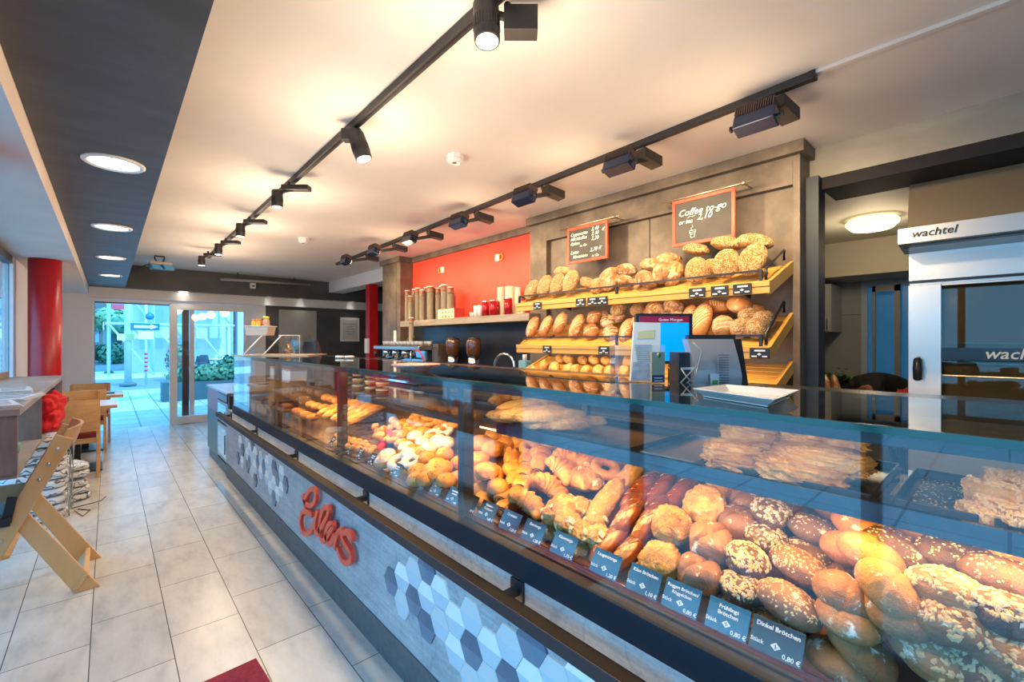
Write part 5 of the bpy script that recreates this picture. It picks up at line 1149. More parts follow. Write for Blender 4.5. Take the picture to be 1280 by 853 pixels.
bottle(316, 6, zt+.093, .07, ylw, orc, 'small yellow bottle with orange cap, left of the pair', .7); bottle(322, 6, zt+.093, .07, ylw, orc, 'small yellow bottle with orange cap, right of the pair', .7)
bottle(331.5, 8, zt+.093, .095, P('spice_jar', (.5, .34, .22), .25), P('cap_yellow', (.85, .6, .03), .35), 'spice jar with yellow cap on the plastic box', .75)
bottle(327.5, 4, zt+.093, .075, P('bottle_red', (.5, .02, .02), .3), black, 'thin red bottle with black cap on the plastic box')
q = Local('wafer_bag', 361, 4.30, ZS+.011, 'clear bag of biscuits tied at the neck under the sneeze guard', 'bag')
q.m.lathe([(.035, 0), (.052, .02), (.05, .06), (.022, .10), (.010, .12), (.028, .14), (.026, .17)], 20); q.put('bag_film', glassmat('bag_film_mat', (.9, .86, .8), 1.6, .15))
rng = random.Random(3)
for i in range(11): q.m.lathe([(.013, -.005), (.017, 0), (.013, .005)], 10, (rng.uniform(-.025, .025), rng.uniform(-.02, .02), .012+.008*i))
q.put('biscuits', mats['pastry'])
q = Local('folded_card', 367, 4.36, ZS+.011, 'dark blue folded card behind the biscuit bag', 'card'); q.m.prism([(q.x(360), .03), (q.x(371), .03), (q.x(369), .14), (q.x(360), .14)], lambda a, b, d: (a, d, b), .06, .066); q.put('card_sheet', card_m)
q = Local('far_monitor', 388, 4.55, ZS, 'black second till screen leaning at the far counter end', 'monitor')
q.m.prism([(q.x(378), .02), (q.x(396), .0), (q.x(394), q.z(427)), (q.x(377), q.z(427.5))], lambda a, b, d: (a, d, b), 0, .02); q.put('screen_casing', P('screen_dark', (.03, .03, .035), .2), .003)
q.m.prism([(q.x(396), .0), (q.x(400), .0), (q.x(394.5), q.z(427))], lambda a, b, d: (a, d, b), 0, .06); q.put('side_casing', black)
q.m.box(q.x(380), q.x(391), .0, .06, 0, .02); q.put('screen_foot', black)
for i, (px, py) in enumerate(((424, 449.5), (436, 451.5))):
    q = Local('paper_roll', px, 3.6, ZS, 'small white roll lying on the far glass top, %s' % ('left one', 'right one')[i], 'roll', 'white rolls on the far glass top')
    q.m.cyl((-.03, 0, .011), (.035, .01, .011), .011, n=12); q.put('roll_body', whiteplast); q.m.cyl((.035, .01, .011), (.045, .012, .011), .005, n=8); q.put('roll_tip', steel)
# cake tubs and cups in the far counter on the middle shelf
random.seed(12)
tubm = glassmat('tub_plastic', (.95, .95, .93), 1.45, .1)
k = 0
for px in (432, 448, 464, 478):
    for lv in range(3):
        p = onX(px, 500, 1.26); y = p[1]; z = 1.152+lv*.042
        t = thing('cake_tub', (1.26, y, z), 'clear round tub of layered cake on the middle shelf, %s tub left to right' % ORD[k], 'tub', 'cake tubs on the middle shelf'); k += 1
        MB().lathe([(.038, .0), (.045, .034), (.046, .036)], 18, (1.26, y, z)).ob('tub_wall', tubm, t)
        MB().lathe([(.035, .003), (.039, .017)], 16, (1.26, y, z)).ob('cake_filling', P('cake_brown', (.22, .11, .05), .6) if lv == 0 else mats['pastry'], t)
        MB().lathe([(.0395, .018), (.041, .026)], 16, (1.26, y, z)).ob('cream_layer', P('cream', (.85, .78, .6), .5) if k == 1 else bpy.data.materials['cream'], t)
for i in range(9):
    y = onX(505+i*4.6, 500, 1.40)[1]; z = 1.03
    o = MB().lathe([(.022, 0), (.030, .07), (.031, .072), (.028, .07), (.02, .006)], 16, (1.60, onX(505+i*4.6, 500, 1.6)[1], 1.026)).ob('white_cup', whiteplast); tag(o, 'white cup standing behind the far counter glass, %s from the left' % ORD[i], 'cup', 'white cups behind the counter glass')
# white cake boxes in far section
for i, (px, w) in enumerate(((352, .13), (368, .13))):
    y = onX(px, 470, 1.35)[1]
    t = thing('cream_cake', (1.35, y, 1.08), 'tall white cream cake with brown topping in the far counter, %s' % ('left one', 'right one')[i], 'cake', 'cream cakes in the far counter')
    MB().box(1.27, 1.43, y-.13, y+.13, 1.09, 1.19).ob('cake_body', P('cream_white', (.85, .83, .80), .5), t, .008)
    MB().box(1.268, 1.432, y-.132, y+.132, 1.19, 1.21).ob('cake_topping', mats['pastry'], t, .005)
    MB().box(1.25, 1.45, y-.15, y+.15, 1.08, 1.09).ob('cake_board', steel, t)

# ---- coffee machine and grinders on the back counter
t = thing('espresso_machine', (3.0, 5.4, .92), 'long chrome three-group espresso machine on the back counter', 'coffee machine')
MB().box(2.92, 3.30, 4.85, 6.02, 1.02, 1.36).ob('machine_body', P('machine_chrome_blue_sheen', (.35, .5, .6), .12, .9), t, .01)  # blue reflections are put into the chrome base colour
MB().box(2.80, 3.32, 4.80, 6.06, 1.36, 1.415).ob('top_housing', P('machine_top', (.35, .32, .30), .2, .8), t, .01)
MB().box(2.78, 3.32, 4.83, 6.03, .94, 1.02).ob('drip_tray', chrome, t, .006)
for y in (5.78, 5.52, 5.26):
    MB().lathe([(.045, -.10), (.05, -.04), (.045, 0)], 18, (2.87, y, 1.36)).ob('brew_group', chrome, t)
    MB().cyl((2.85, y, 1.255), (2.70, y, 1.235), .014, n=10).ob('portafilter_handle', black, t)
MB().tube([(2.85, 5.0, 1.38), (2.80, 5.0, 1.34), (2.80, 4.99, 1.1)], .007, 8).ob('steam_wand', chrome, t)
MB().tube([(2.82, 4.98, 1.36), (2.80, 4.80, 1.355), (2.80, 4.70, 1.28), (2.82, 4.66, 1.05)], .010, 8).ob('red_hose', P('hose_red', (.7, .04, .02), .3), t)
for y in (4.9, 5.95):
    MB().cyl((2.80, y, 1.30), (2.77, y, 1.30), .035, n=16).ob('steam_knob', black, t)
for x, y in ((2.85, 4.9), (2.85, 5.95), (3.25, 4.9), (3.25, 5.95)): MB().cyl((x, y, .92), (x, y, .945), .02, n=10).ob('leg', black, t)
k = 0
for i in range(11):
    for j in range(2):
        x = 2.92+.12*j; y = 4.95+i*.098; k += 1
        o = MB().lathe([(.020, 0), (.036, .028), (.039, .052), (.040, .055), (.036, .052), (.018, .006)][::1], 14, (x, y, 1.416)).ob('espresso_cup', whiteplast); tag(o, 'white cup upright on the coffee machine, %s in the %s row' % (ORD[i], ('front', 'back')[j]), 'cup', 'white cups on the coffee machine')
def cupstack(px, ytop, X, zb, label, w=.033, tilt=0):
    p = onX(px, ytop, X); ht = p[2]-zb
    t = thing('paper_cup_stack', (X, p[1], zb), label, 'cup stack', 'grey paper cup stacks on the beige shelf')
    prof = []; n = max(4, int(ht/.014))
    for i in range(n): z_ = (ht-.05)*i/n; prof += [(w*.93, z_), (w, z_+.010*ht/.3)]
    MB().lathe(prof, 16, (X, p[1], zb)).ob('stacked_cups', P('cup_grey', (.17, .15, .12), .5) if 'cup_grey' not in bpy.data.materials else bpy.data.materials['cup_grey'], t)
    MB().lathe([(w*.98, ht-.085), (w*.9, ht-.012)], 16, (X, p[1], zb)).ob('printed_cup', P('cup_red_brown', (.22, .06, .03), .4) if 'cup_red_brown' not in bpy.data.materials else bpy.data.materials['cup_red_brown'], t)
    MB().lathe([(w*.95, ht-.012), (w*1.02, ht-.006), (w*.95, ht)], 16, (X, p[1], zb)).ob('cup_rim', whiteplast, t)
    return t
for i, (a, b, X, w) in enumerate(((187, 405, 3.14, .038), (211, 448, 3.09, .030), (240, 396, 3.18, .032), (270, 385, 3.16, .038), (305, 400, 3.12, .036), (340, 382, 3.20, .036), (372, 372, 3.13, .048), (402, 380, 3.22, .036), (432, 385, 3.18, .034), (458, 370, 3.24, .034), (484, 360, 3.15, .050), (531, 378, 3.15, .044))):
    cupstack(480+a/6.4, 300+b/6.4, X, 1.75, 'tall grey stack of paper cups on the beige shelf, %s from the left' % ORD[i], w)
for i, (px, yt, X, zb) in enumerate(((514, 397, 2.95, 1.416),)): cupstack(px, yt, X, zb, 'grey paper cup stack standing on the coffee machine')
t = copy_tree([o for o in C.objects if o.name.startswith('paper_cup_stack')][0]); t.location = (2.95, 5.35, 1.47); t.rotation_euler = (0, .9, 0); t.scale = (.8, .8, .25); tag(t, 'short cup stack lying tilted among the cups on the coffee machine', 'cup stack')
sy_ = onX(493.5, 415, 2.95)[1]; o = MB().box(2.95, 2.955, sy_-.035, sy_+.035, 1.416, 1.62).ob('sign_card', paper, bevel=.001); tag(o, 'white card standing at the left end of the coffee machine', 'card')
for i, (px, X) in enumerate(((566, 3.10), (592, 3.10))):
    y = onX(px, 440, X)[1]; x = X
    t = thing('coffee_grinder', (x, y, .92), 'chrome coffee grinder with dark bean hopper, %s of the two' % ('left', 'right')[i], 'coffee grinder', 'coffee grinders')
    MB().box(x-.09, x+.09, y-.07, y+.07, .92, .96).ob('grinder_base', black, t, .006)
    MB().lathe([(.065, .04), (.07, .10), (.062, .30), (.07, .36)], 24, (x, y, .92)).ob('grinder_body', chrome, t)
    MB().lathe([(.06, .365), (.085, .42), (.088, .54), (.08, .575)], 24, (x, y, .92)).ob('bean_hopper', P('hopper_smoke', (.10, .04, .02), .15, coat=.5) if i == 0 else bpy.data.materials['hopper_smoke'], t)
    MB().lathe([(.082, .576), (.06, .595), (.015, .60), (.012, .62)], 24, (x, y, .92)).ob('hopper_lid', black, t)
    MB().box(x-.15, x-.06, y-.05, y+.05, 1.12, 1.22).ob('dosing_unit', black, t, .01)
    MB().cyl((x-.152, y+.01, 1.19), (x-.15, y+.01, 1.19), .022, n=14).ob('blue_dial', P('dial_blue', (.03, .12, .6), .3, emit=(.05, .2, .9), estr=.3) if i == 0 else bpy.data.materials['dial_blue'], t)
o = MB().box(2.98, 3.2, 4.66, 4.80, .92, 1.38).box(2.99, 3.19, 4.67, 4.79, 1.38, 1.44).ob('milk_cooler', P('cooler_brown', (.16, .12, .09), .2, .5), bevel=.006); tag(o, 'narrow brown-grey milk cooler between coffee machine and grinders', 'milk cooler')
ya_, yb_ = onX(619, 450, 3.1)[1], onX(643, 450, 3.1)[1]
t = thing('tap', (3.1, ya_, .92), 'curved chrome swan-neck tap on the back counter', 'tap')
MB().tube([(3.1, ya_, .92), (3.1, ya_, 1.22)]+[(3.1, (ya_+yb_)/2+(ya_-yb_)/2*cos(a*pi/10), 1.22+.12*sin(a*pi/10)) for a in range(1, 11)]+[(3.1, yb_, 1.17)], .016, 12).ob('swan_neck', chrome, t)
MB().lathe([(.03, 0), (.03, .03), (.018, .04)], 16, (3.1, ya_, .92)).ob('tap_base', chrome, t)
y = onX(656, 450, 3.0)[1]; t = thing('soap_bottle', (3.0, y, .92), 'light blue soap bottle with white cap beside the bread shelves', 'bottle')
MB().box(2.96, 3.04, y-.055, y+.055, .92, 1.29).ob('bottle_body', P('soap_blue', (.25, .6, .72), .2, trans=.3), t, .012)
MB().cyl((3.0, y, 1.29), (3.0, y, 1.345), .022, n=14).ob('bottle_cap', whiteplast, t)
y = onX(642, 452, 3.0)[1]; o = MB().box(2.97, 3.03, y-.05, y+.04, .92, 1.2).ob('blue_packet', P('packet_blue', (.2, .55, .7), .3), bevel=.004); tag(o, 'small light blue packet beside the tap', 'packet')
# niche shelf goods
for i in range(5):
    px = 480+(451+i*25.5)/6.4; y = onX(px, 390, 3.10)[1]
    t = thing('tea_box', (3.15, y, 1.75), 'cream and red tea box on the beige shelf, %s from the left' % ORD[i], 'box', 'tea boxes on the beige shelf')
    MB().box(3.09, 3.24, y-.040, y+.040, 1.75, 1.875).ob('box_body', P('tea_red', (.42, .05, .04), .4) if i == 0 else bpy.data.materials['tea_red'], t, .002)
    MB().box(3.086, 3.09, y-.036, y+.036, 1.755, 1.87).ob('front_label', P('tea_cream', (.72, .62, .45), .5) if i == 0 else bpy.data.materials['tea_cream'], t)
    MB().box(3.084, 3.086, y-.02, y+.02, 1.765, 1.785).box(3.084, 3.086, y-.012, y+.012, 1.82, 1.845).ob('label_print', P('tea_print_%d' % i, [(.5, .45, .05), (.5, .2, .04), (.45, .12, .03), (.2, .3, .05), (.3, .4, .05)][i], .5), t)
for i, (px, yt, w) in enumerate(((607, 377, .045), (617, 375.5, .048), (635.5, 373, .048), (622, 376.5, .04))):
    p = onX(px, yt, 3.12 if i != 3 else 3.22); w *= .92
    t = thing('tea_tin', (p[0], p[1], 1.75), 'shiny red tin with silver lid on the beige shelf, %s' % ('leftmost of four', 'second of four', 'rightmost of four', 'behind the second')[i], 'tin', 'red tins on the beige shelf')
    hh = p[2]-1.75
    MB().lathe([(w, 0), (w, hh-.012)], 22, (p[0], p[1], 1.75)).ob('tin_body', P('tin_red', (.42, .01, .02), .18, .4) if i == 0 else bpy.data.materials['tin_red'], t)
    MB().lathe([(w*1.02, hh-.012), (w*1.02, hh), (w*.9, hh+.002)], 22, (p[0], p[1], 1.75)).ob('tin_lid', chrome, t)
for i, (px, yt, w) in enumerate(((626.5, 359, .045), (637.5, 358, .058), (647.5, 359, .04), (651, 377, .05))):
    p = onX(px, yt, 3.26); hh = p[2]-1.75; prof = []
    for j in range(18): prof += [(w*.94, hh*j/18), (w, hh*(j+.8)/18)]
    o = MB().lathe(prof, 18, (p[0], p[1], 1.75)).ob('beige_cup_stack', P('cup_beige', (.58, .48, .36), .6) if i == 0 else bpy.data.materials['cup_beige']); tag(o, 'beige stack of paper bowls on the shelf behind the red tins, %s from the left' % ORD[i], 'cup stack', 'beige bowl stacks')
for i, (px, yt) in enumerate(((595, 382.5), (600, 382), (590, 391))):
    p = onX(px, yt, 3.12); hh = p[2]-1.75
    o = MB().lathe([(.024, 0), (.030, hh-.004), (.028, hh)], 14, (p[0], p[1], 1.75)).ob('white_cup', whiteplast); tag(o, 'small white cup stack beside the red tins, %s' % ('left of two tall ones', 'right of two tall ones', 'short one near the boxes')[i], 'cup', 'white cups on the beige shelf')
# framed picture, board on entrance wall
a = onY(348.5, 387, 9.84); b = onY(395.5, 438, 9.84)
o = MB().box(a[0], onY(395.5, 390, 9.84)[0], 9.82, 9.858, b[2]-.05, a[2]).ob('wall_board', P('board_grey', (.36, .36, .33), .25), bevel=.004); tag(o, 'plain grey rectangular panel on the dark wall lit by two spots', 'wall panel')
a = onY(425.5, 397, 9.84); b = onY(449, 427, 9.84)
t = thing('framed_certificate', ((a[0]+b[0])/2, 9.84, b[2]), 'white framed certificate on the dark wall beside the red column', 'picture')
MB().box(a[0], b[0], 9.825, 9.857, b[2], a[2]).ob('white_frame', whiteplast, t, .003)
MB().box(a[0]+.04, b[0]-.04, 9.822, 9.825, b[2]+.04, a[2]-.04).ob('certificate_sheet', P('certificate_paper', (.6, .6, .57), .5), t)
m = MB()
for i, wd in enumerate((.14, .07, .09, .1, .06)): m.box((a[0]+b[0])/2-wd, (a[0]+b[0])/2+wd, 9.820, 9.822, a[2]-.15-i*.055, a[2]-.14-i*.055)
m.ob('certificate_print', P('print_dark', (.25, .25, .25), .6), t)
# ---- left side: window ledge with cubbies, highchair, cushions, tables and chairs
ZL = 1.176; XL = -.292; yA, yB = 2.93, 5.55
t = thing('window_ledge', (-.46, 4.2, .88), 'long grey-wood window ledge with open cubbies along the windows', 'ledge')
MB().box(-.64, XL, yA, yB, ZL-.030, ZL).ob('ledge_top', greywood, t, .002)
MB().box(-.64, -.615, yA, yB, ZL, ZL+.05).ob('back_upstand', greywood, t, .002)
MB().box(-.64, XL-.01, yA+.02, yB, .865, .885).ob('bottom_shelf', greywood, t, .002)
yd = [yA+.01, onX(52, 500, -.3)[1], onX(73.5, 500, -.3)[1]]
for y in yd+[yB-.03]: MB().box(-.64, XL-.008, y, y+.02, .885, ZL-.030).ob('divider', P('ledge_side_brown', (.17, .12, .10), .5, col2=(.27, .21, .18), nscale=8, stretch=(2, 2, .4)) if 'ledge_side_brown' not in bpy.data.materials else bpy.data.materials['ledge_side_brown'], t, .001)
MB().box(-.64, -.62, yA, yB, .60, .87).ob('wall_bracket', greywood, t)
# newspapers
news = P('newsprint', (.62, .62, .62), .8, col2=(.42, .44, .48), nscale=35)
def paperpile(x, y, z, w, l, h_, rz, label, name='newspaper'):
    t = thing(name, (x, y, z), label, 'newspaper', 'newspapers on the window ledge', rz)
    for i in range(3):
        m = MB(); m.box(-w/2+i*.004, w/2-i*.006, -l/2, l/2+i*.008, h_*i/3, h_*(i+1)/3-.0006)
        o = bpy.data.objects.new('folded_section', m.mesh('folded_section', news)); C.objects.link(o); o.parent = t
    m = MB()
    for i in range(7): m.box(-w*.4+(i % 2)*w*.42, -w*.4+(i % 2)*w*.42+w*.36, -l*.4+i*l*.1, -l*.4+i*l*.1+l*.05, h_, h_+.0004)
    m.box(-w*.4, w*.4, l*.33, l*.42, h_, h_+.0005)
    o = bpy.data.objects.new('printed_columns', m.mesh('printed_columns', P('news_ink', (.2, .2, .24), .8) if 'news_ink' not in bpy.data.materials else bpy.data.materials['news_ink'])); C.objects.link(o); o.parent = t
paperpile(-.44, 3.10, ZL+.001, .26, .30, .014, .2, 'newspaper lying nearest the camera on the window ledge')
paperpile(-.43, 3.46, ZL+.001, .30, .32, .012, -.15, 'newspaper overhanging the window ledge edge, middle one')
paperpile(-.46, 3.85, ZL+.001, .26, .34, .022, .1, 'thick folded newspaper stack on the window ledge, farthest one')
# red jacket stuffed into the cubby
redcloth = P('red_cloth', (.62, .008, .015), .8, bump=.3, bscale=25)
m = MB(); rng = random.Random(5)
for (cx, cy, cz, rx, ry, rz_) in ((-.34, 4.15, 1.06, .09, .12, .07), (-.31, 4.45, 1.00, .08, .16, .10), (-.33, 4.20, .97, .08, .12, .08), (-.30, 4.70, 1.02, .05, .10, .09), (-.30, 4.3, .93, .06, .13, .05)):
    b = blob(rng.randrange(99), (rx, ry, rz_), 1.0, .30, 1.6, .05, .9, nu=60, nv=40, fn=lambda n: 1+.08*sin(6*n[1]+3*n[2]+5*noise.noise(Vector(n)*1.6)))
    m.add(b.v, b.f, 0, True, Matrix.Translation((cx, cy, cz)))
o = m.ob('red_jacket', redcloth); tag(o, 'crumpled bright red jacket stuffed in the window ledge cubby', 'jacket')
m = MB().box(-.45, -.30, 4.85, 4.87, .89, 1.12); o = m.ob('menu_holder', P('menu_dark', (.05, .04, .04), .4)); tag(o, 'dark menu cover standing beside the red jacket', 'menu')
for i, (x, y, mt) in enumerate(((-.40, 3.2, whiteplast), (-.44, 3.35, P('toy_red', (.6, .1, .04), .5)), (-.38, 3.5, P('toy_teal', (.15, .45, .42), .5)))):
    o = MB().lathe([(.03, 0), (.035, .05), (.03, .055)], 14, (x, y, .886)).ob('small_cup', mt); tag(o, ('white small cup in the nearest ledge cubby', 'orange-red small pot in the nearest ledge cubby', 'teal small pot in the nearest ledge cubby')[i], 'cup')
# near red round column and second column
cm = redcol_m
for (x, y, lb) in ((-.447, 2.66, 'red round column cut by the left edge of the photo'), (-.44, 6.02, 'dark red round column behind the window ledge')):
    o = MB().lathe([(.112, 0), (.112, 2.234)], 48, (x, y, 0)).ob('round_column', cm); tag(o, lb, 'column', 'red round columns')
# highchair: two A-shaped side frames
hw = P('highchair_wood', (.58, .33, .13), .38, col2=(.66, .40, .18), nscale=6, stretch=(1, 1, .3), bump=.02)
t = thing('highchair', (-.35, 3.88, 0), 'light wooden folding highchair standing in front of the window ledge', 'highchair')
YN, YFR = 3.64, 4.12
def plank(x0, z0, x1, z1, y, w, name, th=.022):
    d = Vector((x1-x0, 0, z1-z0)); L_ = d.length; d.normalize(); n = Vector((-d.z, 0, d.x))
    MB().obox(((x0+x1)/2, y, (z0+z1)/2), d*L_/2, n*w/2, (0, th/2, 0)).ob(name, hw, t, .005)
for y in (YN, YFR):
    plank(-.60, .03, -.185, .925, y, .082, 'upright')
    # leg, cut flat on the floor
    MB().prism([(-.41, .50), (-.35, .55), (-.035, .0), (-.15, .0)], lambda a, b, d: (a, d, b), y+.012, y+.034).ob('rear_leg', hw, t, .004)
    MB().box(-.62, -.56, y-.012, y+.012, 0, .045).ob('front_foot', hw, t)
for (x, z) in ((-.225, .80), (-.262, .72), (-.30, .64)): MB().cyl((x, YN, z), (x, YFR, z), .013, n=10).ob('cross_dowel', hw, t)
MB().obox((-.12, (YN+YFR)/2, .06), (.012, 0, .0), (0, (YFR-YN)/2, 0), (.02, 0, .035)).ob('foot_brace', hw, t, .003)
# curved backrest at the top
N_ = 14; vs_, fs_ = [], []
for i in range(N_+1):
    a = -1+2*i/N_; xx = -.20+.05*(1-a*a); yy = (YN+YFR)/2+a*(YFR-YN)/2
    for (dx, zz) in ((0, .86), (-.016, .86), (-.016+.035, .97), (.035, .97)): vs_.append((xx+dx, yy, zz))
for i in range(N_):
    for k in range(4): fs_.append((i*4+k, i*4+(k+1) % 4, (i+1)*4+(k+1) % 4, (i+1)*4+k))
fs_ += [(3, 2, 1, 0), tuple(N_*4+k for k in range(4))]
MB().add(vs_, fs_, 0, False).ob('backrest', hw, t, .003)
MB().prism([(-.62, .50), (-.33, .50), (-.33, .52), (-.62, .52)], lambda a, b, d: (a, d, b), YN+.01, YFR-.01).ob('seat_plate', hw, t, .008)
MB().prism([(-.66, .285), (-.40, .285), (-.40, .305), (-.66, .305)], lambda a, b, d: (a, d, b), YN+.01, YFR-.01).ob('foot_plate', hw, t, .008)
sc = P('seat_cloth_blue', (.22, .36, .42), .6)
MB().box(-.66, -.38, YN+.03, YFR-.03, .522, .60).ob('seat_cushion', sc, t, .012)
MB().obox((-.40, YN-.02, .56), (.012, 0, .07), (0, .004, 0), (.02, 0, -.004)).obox((-.425, YN-.024, .50), (.03, 0, .0), (0, .01, 0), (0, 0, .025)).ob('safety_buckle', black, t, .003)
for y in (YN-.0115, ):
    for (x, z) in ((-.215, .86), (-.252, .78), (-.288, .70), (-.43, .40)): MB().cyl((x, y-.003, z), (x, y, z), .009, n=12).ob('bolt', steel, t)
MB().cyl((-.10, YN+.009, .075), (-.10, YN+.012, .075), .009, n=12).ob('bolt', steel, t)
# cushion stack
cush_m, nt, out = _mat('cushion_pattern')
b = nt.nodes.new('ShaderNodeBsdfPrincipled'); nt.links.new(b.outputs[0], out.inputs[0]); b.inputs['Roughness'].default_value = .85
v = _coord(nt); wv = nt.nodes.new('ShaderNodeTexWave'); wv.wave_type = 'RINGS'; wv.inputs['Scale'].default_value = 7; wv.inputs['Distortion'].default_value = 9; wv.inputs['Detail'].default_value = 1; wv.inputs['Detail Scale'].default_value = 2.2
oi = nt.nodes.new('ShaderNodeObjectInfo'); ad = nt.nodes.new('ShaderNodeVectorMath'); ad.operation = 'ADD'
nt.links.new(v, ad.inputs[0]); nt.links.new(oi.outputs['Random'], ad.inputs[1]); nt.links.new(ad.outputs[0], wv.inputs['Vector'])
nt.links.new(_ramp(nt, wv.outputs['Fac'], [(.08, (.12, .14, .17)), (.16, (.66, .66, .66))]), b.inputs['Base Color'])
def cushion(seed, sx=.205, sy=.20, h_=.035):
    return blob(seed, (sx, sy, h_), 1.0, .03, 2.0, .02, .42, nu=44, nv=16)
CK = [cushion(s).mesh('cushion', [cush_m]) for s in (81, 82, 83)]
tie = P('cushion_tie', (.36, .38, .36), .8)
rng = random.Random(8)
for k in range(10):
    o = bpy.data.objects.new('chair_cushion', CK[k % 3]); C.objects.link(o)
    o.location = (-.455+rng.uniform(-.015, .015), 5.40+rng.uniform(-.02, .02), .036+k*.068); o.rotation_euler = (rng.uniform(-.03, .03), rng.uniform(-.03, .03), rng.uniform(-.08, .08))
    tag(o, 'white seat cushion with dark curls in the tall floor stack, %s from the bottom' % ORD[k], 'cushion', 'patterned seat cushions stacked on the floor')
    for sgn in (-1, 1):
        m = MB().tube([(.185, sgn*.1, 0), (.215, sgn*.11, -.02), (.22, sgn*.12, -.10), (.212, sgn*.11, -.02-min(.16, .05*k+.01))], .004, 5)
        c_ = bpy.data.objects.new('tie_ribbon', m.mesh('tie_ribbon', [tie])); C.objects.link(c_); c_.parent = o
for k in range(5):
    o = bpy.data.objects.new('chair_cushion', CK[k % 3]); C.objects.link(o); o.scale = (.72, .8, .9)
    o.location = (-.30+rng.uniform(-.01, .01), 5.86, .033+k*.064+(.02 if k > 2 else 0)); o.rotation_euler = (0, 0, .3+rng.uniform(-.1, .1))
    tag(o, 'patterned cushion in the smaller stack behind the tall one, %s from the bottom' % ORD[k], 'cushion', 'cushions in the rear stack')
m = MB().tube([(-.24, 5.5, .01), (-.15, 5.55, .006), (-.05, 5.60, .006), (-.02, 5.72, .006)], .004, 5).tube([(-.22, 5.4, .012), (-.16, 5.2, .006), (-.12, 5.35, .006), (-.2, 5.45, .006)], .004, 5)
o = m.ob('loose_tie_cord', P('cord_dark', (.08, .08, .08), .8)); tag(o, 'loose thin dark cords on the floor beside the cushion stack', 'cord')
# tables
tbm = P('table_white_top', (.72, .70, .68), .25)
def table(y0, y1, x1, label):
    t = thing('cafe_table', ((x1-.6)/2, (y0+y1)/2, 0), label, 'table', 'small cafe tables'); x0 = -.62
    MB().box(x0, x1, y0, y1, .712, .745).ob('table_edge', oak, t, .002)
    MB().box(x0+.004, x1-.004, y0+.004, y1-.004, .745, .75).ob('table_top', tbm, t)
    xc, yc = (x0+x1)/2, (y0+y1)/2
    MB().box(xc-.035, xc+.035, yc-.035, yc+.035, .02, .712).ob('pedestal', black, t)
    MB().box(xc-.22, xc+.22, yc-.22, yc+.22, 0, .02).ob('base_plate', P('base_blue_black', (.02, .05, .07), .3) if 'base_blue_black' not in bpy.data.materials else bpy.data.materials['base_blue_black'], t, .003)
table(6.82, 7.46, .075, 'nearer small table with white top and oak edge'); table(8.08, 8.72, .15, 'farther small table with white top and oak edge')
for x, y, lb, h_, mt in ((-.45, 6.95, 'white box on the nearer cafe table', .11, whiteplast), (-.36, 7.0, 'brown cup on the nearer cafe table', .10, P('cup_brown', (.12, .07, .05), .4))):
    o = MB().lathe([(.03, 0), (.035, h_)], 16, (x, y, .751)).ob('table_cup', mt); tag(o, lb.replace('box', 'cup'), 'cup')
o = MB().box(-.12, .06, 8.3, 8.42, .751, .765).ob('menu_card', P('menu_black', (.02, .03, .06), .3)); tag(o, 'dark menu card lying on the farther cafe table', 'menu')
# chairs
def chair_proto():
    t = thing('cafe_chair', (0, 0, 0), 'x', 'chair')
    def lo(m, name, mat_, bv=.004):
        o = bpy.data.objects.new(name, m.mesh(name, mat_)); C.objects.link(o); o.parent = t
        b = o.modifiers.new('bevel', 'BEVEL'); b.width = bv; b.segments = 2; b.limit_method = 'ANGLE'
    # faces +y, back at y=0
    for x in (-.205, .205):
        lo(MB().prism([(-.005, 0), (.028, 0), (.052, .45), (.035, .83), (.008, .83), (.018, .45)], lambda a, b, d: (d, a, b), x-.016, x+.016), 'leg', oak)
        lo(MB().prism([(.42, 0), (.45, 0), (.44, .42), (.405, .42)], lambda a, b, d: (d, a, b), x-.016, x+.016), 'leg', oak)
    lo(MB().box(-.19, .19, .03, .052, .37, .425), 'seat_rail', oak)
    lo(MB().box(-.19, .19, .41, .432, .37, .425), 'seat_rail', oak)
    for x in (-.205, .185): lo(MB().box(x, x+.02, .04, .42, .37, .425), 'seat_rail', oak)
    N_ = 12; vs_, fs_ = [], []
    for i in range(N_+1):
        a = -1+2*i/N_; xx = a*.215; yy = -.005+.012-.035*(1-a*a)
        for (dy, zz) in ((.03, .50), (.012, .50), (-.003, .84), (.014, .84)): vs_.append((xx, yy+dy, zz))
    for i in range(N_):
        for k in range(4): fs_.append((i*4+k, (i+1)*4+k, (i+1)*4+(k+1) % 4, i*4+(k+1) % 4))
    fs_ += [(0, 1, 2, 3), tuple(N_*4+k for k in (3, 2, 1, 0))]
    lo(MB().add(vs_, fs_, 0, True), 'backrest', oak, .003)
    lo(MB().box(-.20, .20, .04, .45, .425, .475), 'seat', P('seat_burgundy', (.22, .012, .02), .45), .016)
    return t
ch = chair_proto()
for k, (x, y, rz, lb) in enumerate(((-.29, 6.62, 0, 'oak chair with burgundy seat nearest the camera, its back towards us'), (-.30, 7.88, pi, 'oak chair on the far side of the nearer table facing us'), (-.24, 7.98, 0, 'oak chair at the farther table with its back towards us'), (-.20, 9.22, pi, 'oak chair farthest away beside the open entrance'))):
    c_ = ch if k == 0 else copy_tree(ch); c_.location = (x, y, 0); c_.rotation_euler = (0, 0, rz); tag(c_, lb, 'chair', 'oak cafe chairs')
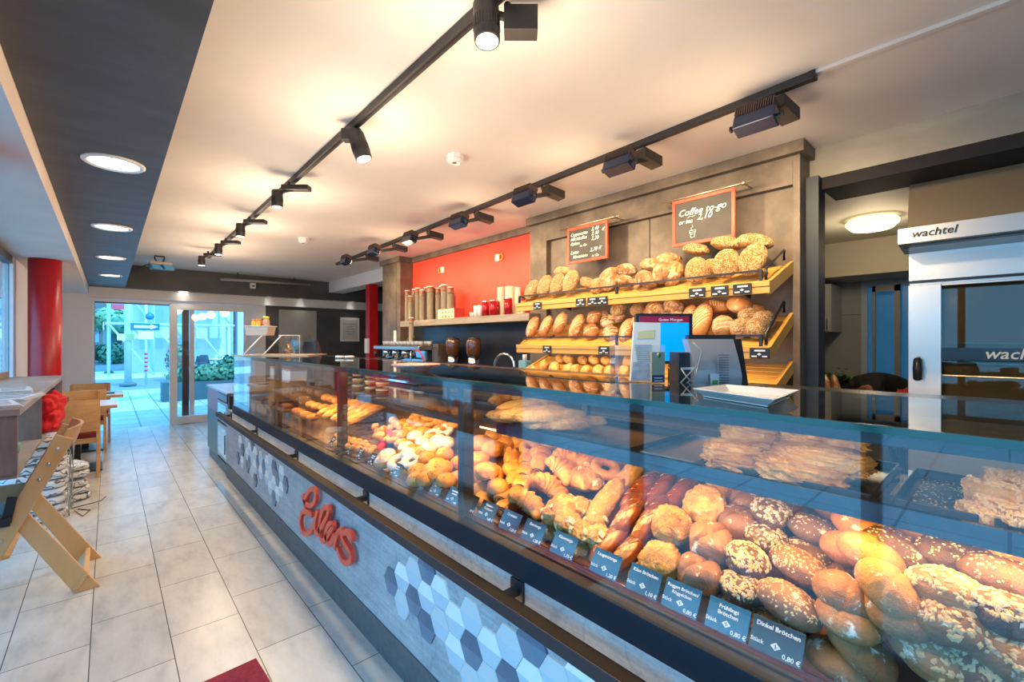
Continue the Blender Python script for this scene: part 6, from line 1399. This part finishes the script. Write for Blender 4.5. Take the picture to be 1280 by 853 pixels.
# doormat corner in the foreground
a, b_, c_ = onZ(256, 853, .006), onZ(320, 824, .006), onZ(340, 856, .006)
m = MB(); v1 = Vector(a)-Vector(b_); v2 = Vector(c_)-Vector(b_)
dd = v1.normalized(); ee = Vector((-dd.y, dd.x, 0));
if ee.dot(v2) < 0: ee = -ee
p0 = Vector(b_); P4 = [p0, p0+dd*1.0, p0+dd*1.0+ee*.6, p0+ee*.6]
m.add([tuple(p)[:2]+(.001,) for p in P4]+[tuple(p)[:2]+(.010,) for p in P4], [(3, 2, 1, 0), (4, 5, 6, 7), (0, 1, 5, 4), (1, 2, 6, 5), (2, 3, 7, 6), (3, 0, 4, 7)])
o = m.ob('doormat', P('mat_red', (.20, .008, .025), .95, col2=(.28, .02, .04), nscale=60, bump=.6, bscale=260)); tag(o, 'dark red floor mat corner at the bottom of the picture', 'mat')
# lilac of kitchen rack: baguettes in a basket
t = thing('bread_basket', (5.0, 1.35, .92), 'low basket of baguettes on the kitchen table at the left of the worker', 'basket')
q0 = onX(1024, 492, 4.9); q1 = onX(1050, 492, 4.9)
MB().box(4.78, 5.15, q1[1]-.02, q0[1]+.3, .921, .99).ob('basket_tray', P('basket_brown', (.16, .08, .03), .6), t, .004)
for i in range(6):
    y = q1[1]+.03+i*.07
    b = blob(90+i, (.17, .035, .035), .9, .04, 2, .02, .85, fn=cuts(5, .1, .5, .05))
    o = bpy.data.objects.new('baguette', b.mesh('baguette', [mats['pastry']])); C.objects.link(o); o.location = (4.92, y, 1.03); o.rotation_euler = (0, -.9, .5)
    tag(o, 'dark golden baguette in the kitchen basket, %s from the right' % ORD[i], 'bread', 'baguettes in the kitchen basket')
t = thing('herb_pot', (5.5, 1.55, .92), 'green herb leaves in a pot behind the baguettes', 'plant')
pc = onX(1040, 468, 5.5)
MB().lathe([(.06, 0), (.08, .12)], 18, (5.5, pc[1], .922)).ob('plant_pot', P('pot_grey', (.3, .3, .28), .5), t)
m = MB(); rng = random.Random(2)
for _ in range(160): flake(m, Vector((5.5+rng.gauss(0, .06), pc[1]+rng.gauss(0, .09), 1.08+abs(rng.gauss(0, .05)))), Vector((rng.random()-.5, rng.random()-.5, 1)).normalized(), .018, 0, rng, .1, 1.4)
m.ob('leaves', P('herb_green', (.08, .16, .04), .6), t)

# ---- the worker bending over the kitchen table
q = Local('person', 1128, 4.55, 0, 'person in black T-shirt and red apron bending low over the kitchen table', 'person')
pt = q.t
def skin(name, verts, edges, rad, mat_, parent, sub=2):
    me = bpy.data.meshes.new(name); me.from_pydata(verts, edges, []); me.materials.append(mat_)
    o = bpy.data.objects.new(name, me); C.objects.link(o); o.parent = parent
    me.skin_vertices.new() if hasattr(me.skin_vertices, 'new') and not me.skin_vertices else None
    s = o.modifiers.new('skin', 'SKIN'); s.use_smooth_shade = True
    for i, r in enumerate(rad): me.skin_vertices[0].data[i].radius = (r, r) if not isinstance(r, tuple) else r
    me.skin_vertices[0].data[0].use_root = True
    u = o.modifiers.new('sub', 'SUBSURF'); u.levels = sub; u.render_levels = sub
    return o
skinm = P('skin_tone', (.40, .17, .09), .5, sub=.1)
# x: left is negative (head side), y: away, z: height
pv = [(.04, 0, .92), (-.14, 0, 1.0), (-.30, 0, 1.03), (-.42, 0, 1.0), (-.49, 0, .965), (-.53, 0, .94),
      (.04, .10, .86), (.02, .12, .48), (.08, .12, .09), (-.06, .13, .04),
      (.04, -.10, .86), (.0, -.12, .48), (.06, -.12, .09), (-.08, -.13, .04),
      (-.42, .17, .97), (-.36, .24, .76), (-.55, .20, .955), (-.60, .19, .955),
      (-.42, -.17, .97), (-.36, -.24, .76), (-.55, -.20, .955), (-.60, -.19, .955)]
pe = [(0, 1), (1, 2), (2, 3), (3, 4), (4, 5), (0, 6), (6, 7), (7, 8), (8, 9), (0, 10), (10, 11), (11, 12), (12, 13), (3, 14), (14, 15), (15, 16), (16, 17), (3, 18), (18, 19), (19, 20), (20, 21)]
pr = [.13, .125, .13, .12, .055, .055, .095, .06, .04, .035, .095, .06, .04, .035, .06, .042, .028, .022, .06, .042, .028, .022]
body = skin('body', pv, pe, pr, skinm, pt)
q.m = blob(3, (.082, .098, .118), 1.0, .02, 1.5, .01, 1.0, nu=28, nv=20)
hm = Matrix.Translation((-.585, 0, .965)) @ Matrix.Rotation(radians(-115), 4, 'Y')
mm = MB().add(q.m.v, q.m.f, 0, True, hm)
mm.add(*(lambda b: (b.v, b.f))(blob(5, (.022, .016, .03), 1, 0, 1, 0, 1, nu=10, nv=8)), 0, True, Matrix.Translation((-.635, 0, .895)))
for s in (-1, 1): mm.add(*(lambda b: (b.v, b.f))(blob(6, (.022, .010, .03), 1, 0, 1, 0, 1, nu=10, nv=8)), 0, True, Matrix.Translation((-.575, s*.094, .95)))
q.m = mm; q.put('head', skinm)
q.m = MB()
for s in (-1, 1): q.m.add(*(lambda b: (b.v, b.f))(blob(7, (.010, .012, .010), 1, 0, 1, 0, 1, nu=10, nv=8)), 0, True, Matrix.Translation((-.652, s*.03, .925)))
q.m.add(*(lambda b: (b.v, b.f))(blob(8, (.006, .022, .008), 1, 0, 1, 0, 1, nu=10, nv=8)), 0, True, Matrix.Translation((-.64, 0, .865)))
q.put('eyes_and_mouth', P('eye_dark', (.08, .02, .02), .3))
hr = blob(9, (.098, .108, .10), 1, .16, 3.5, .10, 1.0, nu=36, nv=24); q.m = MB().add(hr.v, hr.f, 0, True, Matrix.Translation((-.575, 0, 1.01))); q.put('hair', P('hair_dark', (.02, .012, .008), .6, bump=.6, bscale=60))
for s in (-1, 1):
    base = (-.60, s*.19, .955)
    for f, (dy, L_) in enumerate(((-.030, .055), (-.012, .07), (.008, .075), (.026, .065))):
        y = base[1]+dy
        skin('finger', [(-.61, y, .957), (-.61-L_*.5, y, .962), (-.61-L_, y, .935)], [(0, 1), (1, 2)], [.010, .009, .007], skinm, body, 1)
    skin('thumb', [(-.595, base[1]-s*.02, .95), (-.62, base[1]-s*.055, .945), (-.65, base[1]-s*.06, .935)], [(0, 1), (1, 2)], [.012, .010, .008], skinm, body, 1)
shirt = skin('t_shirt', [(.05, 0, .95), (-.12, 0, 1.01), (-.28, 0, 1.04), (-.42, 0, 1.01), (-.46, 0, .985), (-.42, .17, .98), (-.385, .22, .87), (-.42, -.17, .98), (-.385, -.22, .87)], [(0, 1), (1, 2), (2, 3), (3, 4), (3, 5), (5, 6), (3, 7), (7, 8)], [(.155, .14), .145, .15, .14, .08, .082, .062, .082, .062], P('tshirt_black', (.008, .008, .010), .8), pt)
skin('trousers', [(.10, 0, .90), (.06, .11, .82), (.03, .13, .48), (.08, .13, .12), (.06, -.11, .82), (.01, -.13, .48), (.06, -.13, .12)], [(0, 1), (1, 2), (2, 3), (0, 4), (4, 5), (5, 6)], [.15, .11, .075, .055, .11, .075, .055], P('trousers_grey', (.06, .07, .065), .8), pt)
# apron: a red cloth bent round the hips
vs_, fs_ = [], []
for i in range(13):
    a = -1.9+3.8*i/12
    for j, (z_, r_, xo) in enumerate(((1.00, .165, -.09), (.80, .175, -.03), (.55, .19, .0))):
        vs_.append((xo+.02-r_*cos(a)*.9, r_*1.05*sin(a), z_))
for i in range(12):
    for j in range(2): a = i*3+j; fs_.append((a, a+3, a+4, a+1))
q.m = MB().add(vs_, fs_, 0, True); ap = q.put('apron', P('apron_red', (.60, .01, .01), .7)); sol = ap.modifiers.new('thick', 'SOLIDIFY'); sol.thickness = .006
for s in (-1, 1):
    q.m = MB().box(-.17, .10, s*.125-.04, s*.125+.04, 0, .06); q.put('shoe', black, .015)
# ---- street outside the entrance and the windows
pav = tilemat('pavement_slab', .42, .62, (.34, .42, .46), (.44, .52, .56), (.16, .2, .24), rough=.8, bond=0, gap=.012)
o = MB().box(-60, 40, 9.98, 17.6, -.12, -.012).box(-14, -.95, -12, 9.98, -.12, -.012).ob('ground_pavement', pav); struct(o)
o = MB().box(-60, 40, 17.6, 17.75, -.14, -.005).ob('ground_kerb', P('kerb_grey', (.4, .44, .46), .8)); struct(o)
o = MB().box(-60, 40, 17.75, 60, -.14, -.06).ob('ground_road', P('asphalt', (.16, .22, .26), .8)); struct(o)
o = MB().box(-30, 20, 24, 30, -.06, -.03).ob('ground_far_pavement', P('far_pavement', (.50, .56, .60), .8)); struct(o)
skyw = P('facade_white', (.62, .66, .68), .8)
def facade(name, x0, x1, y0, y1, h_, mat_, label, rows, cols, wm, axis='y'):
    t = thing(name, ((x0+x1)/2, (y0+y1)/2, 0), label, 'building')
    MB().box(x0, x1, y0, y1, -.05, h_).ob('facade', mat_, t)
    for r in range(rows):
        for c in range(cols):
            xa = x0+(x1-x0)*(c+.18)/cols; xb = x0+(x1-x0)*(c+.82)/cols; za = h_*(r+.3)/rows; zb = h_*(r+.8)/rows
            MB().box(xa, xb, y0-.03, y0, za, zb).ob('window', wm, t)
    return t
wmb = P('street_window', (.10, .32, .50), .1, spec=1)
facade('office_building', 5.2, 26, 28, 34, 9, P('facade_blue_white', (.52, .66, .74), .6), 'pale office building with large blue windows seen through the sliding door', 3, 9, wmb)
facade('corner_house', .85, 4.9, 27.5, 34, 11, skyw, 'white rendered corner building behind the scaffolding', 3, 3, P('street_window_pale', (.45, .6, .7), .3))
facade('brick_house', -1.4, 1.6, 50, 56, 9, P('facade_slate', (.12, .15, .17), .8), 'dark gabled house far across the street', 2, 3, wmb)
facade('garage_block', -.3, 1.8, 42, 47, 2.8, P('facade_cream', (.68, .72, .72), .8), 'low pale garage block across the street', 1, 2, P('garage_dark', (.12, .22, .28), .4))
t = thing('gable_roof_house', (-4, 44, 0), 'house with light gable roof at the far left across the street', 'building')
MB().box(-7, -1.2, 40, 43.9, -.05, 4.2).ob('facade', P('facade_sand', (.55, .52, .46), .8), t)
MB().prism([(-7.4, 4.2), (-.8, 4.2), (-4.1, 7.6)], lambda a, b, d: (a, d, b), 39.6, 43.95).ob('gable_roof', P('roof_brown', (.16, .11, .09), .8), t)
o = MB().box(.15, .85, 41.7, 41.98, 3.7, 4.5).ob('red_sign', P('sign_pink_red', (.75, .10, .16), .5)); tag(o, 'small red square sign on the far building', 'sign')
def gpos(px, py): return onZ(px, py, 0)
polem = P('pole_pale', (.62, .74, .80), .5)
for nm, (px, py), top, r, lb in (('street_pole', (136, 466), 7.5, .075, 'pale street pole left of the scaffolding'), ('street_pole', (160, 481), 7.5, .10, 'thick pale street pole with a yellow notice')):
    p = gpos(px, py); t = thing(nm, p, lb, 'pole', 'street poles')
    MB().cyl((p[0], p[1], -.02), (p[0], p[1], top), r, n=14).ob('pole_shaft', polem, t)
    MB().lathe([(r*2.4, 0), (r*2.2, .06), (r*1.2, .10)], 14, (p[0], p[1], -.02)).ob('pole_base', P('pole_base_dark', (.06, .14, .16), .6) if 'pole_base_dark' not in bpy.data.materials else bpy.data.materials['pole_base_dark'], t)
    if px == 160: MB().box(p[0]-.28, p[0]+.16, p[1]-.13, p[1]-.10, 1.50, 1.72).ob('yellow_notice', P('notice_yellow', (.62, .62, .30), .6), t)
p = gpos(182.5, 481); t = thing('sign_post', p, 'traffic sign post with blue arrow sign and red-white lower band', 'traffic sign')
MB().cyl((p[0], p[1], -.02), (p[0], p[1], 3.6), .035, n=12).ob('post_shaft', polem, t)
for i in range(5): MB().cyl((p[0], p[1], .45+i*.14), (p[0], p[1], .52+i*.14), .045, n=12).ob('red_band', P('band_red', (.7, .05, .15), .5) if 'band_red' not in bpy.data.materials else bpy.data.materials['band_red'], t)
zc_ = H+(426.5-408)/560*14.6
MB().box(p[0]-.40, p[0]+.36, p[1]-.06, p[1]-.04, zc_-.12, zc_+.12).ob('arrow_sign', P('sign_blue', (.02, .16, .62), .4), t, .01)
MB().prism([(p[0]-.32, zc_-.045), (p[0]+.12, zc_-.045), (p[0]+.12, zc_-.09), (p[0]+.31, zc_), (p[0]+.12, zc_+.09), (p[0]+.12, zc_+.045), (p[0]-.32, zc_+.045)], lambda a, b, d: (a, d, b), p[1]-.066, p[1]-.06).ob('white_arrow', tagwhite, t)
MB().box(p[0]-.2, p[0]+.2, p[1]-.06, p[1]-.04, zc_-.42, zc_-.15).ob('info_plate', tagwhite, t); MB().cyl((p[0]+.1, p[1]-.05, zc_+.36), (p[0]+.1, p[1]-.04, zc_+.36), .12, n=20).ob('round_sign', P('sign_blue_b', (.03, .2, .7), .4), t)
# scaffolding
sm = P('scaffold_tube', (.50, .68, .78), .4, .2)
t = thing('scaffolding', (2.3, 26.5, 0), 'tall tube scaffolding standing in front of the white corner building', 'scaffolding')
for x in (.0, 1.5, 3.0, 4.5):
    for y in (25.6, 26.8): MB().cyl((x, y, -.03), (x, y, 9), .05, n=8).ob('standard', sm, t)
for z in (2.2, 4.4, 6.6):
    MB().box(-.1, 4.6, 25.5, 26.9, z, z+.08).ob('deck_board', sm, t)
    for y in (25.6,): MB().cyl((-.1, y, z+.9), (4.6, y, z+.9), .04, n=8).ob('guard_tube', sm, t)
for x in (.0, 1.5, 3.0):
    for z in (0, 2.2, 4.4): MB().cyl((x+1.5, 25.55, z), (x, 25.55, z+2.2), .04, n=8).ob('brace', sm, t)
# foliage
def leafcloud(m, c, r, n, s, rng):
    for _ in range(n):
        d = Vector((rng.gauss(0, 1), rng.gauss(0, 1), rng.gauss(0, 1))).normalized()*rng.uniform(.5, 1)
        p = Vector((c[0]+d.x*r[0], c[1]+d.y*r[1], c[2]+d.z*r[2])); flake(m, p, d, s*rng.uniform(.6, 1.3), 0, rng, .08, 1.5)
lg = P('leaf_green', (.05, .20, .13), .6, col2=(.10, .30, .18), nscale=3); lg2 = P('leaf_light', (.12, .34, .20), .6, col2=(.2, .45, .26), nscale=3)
rng = random.Random(7)
p = gpos(212, 475); p = (p[0]+.25, p[1], 0)
t = thing('flower_planter', p, 'tall planter bush with pink flowers outside the entrance', 'plant')
m = MB(); leafcloud(m, (p[0], p[1], .75), (.42, .42, .70), 1500, .035, rng); m.ob('foliage', lg, t)
m = MB(); leafcloud(m, (p[0], p[1], .78), (.45, .45, .74), 260, .042, rng); m.ob('pink_flowers', P('flower_pink', (.75, .10, .22), .6), t).__setitem__('kind', 'stuff')
MB().lathe([(.2, 0), (.3, .3)], 20, (p[0], p[1], -.01)).ob('planter_tub', P('tub_teal', (.05, .16, .18), .6), t)
# branches hanging outside above the door
t = thing('street_tree', (3.0, 13.2, 0), 'leafy tree with drooping branches outside the entrance', 'tree')
m = MB()
for c_, r_ in (((2.4, 13.0, 2.85), (1.1, .8, .55)), ((3.3, 13.2, 2.7), (1.2, .9, .55)), ((1.1, 12.6, 3.0), (.9, .5, .35)), ((3.9, 13.4, 3.0), (1.0, .9, .7)), ((.2, 12.4, 2.75), (.7, .4, .18))): leafcloud(m, c_, r_, 900, .06, rng)
m.ob('foliage', lg, t)
MB().tube([(4.6, 14, -.02), (4.5, 13.9, 2.2), (3.6, 13.4, 3.3)], [.16, .13, .05], 10).tube([(4.5, 13.9, 2.2), (2.6, 13.1, 3.0), (.6, 12.5, 2.9)], [.09, .05, .02], 8).ob('trunk', P('bark', (.10, .08, .06), .9), t)
for i, (px, dd, zz, r_) in enumerate(((119, 37, 2.9, 1.1), (139, 34, 3.1, 1.25), (149, 31, 2.5, .8))):
    s_ = sight(px, 400); k_ = dd; c_ = (s_[0]*k_, s_[1]*k_, zz)
    t = thing('plane_tree', (c_[0], c_[1], 0), 'clipped green street tree across the road, %s from the left' % ORD[i], 'tree', 'clipped trees across the road')
    m = MB(); leafcloud(m, c_, (r_, r_, r_*.8), 700, .16, rng); m.ob('foliage', lg2, t)
    MB().cyl((c_[0], c_[1], -.03), (c_[0], c_[1], zz), .14, n=8).ob('trunk', bpy.data.materials['bark'], t)
for i, (px, dd, r_) in enumerate(((134, 32, .9), (141, 30, .8))):
    s_ = sight(px, 400); c_ = (s_[0]*dd, s_[1]*dd, .6); m = MB(); leafcloud(m, c_, (r_, r_, .8), 600, .10, rng)
    o = m.ob('hedge_bush', lg); tag(o, 'round green bush across the road, %s' % ('left one', 'right one')[i], 'bush', 'bushes across the road')
# planter box with greenery and outdoor seats
p = onZ(262, 497, 0); t = thing('planter_box', (p[0], p[1], 0), 'long dark planter box with green plants outside the sliding door', 'planter')
MB().box(p[0]-1.0, p[0]+1.3, p[1]-.25, p[1]+.25, -.01, .45).ob('box_body', P('planter_dark_teal', (.04, .10, .13), .6), t)
m = MB(); leafcloud(m, (p[0]+.1, p[1], .62), (1.1, .3, .28), 1500, .04, rng); leafcloud(m, (p[0]+.5, p[1], .85), (.4, .25, .3), 500, .04, rng); m.ob('greenery', lg, t)
def garden_chair(px, py, rz, label):
    p = onZ(px, py, 0); t = thing('garden_chair', (p[0], p[1], 0), label, 'chair', 'outdoor chairs', rz)
    wk = P('wicker_dark', (.03, .08, .12), .6) if 'wicker_dark' not in bpy.data.materials else bpy.data.materials['wicker_dark']
    def lo(m, n_): o = bpy.data.objects.new(n_, m.mesh(n_, wk)); C.objects.link(o); o.parent = t
    lo(MB().box(-.26, .26, -.26, .26, .40, .46), 'seat'); lo(MB().prism([(.22, .46), (.27, .46), (.36, .88), (.32, .88)], lambda a, b, d: (a, d, b), -.25, .25), 'backrest')
    for s in (-1, 1):
        lo(MB().box(-.25, .27, s*.25-.02, s*.25+.02, .62, .65), 'armrest')
        for x in (-.24, .24): lo(MB().cyl((x, s*.24, -.01), (x*.95, s*.24, .62 if x < 0 else .42), .02, n=6), 'leg')
garden_chair(243, 474, .6, 'dark outdoor armchair left of the garden table'); garden_chair(265, 469, pi+.4, 'dark outdoor armchair in the middle outside the door'); garden_chair(292, 468, .3, 'dark outdoor armchair right beside the garden table')
p = onZ(279, 470, 0); t = thing('garden_table', (p[0], p[1], 0), 'pale outdoor table between the dark armchairs', 'table')
MB().box(p[0]-.45, p[0]+.45, p[1]-.45, p[1]+.45, .70, .73).ob('table_top', tagwhite, t); MB().cyl((p[0], p[1], -.01), (p[0], p[1], .7), .04, n=10).ob('table_leg', polem, t)
# vehicles
def car(px, py, name, label, col, L_=4.2, hh=1.5, van=False):
    p = onZ(px, py, -.05); t = thing(name, (p[0], p[1], -.05), label, 'car', None, .1); bm = P(name+'_paint', col, .25, coat=.5)
    prof = [(-L_/2, .35), (-L_/2, .95), (-L_/2+.25, hh) if van else (-L_/2+.5, hh-.1), (L_*.12, hh), (L_*.30, .98), (L_/2-.1, .85), (L_/2, .6), (L_/2, .35)]
    def lo(m, n_, mt): o = bpy.data.objects.new(n_, m.mesh(n_, mt)); C.objects.link(o); o.parent = t
    lo(MB().prism(prof, lambda a, b, d: (a, d, b), -.85, .85), 'car_body', bm)
    dk = P(name+'_glass', (.04, .12, .2), .1)
    lo(MB().prism([(-L_/2+.45, 1.0), (-L_/2+.55, hh-.15), (L_*.10, hh-.12), (L_*.26, 1.0)], lambda a, b, d: (a, d, b), -.865, -.85), 'side_window', dk)
    lo(MB().box(-L_/2-.012, -L_/2+.02, -.6, .6, .98, hh-.1), 'rear_window', dk)
    for x in (-L_*.32, L_*.32):
        lo(MB().cyl((x, -.88, .32), (x, -.66, .32), .32, n=20), 'wheel', black); lo(MB().cyl((x, -.885, .32), (x, -.88, .32), .18, n=16), 'hubcap', steel)
        lo(MB().cyl((x, .66, .32), (x, .88, .32), .32, n=20), 'wheel', black)
    lo(MB().box(-L_/2-.02, -L_/2, -.78, -.62, .6, .85), 'tail_light', P(name+'_tail', (.6, .03, .1), .3))
car(115, 449, 'white_van', 'white van parked at the far left across the street', (.72, .76, .8), 4.3, 1.75, True)
car(156, 446, 'dark_car', 'dark blue car parked in front of the garages', (.03, .08, .16), 4.0, 1.4)
# ---- lights
MB().box(.997, 1.018, Y0, Y1, ZS-.030, ZS-.020).ob('led_housing', black, ct)
lights_area('case_led', (1.008, (Y0+Y1)/2, ZS-.034), (0, radians(-25), 0), .02, Y1-Y0, 12, (1, .66, .30))
lights_area('shelf_led', (1.125, (Y0+3.9)/2, 1.121), (0, radians(-20), 0), .02, 3.9-Y0, 28, (1, .50, .14))
for k, (x, y) in enumerate(((P1[0], P1[1]), (P2_[0], P2_[1]), (1.05, 4.0), (1.06, 5.4), (1.07, 6.6), (1.075, 7.4))):
    pointl('added_ceiling_fill', (x, y, 2.20), 23 if k < 4 else 13, (1, .74, .50), .16)  # point lamps added in mid-air below the spotlights to brighten the ceiling
pointl('kitchen_lamp_glow', (bpy.data.objects['ceiling_lamp'].location.x, bpy.data.objects['ceiling_lamp'].location.y, 2.36), 15, (1, .78, .5), .12)
s_ = bpy.data.lights.new('sun', 'SUN'); s_.energy = 4.2; s_.angle = .02; s_.color = (.42, .76, 1); so = bpy.data.objects.new('sun', s_); so.rotation_euler = (radians(40), radians(18), 0); C.objects.link(so)
for x, y in ((2.22, .95), (2.28, 2.0), (2.34, 3.2), (2.44, 4.8)): pointl('added_flood_side_fill', (x, y, 2.28), 7, (1, .72, .45), .12)  # unseen lamps added near the floodlights to lighten the ceiling there
